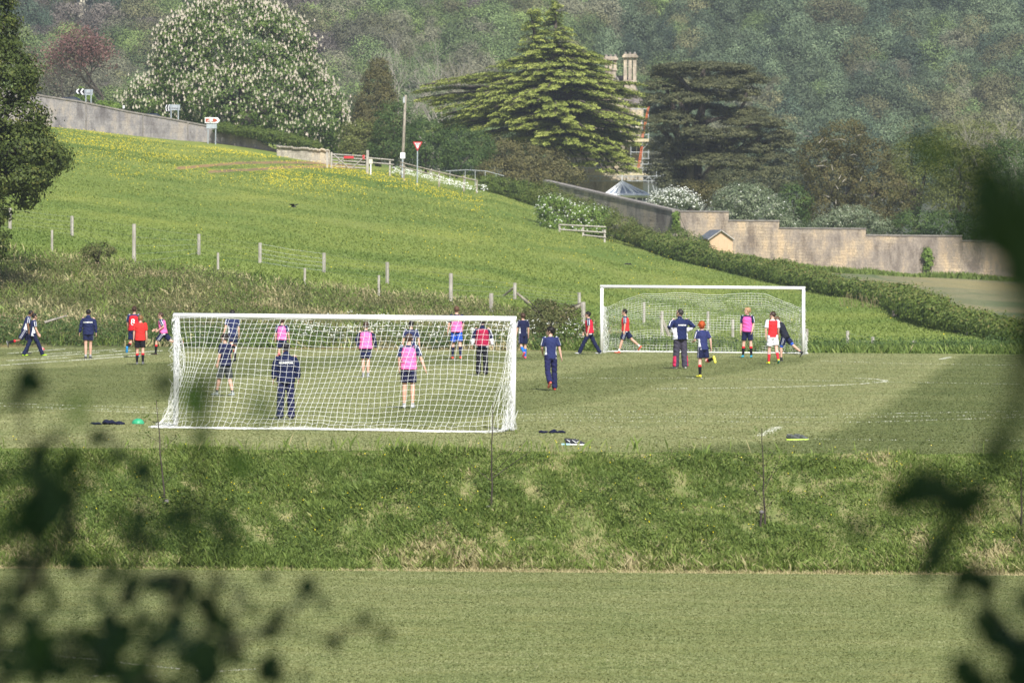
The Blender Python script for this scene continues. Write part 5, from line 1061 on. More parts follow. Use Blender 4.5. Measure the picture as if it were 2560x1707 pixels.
    for nm, sd in (('l', -1), ('r', 1)):
        shd, el, wr, fd = J[nm]
        loft(b, [shd+Vector((-sd*.03, 0, .01)), shd, shd.lerp(el, .4), el, el.lerp(wr, .3), wr], [.052, .05, .042, .035, .036, .024])
        # hand: palm, four fingers, thumb
        fwd = Vector((0, 1, 0)); ps = (fwd-fd*fwd.dot(fd)).normalized(); pn = fd.cross(ps); pe = wr+fd*.085
        loft(b, [wr, wr+fd*.03, pe], [(.024, .018), (.040, .015), (.038, .013)], ref=ps)
        curl = .15 if hand_open and sd > 0 else .45
        for q, (o, ln) in enumerate(((-.030, .062), (-.010, .073), (.011, .078), (.031, .070))):
            st = pe+ps*o-fd*.01; m1 = st+fd*ln*.5-pn*sd*curl*.012; m2 = m1+(fd*(1-curl*.5)-pn*sd*curl).normalized()*ln*.5; sp = ps*o*(.5 if hand_open else .1)
            loft(b, [st, m1+sp*.5, m2+sp], [.0092, .0085, .007], ref=ps, n=6)
        tb = wr+fd*.025+ps*.032; loft(b, [tb, tb+fd*.028+ps*.022, tb+fd*.055+ps*(.034 if hand_open else .022)], [.013, .0105, .008], ref=pn, n=6)
    me, V = remesh(b, vx*k, 'person', 2)
    body = link('person', me, None, (0, 0, 0)); body.location = org; V -= np.array(org); me.vertices.foreach_set('co', V.ravel().astype(np.float32)); me.update()
    ORG[body.name] = org.copy(); tag(body, label, 'person'); me.materials.append(M['skin'])
    dn = rng.normal(size=(len(V), 1))*.01; setcol(me, np.array(skin)*(1+dn))
    def garment(mb, name, colf, mat='cloth', vox=.012, fa=.004, sm=2):
        me, V = remesh(mb, vox*k, name, sm); N = np.empty(len(V)*3)
        me.vertices.foreach_get('normal', N); N = N.reshape(-1, 3); q = (V-np.array(org))/k; ph = px*.37
        d = (np.sin(q[:, 2]*31+q[:, 0]*23+ph)*np.sin(q[:, 0]*19-q[:, 2]*13+q[:, 1]*29+ph*2)+.6*np.sin(q[:, 2]*55+q[:, 0]*37+q[:, 1]*41))*fa*fold*k
        c = colf(V) if callable(colf) else np.tile(np.array(colf), (len(V), 1)); V2 = V+N*d[:, None]-np.array(org); me.vertices.foreach_set('co', V2.ravel().astype(np.float32)); me.update()
        setcol(me, c); me.materials.append(M[mat]); return link(name, me, body), V
    # ---- trousers / shorts ----
    if bottom:
        t = MB(); loft(t, [up(0, 0, .10), up(0, 0, 0), pel+Vector((0, -.005, -.08)), pel+Vector((0, 0, -.13))], [(.145*B, .105*B), (.165*B, .122*B), (.168*B, .125*B), (.13*B, .10)])
        for nm in 'LR':
            hip, kn, an, s2 = J[nm]
            if bottom == 'shorts': e = hip.lerp(kn, shorts_len); loft(t, [hip+Vector((0, 0, .04)), hip.lerp(kn, .25), e, e+(kn-hip).normalized()*.004], [(.092*B, .105*B), (.098*B, .108*B), (.100*B, .108*B), (.095*B, .1*B)])
            else: loft(t, [hip+Vector((0, 0, .04)), hip.lerp(kn, .3), kn, kn.lerp(an, .5), an+(an-kn).normalized()*.01, an+(an-kn).normalized()*.025], [(.09*B, .105*B), .092*B, .078*B, .078*B, .080*B, .074*B])
        def bc(V):
            c = np.tile(np.array(botc), (len(V), 1)).astype(float)
            if bottom == 'shorts' or bottom == 'trousers':
                for nm, sd in (('L', -1), ('R', 1)):
                    hip, kn, an, _ = J[nm]; dd, tt, vec = segdist(V, W(hip), W(kn if bottom == 'shorts' else an)); ox = np.array(RZ@Vector((sd, 0, 0))); fw = np.array(RZ@Vector((0, 1, 0)))
                    side = (vec@ox) > .04*k; f = vec@fw
                    if bottom == 'shorts' and stripe: m_ = side & (np.abs(np.abs(f+.02*k)-.018*k) < .007*k) & (dd < .14*k); c[m_] = (.45, .46, .52)
            return c
        garment(t, 'shorts' if bottom == 'shorts' else 'trousers', bc if botc != 'coach' else (lambda V: coachcol(V, J, W, k, RZ)), vox=.011, fa=.004 if bottom == 'shorts' else .006)
    if leggings is not None:
        for nm in 'LR':
            hip, kn, an, _ = J[nm]; t = MB(); loft(t, [hip.lerp(kn, .5), hip.lerp(kn, .93), hip.lerp(kn, .95)], [.07, .066, .06]); garment(t, 'undershorts', leggings, vox=.01, fa=.001)
    # ---- top ----
    t = MB(); hem = -.10 if top != 'vest' else -.06; ez = .016 if top in ('polo', 'vest', 'tee') else .034
    loft(t, [up(0, 0, hem), up(0, 0, 0), up(0, 0, .12), up(0, 0, .25), up(0, 0, .36), up(0, 0, .45), up(0, 0, .50), up(0, .0, .53)], [((.160+ez)*B, (.118+ez)*B), ((.158+ez)*B, (.115+ez)*B), ((.140+ez)*B, (.105+ez)*B), ((.148+ez)*B, (.110+ez)*B), ((.168+ez*.8)*B, (.112+ez)*B), ((.168+ez*.4)*B, .098+ez*.7), (.095+ez*.4, .078+ez*.3), (.058+ez*.3, .060+ez*.3)], n=16)
    longs = top in ('hoodie', 'jacket', 'jumper')
    for nm, sd in (('l', -1), ('r', 1)):
        shd, el, wr, fd = J[nm]; ins = shd+RT@Vector((-sd*.05, 0, .012 if not longs else -.012))
        if longs: loft(t, [ins, shd+Vector((-sd*.018, 0, -.028)), shd.lerp(el, .45), el, el.lerp(wr, .5), el.lerp(wr, .93), el.lerp(wr, .97)], [.056, .064*B, .068*B, .063*B, .058*B, .050, .040])
        else: loft(t, [ins, shd, shd.lerp(el, .35), shd.lerp(el, .78), shd.lerp(el, .80)], [.062, .066*B, .066*B, .068*B, .058])
    if top in ('hoodie', 'jacket'): loft(t, [up(0, -.03, .47), up(0, -.045, .52), up(0, -.02, .585)], [(.10, .075), (.092, .066), (.066, .052)]) if top == 'hoodie' else loft(t, [up(0, 0, .50), up(0, .005, .59)], [.072, .066])
    def tc(V):
        c = np.tile(np.array(topc), (len(V), 1)).astype(float); fw = np.array(RZ@(RT@Vector((0, 1, 0)))); ux = np.array(RZ@(RT@Vector((1, 0, 0)))); pc = np.array(W(up(0, 0, 0))); rel = (V-pc)/k
        x = rel@ux; y = rel@fw; z = rel[:, 2]/math.cos(lean)
        if top == 'red': return c
        if stripe and top != 'hoodie' and top != 'jumper' and top != 'plain' and topc is not WHITE:
            for nm, sd in (('l', -1), ('r', 1)):
                shd, el, wr, fd = J[nm]; nb_ = up(sd*.045, 0, .52); ends = [(nb_, shd+Vector((0, 0, .03))), (shd, el)]+([(el, wr)] if longs else [])
                for qi, (a, e) in enumerate(ends):
                    dd, tt, vec = segdist(V, W(a), W(e)); f = (vec@fw)/k; ax = np.array(W(e))-np.array(W(a)); outw = np.array((0, 0, 1.)) if qi == 0 else ux*sd+np.array((0, 0, .4)); o = (vec@outw)/k
                    m_ = (o > (.005 if qi == 0 else .028)) & (dd < .11*k) & (tt > .01) & (tt < .995) & (np.abs(np.abs(f)-(.034+(.03*(1-tt) if qi == 0 else 0))) < .0105); c[m_] = WHITE
            if top in ('polo', 'jacket'): m_ = (np.abs(x) > .125*B+.05*np.clip(z, 0, .4)) & (z < .26) & (y < .09) & (y > -.14) & (np.minimum(segdist(V, W(J['l'][0]), W(J['l'][1]))[0], segdist(V, W(J['r'][0]), W(J['r'][1]))[0]) > .07*k); c[m_] = WHITE
        if top == 'vest': # red body with white sleeves
            for nm in 'lr': dd, tt, vec = segdist(V, W(J[nm][0]), W(J[nm][1])); m_ = (dd < .085*k) & (np.abs(x) > .155*B); c[m_] = WHITE
            c[z > .50] = WHITE
        return c
    nmz = {'hoodie': 'hoodie', 'jacket': 'jacket', 'jumper': 'jacket'}.get(top, 'shirt'); tob, TV = garment(t, nmz, tc, vox=.011, fa=.003 if not longs else .006)
    last = tob
    if bib is not None:
        t = MB(); e2 = ez+.014
        loft(t, [up(0, -.004, -.045), up(0, -.004, 0), up(0, 0, .12), up(0, 0, .25), up(0, 0, .36), up(0, 0, .45), up(0, 0, .478)], [((.166+e2)*B, (.118+e2+.014)*B), ((.164+e2)*B, (.115+e2+.014)*B), ((.152+e2)*B, (.105+e2+.013)*B), ((.152+e2)*B, (.110+e2+.012)*B), ((.150+e2)*B, (.112+e2+.009)*B), ((.134+e2), .100+e2), (.105, .082+e2*.5)], n=16)
        for s in (-1, 1): loft(t, [up(s*.105, -.03, .44), up(s*.085, 0, .505), up(s*.10, .04, .43)], [(.035, .012)]*3, ref=(1, 0, 0))
        last, _ = garment(t, 'bib', bib, vox=.011, fa=.005)
    # ---- socks and shoes ----
    for nm in 'LR':
        hip, kn, an, s2 = J[nm]; fd, fn = J[nm+'f']
        if sock is not None:
            t = MB(); hi = sock[3] if len(sock) > 3 else .22; loft(t, [kn.lerp(an, hi), kn.lerp(an, min(hi+.2, .9)), kn.lerp(an, max(.78, hi+.1)), an], [.056 if hi < .5 else .046, .056 if hi < .5 else .042, .044, .040])
            def sc_(V):
                c = np.tile(np.array(sock[:3]), (len(V), 1)).astype(float)
                if socktop is not None: dd, tt, _ = segdist(V, W(kn), W(an)); c[tt < hi+.17] = socktop
                return c
            garment(t, 'sock', sc_, vox=.009, fa=.0012)
        t = MB(); heel = an-fn*.045-fd*.05; 
        loft(t, [heel-fd*.012, heel+fd*.01, heel+fd*.09, heel+fd*.16, heel+fd*.215, heel+fd*.235], [(.02, .02), (.036, .036), (.040, .034), (.046, .026), (.038, .019), (.015, .010)], ref=(1, 0, 0)); loft(t, [an+fn*.01, an-fn*.03], [.04, .044])
        def shc(V):
            c = np.tile(np.array(shoe), (len(V), 1)).astype(float); a = np.array(W(an-fn*.062)); nn = np.array(RZ@fn); c[((V-a)@nn) < 0] = sole; return c
        garment(t, 'shoe', shc, vox=.008, fa=0)
    # ---- hair ----
    hs_, mess = hairs; t = MB(); t.ell(W(Hd(0, -.018, .028)), .086*hs_*k, .104*hs_*k, .094*hs_*k, 20, 14, RZ@Rh)
    hv = []; 
    for v in t.v:
        q = (Vector(v)-W(Hd(0, 0, 0)))/k; q = (RZ@Rh).transposed()@q; hv.append(q)
    keepf = [f for f in t.f if not (np.mean([hv[i].y for i in f]) > .045 and np.mean([hv[i].z for i in f]) < .052) and np.mean([hv[i].z for i in f]) > -.075+.05*max(0, np.mean([hv[i].y for i in f])*8)]
    V = np.array([v[:] for v in map(Vector, t.v)]); c0 = np.array(W(Hd(0, -.01, .02))); R_ = rng.normal(size=(len(V), 1))*.05*mess; V = c0+(V-c0)*(1+R_)
    # locks
    cb = MB(); Rn = random.Random(int(px))
    for i in range(int(46*mess)+14):
        v = hv[Rn.randrange(len(hv))]
        if v.z < .0 and v.y > .02: continue
        a = Vector(v)*1.0; d_ = a.normalized(); e = a+d_*.012*mess+Vector((Rn.uniform(-1, 1), Rn.uniform(-1, 1), -.6))*.02; m1 = a.lerp(e, .5)+d_*.008
        pt = [W(hc+Rh@Vector(p)) for p in (a*.97, m1, e)]; cb.tube(pt, [.011*k, .009*k, .003*k], 5)
    nv = len(V); V = np.concatenate([V, np.array(cb.v)]) if cb.v else V; keepf = keepf+[tuple(i+nv for i in f) for f in cb.f]
    mh = bpy.data.meshes.new('hair'); mh.from_pydata([tuple(v-np.array(org)) for v in V], [], keepf); mh.polygons.foreach_set('use_smooth', [True]*len(mh.polygons)); mh.update(); setcol(mh, np.array(hair)*(1+rng.normal(size=(len(V), 1))*.18)); mh.materials.append(M['hair']); link('hair', mh, body)
    for s in (-1, 1): t = MB(); t.ell(W(Hd(s*.029, .083, .006)), .010*k, .008*k, .007*k, 8, 6, RZ@Rh); t.build('eye', M['eye'], body, smooth=True)
    t = MB(); t.ell(W(Hd(0, .090, -.062)), .022*k, .010*k, .006*k, 8, 6, RZ@Rh); t.build('mouth', M['lips'], body, smooth=True)
    if letters:
        txt, size, hz, m_ = letters; Vt, Ft = text_mesh(txt, size*k, 0, .004*k); dg = bpy.context.evaluated_depsgraph_get(); dg.update(); ux = RZ@(RT@Vector((1, 0, 0))); bw = RZ@(RT@Vector((0, -1, 0))); out = []
        c = W(up(0, 0, hz)); me_ = last.data
        from mathutils.bvhtree import BVHTree
        bv = BVHTree.FromPolygons([v.co.copy() for v in me_.vertices], [tuple(p.vertices) for p in me_.polygons])
        for v in Vt:
            p = c-org+ux*v[0]+Vector((0, 0, v[1])); h = bv.ray_cast(p+bw*.6, -bw); q = (h[0] if h[0] is not None else p+bw*.12*k); out.append(q+bw*(.006+(.003 if v[2] > 0 else 0)))
        mt = bpy.data.meshes.new('lettering'); mt.from_pydata([tuple(v) for v in out], [], Ft); mt.materials.append(M[m_]); link('lettering', mt, last)
    return body
def coachcol(V, J, W, k, RZ):
    c = np.tile(np.array((.055, .05, .075)), (len(V), 1)).astype(float)
    for nm, sd in (('L', -1), ('R', 1)):
        dd, tt, vec = segdist(V, W(J[nm][1]), W(J[nm][2])); ox = np.array(RZ@Vector((sd, 0, 0))); m_ = (tt > .3) & ((vec@ox) > .038*k); c[m_] = (.55, .03, .10)
    return c
BR = (.06, .03, .018); DK = (.012, .009, .008)
RS = dict(sock=(*BLACK, .22), socktop=RED)
A_dn = ((.14, -.02, 1), (.06, .12, 1))
person(62, 886, 116, 'boy running right in navy shirt and shorts at the far left edge, leaning forward', -78, 0, .28, (.35, .45), (-.55, .85), la=((.2, .3, 1), (.0, .5, 1)), ra=((.2, -.2, 1), (0, .2, 1)), sock=(*BLACK, .35), socktop=RED, hair=DK, skin=(.22, .11, .065), hairs=(.98, .4), shorts_len=.85)
person(82, 891, 112, 'boy in striped navy shirt, long navy trousers and neon yellow boots beside the ball', -72, 10, .06, (-.35, .12), (.48, .08), la=((.2, .25, 1), (.1, .7, 1)), ra=((.2, .1, 1), (.15, .5, 1)), bottom='trousers', shoe=(.45, .75, .03), sole=(.6, .8, .1), hair=DK)
person(220, 898, 124, 'boy in navy hooded top and short navy shorts walking away with bare legs', -4, 0, .02, (-.06, .05), (.10, .05), splay=-.02, top='hoodie', la=((.26, 0, 1), (.18, .05, 1)), ra=((.24, 0, 1), (.1, .05, 1)), hair=DK, letters=('MONKTON', .062, .34, 'white'), shoe=(.06, .06, .07), sock=(.4, .4, .42, .82), shorts_len=.6, topc=(.016, .022, .075), build=1.06)
person(334, 894, 128, 'boy in red bib with a white number 8 running away on bright blue boots', -12, 0, .06, (-.1, 1.1), (.08, .1), bib=RED, letters=('8', .30, .25, 'white'), shoe=(.03, .28, .75), sole=(.05, .35, .8), hair=BR, la=((.25, .15, 1), (.1, .6, 1)), **RS)
person(350, 912, 124, 'fair haired boy in plain red shirt and black shorts with red topped socks', 0, 0, .02, (.06, .05), (-.14, .10), top='red', topc=(.66, .035, .03), botc=BLACK, hair=(.26, .14, .06), la=A_dn, ra=A_dn, shoe=(.15, .15, .16), stripe=False, **RS)
person(408, 887, 112, 'boy in pink bib running left beside the near goal post', 82, 0, .16, (.62, .55), (-.75, .75), bib=PINK, hair=BR, la=((.15, -.5, 1), (0, .9, .6)), ra=((.15, .3, 1), (0, 1, .5)), shoe=(.02, .02, .02), sole=(.6, .25, .2), shorts_len=.8, **RS)
person(581, 905, 130, 'boy in navy shirt running away behind the crossbar at left', 22, 0, .08, (-.5, .9), (.12, .12), la=((.35, -.35, 1), (.3, .0, 1)), hair=DK, shoe=BLACK, **RS)
person(563, 990, 158, 'boy in navy top and baggy grey shorts walking left inside the near goal', 55, 10, .03, (.32, .12), (-.16, .12), topc=NAVY, botc=(.045, .052, .05), shorts_len=.95, hair=DK, shoe=(.30, .33, .32), sole=(.75, .8, .75), la=((.1, .1, 1), (0, .3, 1)), ra=((.1, -.1, 1), (0, .1, 1)), stripe=False, top='plain', sock=(.05, .06, .05, .8))
person(704, 909, 113, 'boy in pink bib standing far off directly above the tracksuited keeper', -8, 0, .02, (0, .03), (0, .03), bib=PINK, hair=BR, la=((.2, 0, 1), (.1, .1, 1)), ra=((.28, .1, 1), (.1, .2, 1)), **RS)
person(714, 1051, 193, 'keeper in navy hooded tracksuit standing in the near goal with his back turned', 2, 0, .0, (-.05, .08), (0, .02), splay=.06, top='hoodie', bottom='trousers', la=((.24, 0, 1), (.10, .15, 1)), ra=((.24, 0, 1), (.08, .15, 1)), hair=(.008, .006, .006), letters=('MONKTON', .060, .34, 'white'), shoe=(.05, .05, .06), sole=(.35, .6, .1), topc=(.010, .015, .055), botc=(.014, .016, .060), build=1.1, skin=(.35, .19, .13))
person(914, 944, 139, 'boy in pink bib over long navy sleeves walking away left of centre goal', 0, 0, .02, (.05, .05), (-.05, .05), splay=-.02, top='jumper', bib=PINK, hair=BR, la=((.42, -.1, 1), (-.25, .3, 1)), ra=((.40, .05, 1), (.15, .15, 1)), shoe=(.25, .26, .28), topc=NAVY, sock=(.3, .3, .3, .8))
person(1027, 938, 135, 'boy in striped navy shirt partly hidden behind the big pink bib', 2, 0, .0, (0, .03), (0, .03), la=((.22, 0, 1), (.15, .1, 1)), ra=((.24, 0, 1), (.15, .1, 1)), hair=DK, **RS)
person(1021, 1022, 187, 'tall boy in pink bib with right arm held out, nearest figure behind the net', -3, -5, .03, (.05, .05), (-.03, .03), splay=.02, bib=PINK, hair=(.075, .042, .026), la=((.18, .05, 1), (.0, .35, 1)), ra=((.42, .0, 1), (.40, .0, 1)), hand_open=True, shoe=(.42, .43, .45), sole=(.7, .7, .7), skin=(.66, .38, .28), botc=(.012, .013, .045), sock=(.35, .35, .36, .88))
person(1141, 899, 134, 'boy in pink bib and bright blue shorts walking away right of centre goal', 8, 0, .03, (.22, .08), (-.20, .12), bib=PINK, botc=BLUE, topc=NAVY, hair=(.12, .06, .035), la=((.28, -.1, 1), (.15, .1, 1)), ra=((.2, .15, 1), (-.1, .5, 1)), sock=(*NAVY, .18), shoe=(.65, .10, .06), stripe=False, skin=(.62, .36, .27), shorts_len=.75)
person(1205, 938, 142, 'boy in maroon bib over navy jacket with black trousers near the right post', -2, 0, .0, (.04, .04), (-.05, .05), splay=.04, top='jacket', bib=MAROON, bottom='trousers', botc=(.010, .010, .016), hair=DK, la=((.34, 0, 1), (.12, .1, 1)), ra=((.34, 0, 1), (.14, .1, 1)), shoe=(.02, .02, .02), build=1.05, topc=NAVY)
person(1307, 897, 114, 'boy in navy shirt with blue socks and pink boots right of the near goal', 22, 0, .02, (-.15, .75), (.05, .05), sock=(.02, .16, .62, .25), shoe=(.75, .10, .18), sole=(.8, .15, .2), hair=BR, topc=NAVY, hairs=(1.05, 1.3), la=((.15, .1, 1), (.1, .2, 1)), shorts_len=.8)
person(1376, 977, 159, 'dark haired boy in navy polo shirt and tracksuit trousers looking left in midfield', 14, 62, .05, (-.28, .55), (.02, .03), splay=.05, bottom='trousers', botc=(.018, .020, .075), hair=DK, hairs=(1.08, 1.2), la=((.18, .25, 1), (-.3, .8, .7)), ra=((.26, -.1, 1), (.22, .0, 1)), shoe=(.55, .06, .05), sole=(.7, .25, .2), topc=(.025, .034, .115), skin=(.66, .40, .31))
person(1474, 886, 113, 'boy in red bib and navy trousers striding left past the far goal post', 86, 0, .10, (.52, .10), (-.42, .12), bib=(.66, .02, .05), bottom='trousers', hair=DK, hairs=(1.05, 1), la=((.1, -.1, 1), (0, .2, 1)), ra=((.1, .25, 1), (0, .45, 1)), shoe=(.5, .5, .52), sole=(.7, .7, .72))
person(1563, 884, 113, 'boy in red bib and navy shorts striding left inside the far goal, face in profile', 86, 0, .02, (.30, .02), (-.62, .25), bib=(.72, .04, .04), hair=DK, la=((.1, 0, 1), (0, .1, 1)), ra=((.1, .05, 1), (0, .1, 1)), shoe=(.55, .10, .05), sole=(.75, .6, .55), sock=(.75, .75, .75, .76), shorts_len=.8)
person(1700, 922, 149, 'tall coach in navy and white jacket and grey trousers with hands on hips', 24, 42, .05, (.06, .03), (-.10, .03), splay=.05, top='jacket', bottom='trousers', botc='coach', la=((.62, -.35, .8), (-.55, .45, .7)), ra=((.70, -.40, .75), (-.75, .35, .55)), hair=(.035, .030, .030), shoe=(.62, .60, .60), sole=(.75, .72, .72), build=1.22, letters=('MONKTON', .048, .33, 'white'), topc=(.014, .022, .080), lyaw=40)
person(1757, 944, 140, 'red haired boy in navy and white shirt running on one leg in yellow boots', 30, -5, .12, (.05, .12), (-.12, 1.75), la=((.22, .15, 1), (-.35, 1, .2)), ra=((.30, -.35, 1), (.2, .15, 1)), hair=(.46, .085, .018), hairs=(1.16, 1.7), shoe=(.72, .66, .06), sole=(.80, .74, .12), skin=(.68, .42, .34), topc=(.028, .036, .125), **RS)
person(1868, 895, 126, 'blond boy in pink bib facing the camera inside the far goal', 166, -52, .02, (.05, .05), (.02, .03), splay=.09, bib=(.80, .12, .42), hair=(.42, .25, .13), hairs=(1.08, 1.2), la=((.16, .1, 1), (-.15, .35, 1)), ra=((.14, 0, 1), (.05, .1, 1)), shoe=(.05, .32, .45), sole=(.1, .5, .3), topc=NAVY, skin=(.64, .38, .30), **RS)
person(1931, 911, 132, 'boy in red shirt with white sleeves, white shorts and red socks', 14, 48, .02, (.10, .05), (-.26, .30), top='vest', topc=(.70, .03, .035), botc=(.74, .74, .78), hair=(.045, .025, .018), sock=(.62, .03, .04, .22), socktop=(.72, .4, .4), shoe=(.62, .62, .05), sole=(.1, .45, .5), la=((.2, 0, 1), (-.05, .1, 1)), ra=((.12, .1, 1), (.1, .5, 1)), stripe=False, skin=(.66, .40, .31))
person(1962, 904, 120, 'boy in plain black shirt leaning left, blue undershorts below navy shorts', 72, 0, .42, (.28, .32), (-.72, .18), topc=(.016, .018, .030), stripe=True, top='plain', hair=(.13, .075, .045), leggings=(.03, .10, .50), la=((.1, .0, 1), (0, 1, .3)), ra=((.35, -.55, 1), (0, .9, .45)), shoe=(.02, .02, .02), sock=(.04, .04, .05, .82), skin=(.60, .35, .26), shorts_len=.72)

# ---------------- things lying on the pitch ----------------
def heap(pts, label, col, name='clothes_pile', seed=1):
    c0 = ground_at(pts[0][0], pts[0][1]+pts[0][3], 105, 215); mb = MB(); R = random.Random(seed); k = c0.y/F
    for px, py, rx, ry in pts:
        g = ground_at(px, pts[0][1]+pts[0][3], 105, 215)
        for i in range(4): mb.ell((g.x+R.uniform(-.4, .4)*rx*k, c0.y+R.uniform(-.15, .15), max(.02, R.uniform(.1, .6)*ry*k)), rx*k*R.uniform(.5, .9), .16, ry*k*R.uniform(.6, 1.1), 9, 6)
    me, V = remesh(mb, .012, name, 1); V = V+(np.sin(V*43)*.006)[:, [1, 2, 0]]; V[:, 2] = np.maximum(V[:, 2], .004); V -= np.array(c0); me.vertices.foreach_set('co', V.ravel().astype(np.float32)); me.update(); setcol(me, np.array(col)*(1+rng.normal(size=(len(V), 1))*.08)); me.materials.append(M['cloth']); o = link(name, me, None, c0); tag(o, label, 'clothes'); return o
heap([(272, 1052, 20, 9), (245, 1058, 18, 4), (297, 1056, 10, 6), (310, 1059, 8, 4)], 'dark navy heap of jumpers on the grass left of the near goal', (.012, .014, .035))
heap([(1380, 1077, 12, 6), (1360, 1081, 14, 3), (1400, 1080, 14, 3)], 'flat navy garment on the grass right of the near goal', (.010, .012, .035), seed=2)
m = MB(); q = ground_at(345, 1061, 105, 215); R = 16*q.y/F; vs = []
for j in range(7):
    for i in range(14): ph = j/7*math.pi/2; th = 2*math.pi*i/14; vs.append(q+Vector((R*math.cos(ph)*math.cos(th)*(1-.1*(j > 4)), R*math.cos(ph)*math.sin(th), R*.85*math.sin(ph)+.004)))
vs.append(q+Vector((0, 0, R*.86))); fs = [(j*14+i, j*14+(i+1) % 14, (j+1)*14+(i+1) % 14, (j+1)*14+i) for j in range(6) for i in range(14)]+[(6*14+i, 6*14+(i+1) % 14, 98) for i in range(14)]
m.add(vs, fs); o = m.build('training_cone', mat_noise('green_plastic', (.02, .26, .12), (.05, .36, .18), 6, .4, 0, .1), None, q, smooth=True); tag(o, 'green domed training marker beside the heap of jumpers', 'marker')
def trainer(px, py, D, label, col, sole, ang, sw=None, group=None, L=.29):
    q = Vector((P(px, py, D).x, D, 0)); R = Matrix.Rotation(ang, 3, 'Z'); g = empty('trainer', q, label, 'shoe', group)
    def w(x, y, z): return q+R@Vector((x, y, z))
    m = MB(); m.tube([w(-L*.5, 0, .05), w(-L*.46, 0, .06), w(-L*.25, 0, .065), w(.02, 0, .06), w(L*.28, 0, .042), w(L*.46, 0, .034), w(L*.5, 0, .03)], [(.015, .02), (.036, .045), (.04, .055), (.043, .05), (.048, .032), (.036, .02), (.012, .01)], 12, ref=R@Vector((0, 1, 0))); m.tube([w(-L*.3, 0, .08), w(-L*.30, 0, .125)], [(.040, .062), (.034, .055)], 12, ref=R@Vector((0, 1, 0))); u = m.build('upper', col, g, smooth=True)
    m = MB(); m.prism([w(-L*.52, -.038, .004), w(-L*.2, -.044, .004), w(L*.3, -.05, .004), w(L*.52, -.02, .012), w(L*.52, .02, .012), w(L*.3, .05, .004), w(-L*.2, .044, .004), w(-L*.52, .038, .004)], (0, 0, .022)); m.build('sole', sole, g)
    if sw:
        for s in (-1, 1): m = MB(); m.tube([w(-L*.34, s*.042, .10), w(-L*.08, s*.050, .052), w(.0, s*.050, .056), w(L*.10, s*.050, .085)], [.004, .010, .009, .003], 5); m.build('side_mark', sw, u)
    m = MB()
    for i in range(4): m.tube([w(L*(-.06+i*.075), -.022, .105-i*.012), w(L*(-.04+i*.075), .022, .105-i*.012)], .005, 4)
    m.build('lace', sw or sole, u); return g
BLK = mat_noise('black_mesh_fabric', (.012, .012, .016), (.05, .05, .065), 30, .7)
trainer(1429, 1120, 112.0, 'black trainer with white sole, left of the pair by the bank', BLK, M['white'], 0, M['white']); trainer(1444, 1121, 111.75, 'black trainer with white sole, right of the pair by the bank', BLK, M['white'], -.25, M['white'])
m = MB(); q = Vector((P(1414, 1121, 111.7).x, 111.7, .02)); m.box(q, .17, .1, .025); o = m.build('phone', mat_noise('pale_blue_plastic', (.3, .6, .75), (.4, .7, .85), 4, .3, 0, 0), None, q); tag(o, 'flat pale blue case lying beside the black trainers', 'case')
NEON = mat_noise('neon_yellow', (.50, .72, .08), (.62, .82, .2), 5, .4); MIX = mat_noise('black_grey_fabric', (.015, .02, .015), (.12, .13, .13), 9, .6)
q = ground_at(1990, 1101, 105, 215); trainer(1984, 1101, q.y, 'dark boot with neon green toe and heel, left of the two on the right pitch', MIX, NEON, .15, None); trainer(2003, 1101, q.y+.12, 'grey boot with neon green toe, right of the two on the right pitch', MIX, NEON, -.2, None)
# birds skimming the meadow
def bird(px, py, D, s, label, bank):
    c = P(px, py, D); m = MB(); m.tube([c+Vector((-.09, 0, 0)), c+Vector((-.03, 0, .01)), c+Vector((.05, 0, 0)), c+Vector((.14, 0, -.02))], [.008, .03, .025, .006], 8); o = m.build('swallow', M['black'], None, c); tag(o, label, 'bird')
    for sd in (-1, 1): m = MB(); m.prism([c+Vector((-.03, 0, .02)), c+Vector((.05, 0, .02)), c+Vector((.10+.05*sd, sd*.12, .05+.06*bank)), c+Vector((.02+.2*sd, sd*.2, .10*bank))], (0, 0, .006)); m.build('wing', M['black'], o)
bird(733, 517, 225, 1, 'small dark bird flying over the middle of the meadow', 1); bird(1567, 660, 228, 1, 'dark bird gliding low over the meadow above the far goal', -.4)

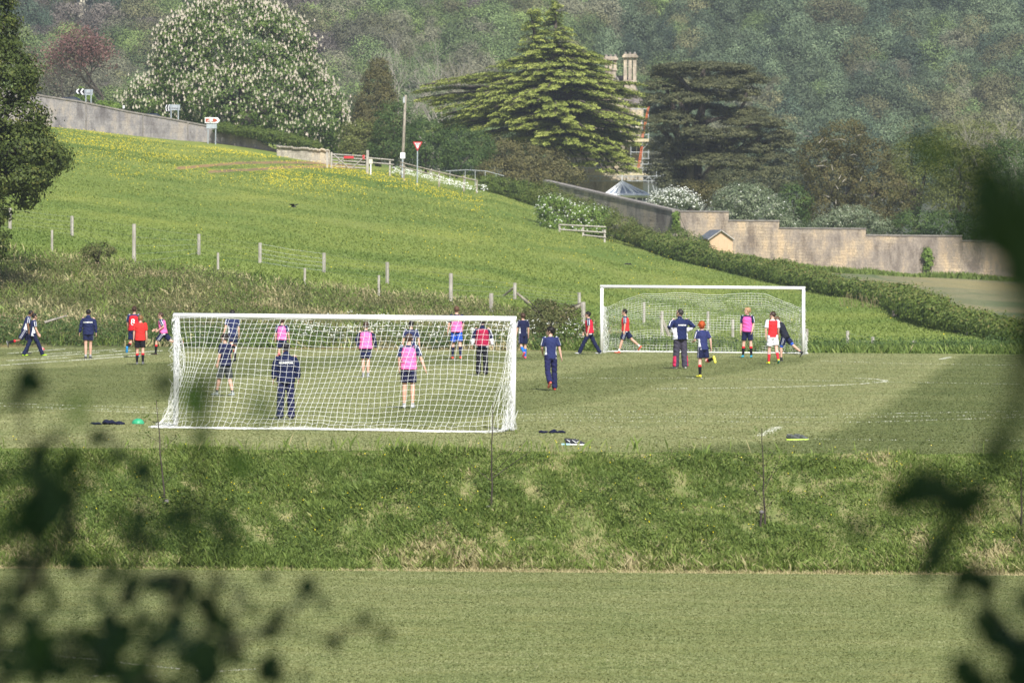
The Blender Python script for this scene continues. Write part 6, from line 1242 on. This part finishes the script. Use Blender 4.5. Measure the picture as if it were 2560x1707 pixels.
# ---------------- saplings on the near bank ----------------
def sapling(px, top, bot, lean, label, branches, leaves=0, stake=True):
    D = np.interp(bot, [1150, 1440], [107.0, 103.4]); b = Vector((P(px, bot, D).x, D, float(bumpbank(np.array(P(px, bot, D).x), np.array(D))))); g = empty('sapling', b, label, 'sapling')
    t = P(px+lean, top, D); m = MB(); pts = [b.lerp(t, i/8)+Vector((random.uniform(-1, 1)*.012, random.uniform(-1, 1)*.01, 0)) for i in range(9)]; m.tube(pts, [.019*(1-.085*i) for i in range(9)], 6)
    tips = [t]
    for (s, dx, dy, r) in branches:
        q = b.lerp(t, s); e = q+Vector((dx*D/F, random.uniform(-.15, .15), -dy*D/F)); mid = q.lerp(e, .5)+Vector((0, 0, random.uniform(-.03, .03))); m.tube([q, mid, e], [r, r*.8, r*.4], 5); tips += [e, mid, q.lerp(e, .8)]
    m.build('trunk', M['bark'], g)
    C = np.repeat(np.array([v[:] for v in tips]), 3+leaves, 0); C = C+rng.normal(size=C.shape)*(.05 if leaves < 8 else .11); V, Q = diamonds(C, unit(rng.normal(size=C.shape)+[0, -.6, .3]), .018, .026); np_mesh('foliage', V, Q, M['L_hedge'], g, tint=rng.uniform(0, .8, len(Q)))
    if stake:
        q = P(px-8 if px > 500 else px+5, bot-22, D-.05); sm = MB(); sm.tube([(q.x-.03, q.y, b.z-.1), (q.x, q.y, q.z+.02)], .022, 6); sm.build('stake', M['bark'], g); sm = MB(); sm.ell(q, .045, .045, .04, 10, 7); sm.build('tie', mat_noise('grey_rubber', (.12, .11, .11), (.2, .18, .18), 4, .6), g, smooth=True)
sapling(1228, 1005, 1290, 4, 'thin bare sapling with one branch rising right, in front of the near goal corner', [(.30, 100, -72, .010), (.28, -60, -48, .007), (.45, 40, -30, .006), (.70, 75, -12, .004), (.33, 90, -95, .006)], 0)
sapling(1912, 1070, 1302, -8, 'leafy sapling on the bank below the bright line dash', [(.35, 40, -90, .007), (.5, -60, -45, .006), (.42, 55, -60, .006), (.6, 35, -50, .005), (.25, -45, -60, .006), (.3, 60, -25, .005), (.15, 30, -40, .005)], 9)
sapling(412, 1000, 1275, -22, 'sapling half hidden by the blurred leaves on the left', [(.6, -45, -30, .005), (.75, -30, -20, .004), (.5, 40, -40, .005), (.2, 60, -45, .005)], 1)
sapling(2553, 1150, 1290, 0, 'thin sapling at the extreme right edge of the bank', [(.5, 10, -20, .005), (.7, -12, -18, .004)], 2, False)
# ---------------- wooded hillside ----------------
W_ = {'green': ((0.068, 0.101, 0.038), (0.135, 0.189, 0.065), (0.203, 0.257, 0.095)), 'light': ((0.101, 0.149, 0.046), (0.189, 0.257, 0.074), (0.270, 0.324, 0.108)), 'olive': ((0.081, 0.089, 0.041), (0.155, 0.155, 0.070), (0.230, 0.209, 0.108)),
      'grey': ((.095, .100, .060), (.165, .165, .100), (.23, .22, .14)), 'blue': ((.058, .086, .046), (.108, .148, .076), (.17, .21, .115)), 'dark': ((0.034, 0.057, 0.038), (0.068, 0.101, 0.061), (0.108, 0.149, 0.081)), 'purple': ((.085, .072, .062), (.140, .120, .100), (.19, .165, .135))}
for k_, c in W_.items():
    M['W'+k_] = mat_leaf('wood_'+k_, *c, trans=.15); n_ = M['W'+k_].node_tree; oi = nd(n_, 'ShaderNodeObjectInfo'); rp = nd(n_, 'ShaderNodeMapRange'); rp.inputs[3].default_value = .70; rp.inputs[4].default_value = 1.5; n_.links.new(oi.outputs['Random'], rp.inputs[0])
    vr = [x for x in n_.nodes if x.type == 'VALTORGB'][0]; hs = nd(n_, 'ShaderNodeHueSaturation'); n_.links.new(rp.outputs[0], hs.inputs['Value']); tg = [l.to_socket for l in n_.links if l.from_node == vr]; n_.links.new(vr.outputs[0], hs.inputs['Color'])
    for t_ in tg: n_.links.new(hs.outputs[0], t_)
def protoverts(kind, seed, nleaf, leaf):
    r = np.random.default_rng(seed)
    H = {'blue': 9, 'dark': 9.5}.get(kind, 8.5); ls = []
    for i in range(7): a = r.uniform(0, 6.28); q = r.uniform(.3, 1.6); ls.append((math.cos(a)*q, math.sin(a)*q, r.uniform(3.2, H-2.2)*(1 if i else 1), r.uniform(1.3, 2.2), r.uniform(1.3, 2.2), r.uniform(1.2, 2.0)))
    ls.append((0, 0, H-2.2, 1.7, 1.7, 1.7)); ls.append((0, 0, 3.5, 2.3, 2.3, 2.4))
    if kind in ('blue', 'dark'): ls = [(x*.7, y*.7, z, rx*(1.15-.07*z)*1.1, ry*(1.15-.07*z)*1.1, rz*.9) for x, y, z, rx, ry, rz in ls]+[(0, 0, H-1.3, .8, .8, 1.3)]
    sp = kind in ('grey', 'purple')
    V, Q, T, C, N = cloud(ls, leaf*(.62 if sp else 1), .85, nleaf, fill=1.0, upb=.35, flat=.8, aspect=.28 if sp else .62)
    return V, Q, T
protos = {}
for kind in W_:
    for s in range(2):
        V, Q, T = protoverts(kind, 100+s, 46, .125 if kind not in ('grey', 'purple') else .30); o = np_mesh('far_tree', V, Q, M['W'+kind], None, (0, 0, 0), tint=T)
        me = o.data; mb = MB(); mb.tube([(0, 0, -1), (.05, 0, 2.5), (0, .1, 6)], [.24, .18, .07], 6)
        b0 = len(me.vertices); bpy.data.objects.remove(o)
        V2 = np.concatenate([V, np.array(mb.v)]); fq = [f for f in mb.f if len(f) == 4]; Q2 = np.concatenate([Q, np.array(fq)+len(V)]); T2 = np.concatenate([T, np.zeros(len(fq))])
        bpy.data.meshes.remove(me); o = np_mesh('far_tree', V2, Q2, M['W'+kind], None, (0, 0, 0), tint=T2); me = o.data; bpy.data.objects.remove(o); protos[(kind, s)] = me
def hkind(px, py):
    n1 = float(vnoise(np.array([px*1.]), np.array([py*2.2]), 170, 61)[0]); r = rng.uniform()
    if px > 2350 and py > 200: return 'olive' if r < .4 else ('grey' if r < .6 else 'green')
    if px > 1560+110*(n1-.5)*4-(py-150)*.15: return 'blue' if r < .62 else ('dark' if r < .76 else ('olive' if r < .88 else ('grey' if r < .93 else 'green')))
    if px < 320 and py < 80: return 'dark' if r < .5 else ('purple' if r < .75 else 'olive')
    if n1 > .56: return 'green' if r < .45 else ('light' if r < .72 else ('olive' if r < .9 else 'grey'))
    return 'grey' if r < .34 else ('olive' if r < .52 else ('purple' if r < .60 else ('green' if r < .84 else 'light')))
cand = []
for row, Dd in enumerate(np.arange(815, 1225, 7.5)):
    k = Dd/F; n0, n1 = -400, 2960
    px = n0+rng.uniform(0, 40)
    while px < n1:
        dd = Dd+rng.uniform(-4, 4); x = (px-1280)/F*dd; z = G(x, dd); sx, sy = screen(x, dd, z+6)
        if not (180 < sx < 252 and -60 < sy < 118 and dd < D5+4): cand.append((x, dd, z, sx, sy, hkind(sx, sy)))
        px += rng.uniform(48, 78)
vis = [c for c in cand if -20 < c[3] < 2580 and -25 < c[4] < (430 if not 310 < c[3] < 860 else 60) and not (1030 < c[3] < 1620 and c[4] > 150)]
vis.sort(key=lambda c: c[1]); ind = vis[:297]; idset = set(id(c) for c in ind); rest = [c for c in cand if id(c) not in idset]; print('hill', len(cand), len(vis), len(rest))
LBL = {'green': 'mid green rounded tree', 'light': 'fresh light green tree', 'olive': 'olive coloured half leafed tree', 'grey': 'grey brown leafless tree', 'blue': 'blue green pine like tree', 'dark': 'dark green evergreen tree', 'purple': 'purplish grey bare tree'}
for x, y, z, sx, sy, kd in ind:
    o = bpy.data.objects.new('far_tree', protos[(kd, rng.integers(0, 2))]); COL.objects.link(o); o.location = (x, y, z-.5); s = rng.uniform(.8, 1.25); o.scale = (s*rng.uniform(.9, 1.15), s*rng.uniform(.9, 1.15), s*rng.uniform(.85, 1.15)); o.rotation_euler = (0, 0, rng.uniform(0, 6.28))
    tag(o, LBL[kd]+' on the wooded hillside', 'tree', LBL[kd].replace(' tree', ' trees')+' on the wooded hillside')
# the rest of the wood as one mass, planted with geometry nodes
pc = bpy.data.collections.new('wood_kinds'); order = []
for i, ((kd, s_), me) in enumerate(sorted(protos.items(), key=lambda q: q[0])):
    o = bpy.data.objects.new('wood_%02d' % i, me); pc.objects.link(o); order.append((kd, s_))
R0 = np.array([[c[0], c[1], c[2]-.5] for c in rest]); me = bpy.data.meshes.new('woodland'); me.vertices.add(len(R0)); me.vertices.foreach_set('co', (R0-R0[0]).astype(np.float32).ravel())
at = me.attributes.new('kindno', 'INT', 'POINT'); at.data.foreach_set('value', np.array([order.index((c[5], int(rng.integers(0, 2)))) for c in rest], np.int32))
at = me.attributes.new('turn', 'FLOAT_VECTOR', 'POINT'); tv = np.zeros((len(rest), 3), np.float32); tv[:, 2] = rng.uniform(0, 6.28, len(rest)); at.data.foreach_set('vector', tv.ravel())
at = me.attributes.new('size', 'FLOAT_VECTOR', 'POINT'); sv = rng.uniform(.7, 1.3, (len(rest), 1))*rng.uniform(.9, 1.12, (len(rest), 3)); at.data.foreach_set('vector', sv.astype(np.float32).ravel())
o = link('woodland', me, None, tuple(R0[0])); tag(o, 'dense mixed wood covering the far hillside', 'woodland', kind='stuff')
gn = bpy.data.node_groups.new('plant_wood', 'GeometryNodeTree'); gn.interface.new_socket('Geometry', in_out='INPUT', socket_type='NodeSocketGeometry'); gn.interface.new_socket('Geometry', in_out='OUTPUT', socket_type='NodeSocketGeometry')
gi = gn.nodes.new('NodeGroupInput'); go = gn.nodes.new('NodeGroupOutput'); ci = gn.nodes.new('GeometryNodeCollectionInfo'); ci.inputs['Collection'].default_value = pc; ci.inputs['Separate Children'].default_value = True; ci.inputs['Reset Children'].default_value = True
ip = gn.nodes.new('GeometryNodeInstanceOnPoints'); ip.inputs['Pick Instance'].default_value = True
def na(nm, ty): a = gn.nodes.new('GeometryNodeInputNamedAttribute'); a.data_type = ty; a.inputs['Name'].default_value = nm; return [k for k in a.outputs if k.enabled and k.name == 'Attribute'][0]
mp = gn.nodes.new('GeometryNodeMeshToPoints'); gn.links.new(gi.outputs[0], mp.inputs['Mesh']); gn.links.new(mp.outputs[0], ip.inputs['Points']); gn.links.new(ci.outputs[0], ip.inputs['Instance'])
gn.links.new(na('kindno', 'INT'), ip.inputs['Instance Index']); gn.links.new(na('turn', 'FLOAT_VECTOR'), ip.inputs['Rotation']); gn.links.new(na('size', 'FLOAT_VECTOR'), ip.inputs['Scale']); gn.links.new(ip.outputs[0], go.inputs[0])
md = o.modifiers.new('plant', 'NODES'); md.node_group = gn

# ---------------- out of focus branches close to the camera ----------------
M['L_near'] = mat_leaf('near_leaf', (.025, .055, .018), (.055, .105, .03), (.17, .31, .06), .45, .5)  # brightest stop stands in for sun on leaves left in shade
def leafgeo(c, d, n, L, w):
    """pointed oval leaf folded along its midrib, 8 faces"""
    d = unit(d[None])[0]; s = np.cross(d, n); s = s/np.linalg.norm(s); n = np.cross(s, d); V = []; prof = [(0, .0), (.12, .65), (.32, .97), (.56, 1), (.8, .66), (1, .0)]
    for t, q in prof:
        p = c+d*L*t-n*L*.12*t*t; V += [p-s*w*q+n*w*q*.25, p, p+s*w*q+n*w*q*.25]
    Q = []
    for i in range(5): a = i*3; Q += [(a, a+1, a+4, a+3), (a+1, a+2, a+5, a+4)]
    return V, Q
def branch_obj(label, twigs, leaves_, base, D, nm='leafy_branch', kd_=1.45):
    g = empty(nm, base, label, 'branch'); m = MB()
    for tw in twigs:
        pts = [P(a, b, d*kd_) for a, b, d in tw]; n = len(pts); m.tube([Vector(base)]*0+pts, [.006*(1-.75*i/max(1, n-1))+.0012 for i in range(n)], 6)
    m.build('twig', M['bark'], g, smooth=True)
    V = []; Q = []; T = []
    for (a, b, d, sz, ang, tn) in leaves_:
        c = np.array(P(a, b, d)); dv = np.array([math.cos(ang), rng.uniform(-.35, .35), math.sin(ang)]); nn = unit((rng.normal(size=3)*.55+np.array([0, -.8, .5]))[None])[0]; v, q = leafgeo(c-dv*sz*.5, dv, nn, sz, sz*.42); q = [tuple(i+len(V) for i in f) for f in q]; V += list(v); Q += q; T += [tn]*len(q)
    np_mesh('foliage', np.array(V), np.array(Q), M['L_near'], g, tint=np.clip(T, 0, 1), smooth=True); return g
def zoomed(x, y): return x*.5464, 850+y*.5464
LBLOB = [(80, 190, 75, 6), (60, 270, 50, 6), (470, 440, 60, 7), (500, 520, 55, 7), (690, 590, 70, 6.6), (640, 560, 45, 6.6), (350, 650, 80, 5.6), (280, 600, 70, 5.6), (160, 720, 110, 5.6), (240, 820, 110, 5.4), (90, 860, 90, 5.4), (130, 1000, 70, 6.2), (220, 1010, 60, 6.2), (320, 1070, 65, 6.4), (640, 850, 75, 5.4), (740, 800, 80, 5.0), (870, 830, 80, 4.8), (1060, 890, 85, 4.4), (1040, 730, 40, 6.4), (720, 920, 60, 5.8), (820, 1080, 60, 6.6), (1010, 1085, 50, 7), (1090, 1130, 45, 7), (1120, 1200, 55, 7), (1400, 1150, 55, 6.8), (1440, 1230, 45, 6.8), (1700, 1260, 50, 6.2), (1730, 1330, 40, 6.2), (1540, 1400, 42, 7), (1210, 1090, 22, 7), (1240, 1250, 40, 6.4), (1230, 1320, 50, 6.4), (610, 1180, 55, 6.8), (700, 1150, 60, 6.8), (450, 1210, 34, 8), (325, 1250, 34, 8), (500, 810, 40, 7.2), (720, 200, 60, 5.4), (200, 470, 45, 6.4), (270, 450, 40, 6.4), (150, 560, 60, 5.8), (330, 740, 60, 6), (30, 1150, 50, 6), (10, 1320, 50, 5), (120, 1370, 80, 5.4), (200, 1450, 90, 5.2), (320, 1370, 55, 6), (560, 1300, 60, 6), (500, 1430, 90, 5.4), (560, 1500, 90, 5.4), (800, 1180, 60, 6), (880, 1280, 100, 5.6), (980, 1330, 90, 5.6), (820, 1400, 110, 5), (900, 1500, 110, 5), (700, 1390, 60, 5.6), (1080, 1420, 60, 6), (1260, 1500, 70, 6.2), (1200, 1540, 60, 6.2), (1390, 1540, 34, 6.6), (640, 1040, 30, 8), (60, 1480, 90, 5), (760, 480, 34, 7), (410, 1330, 34, 7), (300, 1510, 70, 5.4), (700, 1530, 70, 5)]
SUN_TINTED = [(900, 230, 55, 4.8), (960, 200, 40, 4.8), (870, 290, 50, 4.6), (930, 330, 40, 4.6), (910, 440, 34, 5.2), (1190, 310, 30, 4.0), (1090, 560, 44, 4.6), (340, 330, 36, 4.2)]  # leaves given a lighter tint that carries sunlight as colour
def mk(bl, t0, zf=zoomed, per=1):
    out = []
    for (x, y, r, d) in bl:
        px, py = zf(x, y); rp = r*.62
        for i in range(per+(r > 52)+(r > 85)):
            d2 = d*1.45; sz = min(.12, max(.03, rp*1.5*d2/F*rng.uniform(.8, 1.2))); o = rng.uniform(-.7, .7, 2)*rp; out.append((px+o[0], py+o[1], d2+rng.uniform(-.25, .25), sz, rng.uniform(0, 6.28), t0+rng.normal()*.2))
    return out
R9 = random.Random(5)
for i in range(240):
    x, y = R9.uniform(-150, 1000), R9.uniform(560, 1640)
    if (y-950 > 1.1*max(0, x-480)) or (x < 400 and R9.random() < .5): LBLOB.append((x, y, R9.uniform(26, 44), R9.uniform(4.8, 6.8)))
LL = mk(LBLOB, .22); base = (-2.4, 10.2, G(-2.4, 10.2))
third = [[l for l in LL if l[0] < 260], [l for l in LL if 260 <= l[0] < 470], [l for l in LL if l[0] >= 470]]
stem = [(-2500, 7200, 6.2), (-1500, 3800, 6.2), (-600, 2300, 6.1)]
def tw(*pts): return [(a, b, c) for a, b, c in pts]
branch_obj('dark out of focus leaves filling the lower left corner', [stem+tw((-100, 1750, 6), (60, 1500, 6), (90, 1250, 6), (60, 1050, 6), (40, 970, 6)), tw((60, 1500, 6), (180, 1300, 6), (200, 1200, 6), (160, 1100, 6)), tw((-100, 1750, 5.6), (120, 1640, 5.4), (260, 1600, 5.4))], third[0], base, 6)
branch_obj('dark blurred twig of oval leaves rising in front of the bank', [tw((-1500, 3800, 6.3), (-100, 2100, 6.2), (200, 1750, 6), (300, 1500, 6.2), (360, 1330, 6.2), (370, 1200, 6.5), (300, 1120, 6.8), (255, 1090, 7)), tw((300, 1500, 6.2), (400, 1430, 6.4), (450, 1440, 6.6))], third[1], base, 6)
branch_obj('separate blurred leaves on arching twigs over the lower pitch', [tw((-1500, 3800, 6.4), (200, 2100, 6.2), (480, 1760, 6), (560, 1620, 6), (600, 1500, 6.5), (560, 1440, 7), (500, 1420, 7)), tw((560, 1620, 6), (680, 1560, 6.4), (760, 1500, 6.6), (780, 1450, 6.8)), tw((680, 1560, 6.4), (820, 1600, 6.8), (940, 1540, 6.3)), tw((480, 1760, 6), (520, 1500, 5), (560, 1350, 4.6))], third[2], base, 6)
branch_obj('blurred leaves over the left part of the near goal, tinted as if sunlit', [tw((-900, 3800, 5), (300, 1900, 5), (470, 1400, 4.9), (500, 1150, 4.9), (500, 980, 4.8))], mk(SUN_TINTED, .95, per=2), base, 5)
RB = [(2340, 385, 55, 3.6, .7), (2290, 370, 40, 3.6, .7), (2440, 400, 40, 3.4, .4), (2450, 510, 80, 3.4, .1), (2520, 590, 95, 3.3, .1), (2410, 600, 50, 3.6, .1), (2560, 640, 90, 3.3, .15), (2540, 700, 70, 3.5, .1), (2580, 800, 70, 3.7, .1), (2590, 900, 60, 3.8, .1), (2560, 860, 45, 3.8, .1), (2550, 1010, 40, 3.6, .15), (2530, 1090, 45, 3.6, .2), (2480, 470, 60, 3.4, .15), (2600, 520, 90, 3.3, .2)]
RM = [(2270, 1235, 60, 5.2, .15), (2330, 1215, 55, 5.2, .15), (2400, 1270, 60, 5.2, .1), (2440, 1225, 45, 5.2, .1), (2480, 1150, 42, 4.8, .1), (2500, 1110, 34, 4.8, .1), (2140, 1310, 36, 5.6, .2), (2330, 1395, 38, 6, .25), (2360, 1355, 42, 6, .25), (2310, 1430, 28, 6.2, .25), (2420, 1460, 52, 6.2, .1), (2470, 1450, 45, 6.2, .1), (2500, 1590, 60, 5.6, .05), (2470, 1560, 45, 5.6, .05), (2540, 1630, 55, 5.6, .05), (2420, 1680, 50, 5.8, .2), (2560, 1700, 60, 5.6, .1), (2450, 1720, 50, 5.8, .15), (2580, 1500, 50, 5.4, .1), (2390, 1500, 24, 6.4, .2), (2590, 1350, 50, 5, .1)]
def mk2(bl, per=3):
    out = []
    for (px, py, r, d, t) in bl:
        for i in range(per): d2 = d*1.2; sz = min(.13, max(.02, r*1.6*d2/F)); o = rng.uniform(-.5, .5, 2)*r; out.append((px+o[0], py+o[1], d2+rng.uniform(-.15, .15), sz, rng.uniform(-3, 0), t+rng.normal()*.08))
    return out
b2 = (1.7, 6.0, G(1.7, 6.0))
branch_obj('very blurred dark leaves hanging at the upper right edge', [tw((5200, 5200, 3.9), (3800, 2400, 3.6), (2900, 1100, 3.5), (2620, 760, 3.5), (2500, 560, 3.4), (2380, 400, 3.5)), tw((2620, 760, 3.5), (2560, 950, 3.6), (2500, 1120, 4))], mk2(RB, 4), b2, 3.5, kd_=1.2)
branch_obj('dark blurred leaf sprays in front of the right end of the bank', [tw((5200, 5200, 4.5), (3600, 2800, 5), (2900, 1900, 5.4), (2640, 1450, 5.4), (2480, 1240, 5.2), (2300, 1230, 5.2)), tw((2900, 1900, 5.4), (2600, 1660, 5.6), (2440, 1470, 6.1), (2340, 1380, 6)), tw((2640, 1450, 5.4), (2560, 1200, 5), (2490, 1110, 4.8))], mk2(RM, 5), b2, 5)
# unseen tree added behind and above the camera so its crown shades those branches
cz = 10.4; ls = [(2.0, 1.7, cz, 3.4, 3.2, 2.6), (-.8, 2.6, cz+.4, 2.8, 2.8, 2.2), (4.6, 1.2, cz, 2.6, 2.6, 2.2), (1.6, -1.2, cz+1.6, 2.8, 2.6, 2.4), (0.8, 4.6, cz-.4, 2.6, 2.6, 1.8), (3.2, 4.6, cz-.4, 2.6, 2.6, 1.8), (2, 6.4, cz-.4, 2.4, 2.0, 1.6), (-1.6, 5.4, cz-.2, 2.2, 2.2, 1.6)]
tree('broadleaf_tree', 'unseen leafy tree added behind the viewpoint to shade the near branches', 'tree', ls, 'L_bush', (2.2, -3.5, G(2.2, -3.5)), .10, .32, 24, .35, fill=1.15, shell=(.35, 1.0))
# ---------------- haze ----------------
m, n, out = newmat('haze'); pv = nd(n, 'ShaderNodeVolumePrincipled'); pv.inputs['Color'].default_value = (.84, .90, 1, 1); pv.inputs['Density'].default_value = .00016; pv.inputs['Anisotropy'].default_value = .2; n.links.new(pv.outputs[0], out.inputs['Volume'])
mb = MB(); mb.box((0, 1120, 95), 3300, 2400, 230)
hz = mb.build('haze', m, None, (0, 1120, 80)); tag(hz, 'thin bluish air over the whole valley', 'haze', kind='stuff')
for o in S.objects:
    if o.type == 'MESH' and o.name.startswith('haze'): o.display_type = 'WIRE'
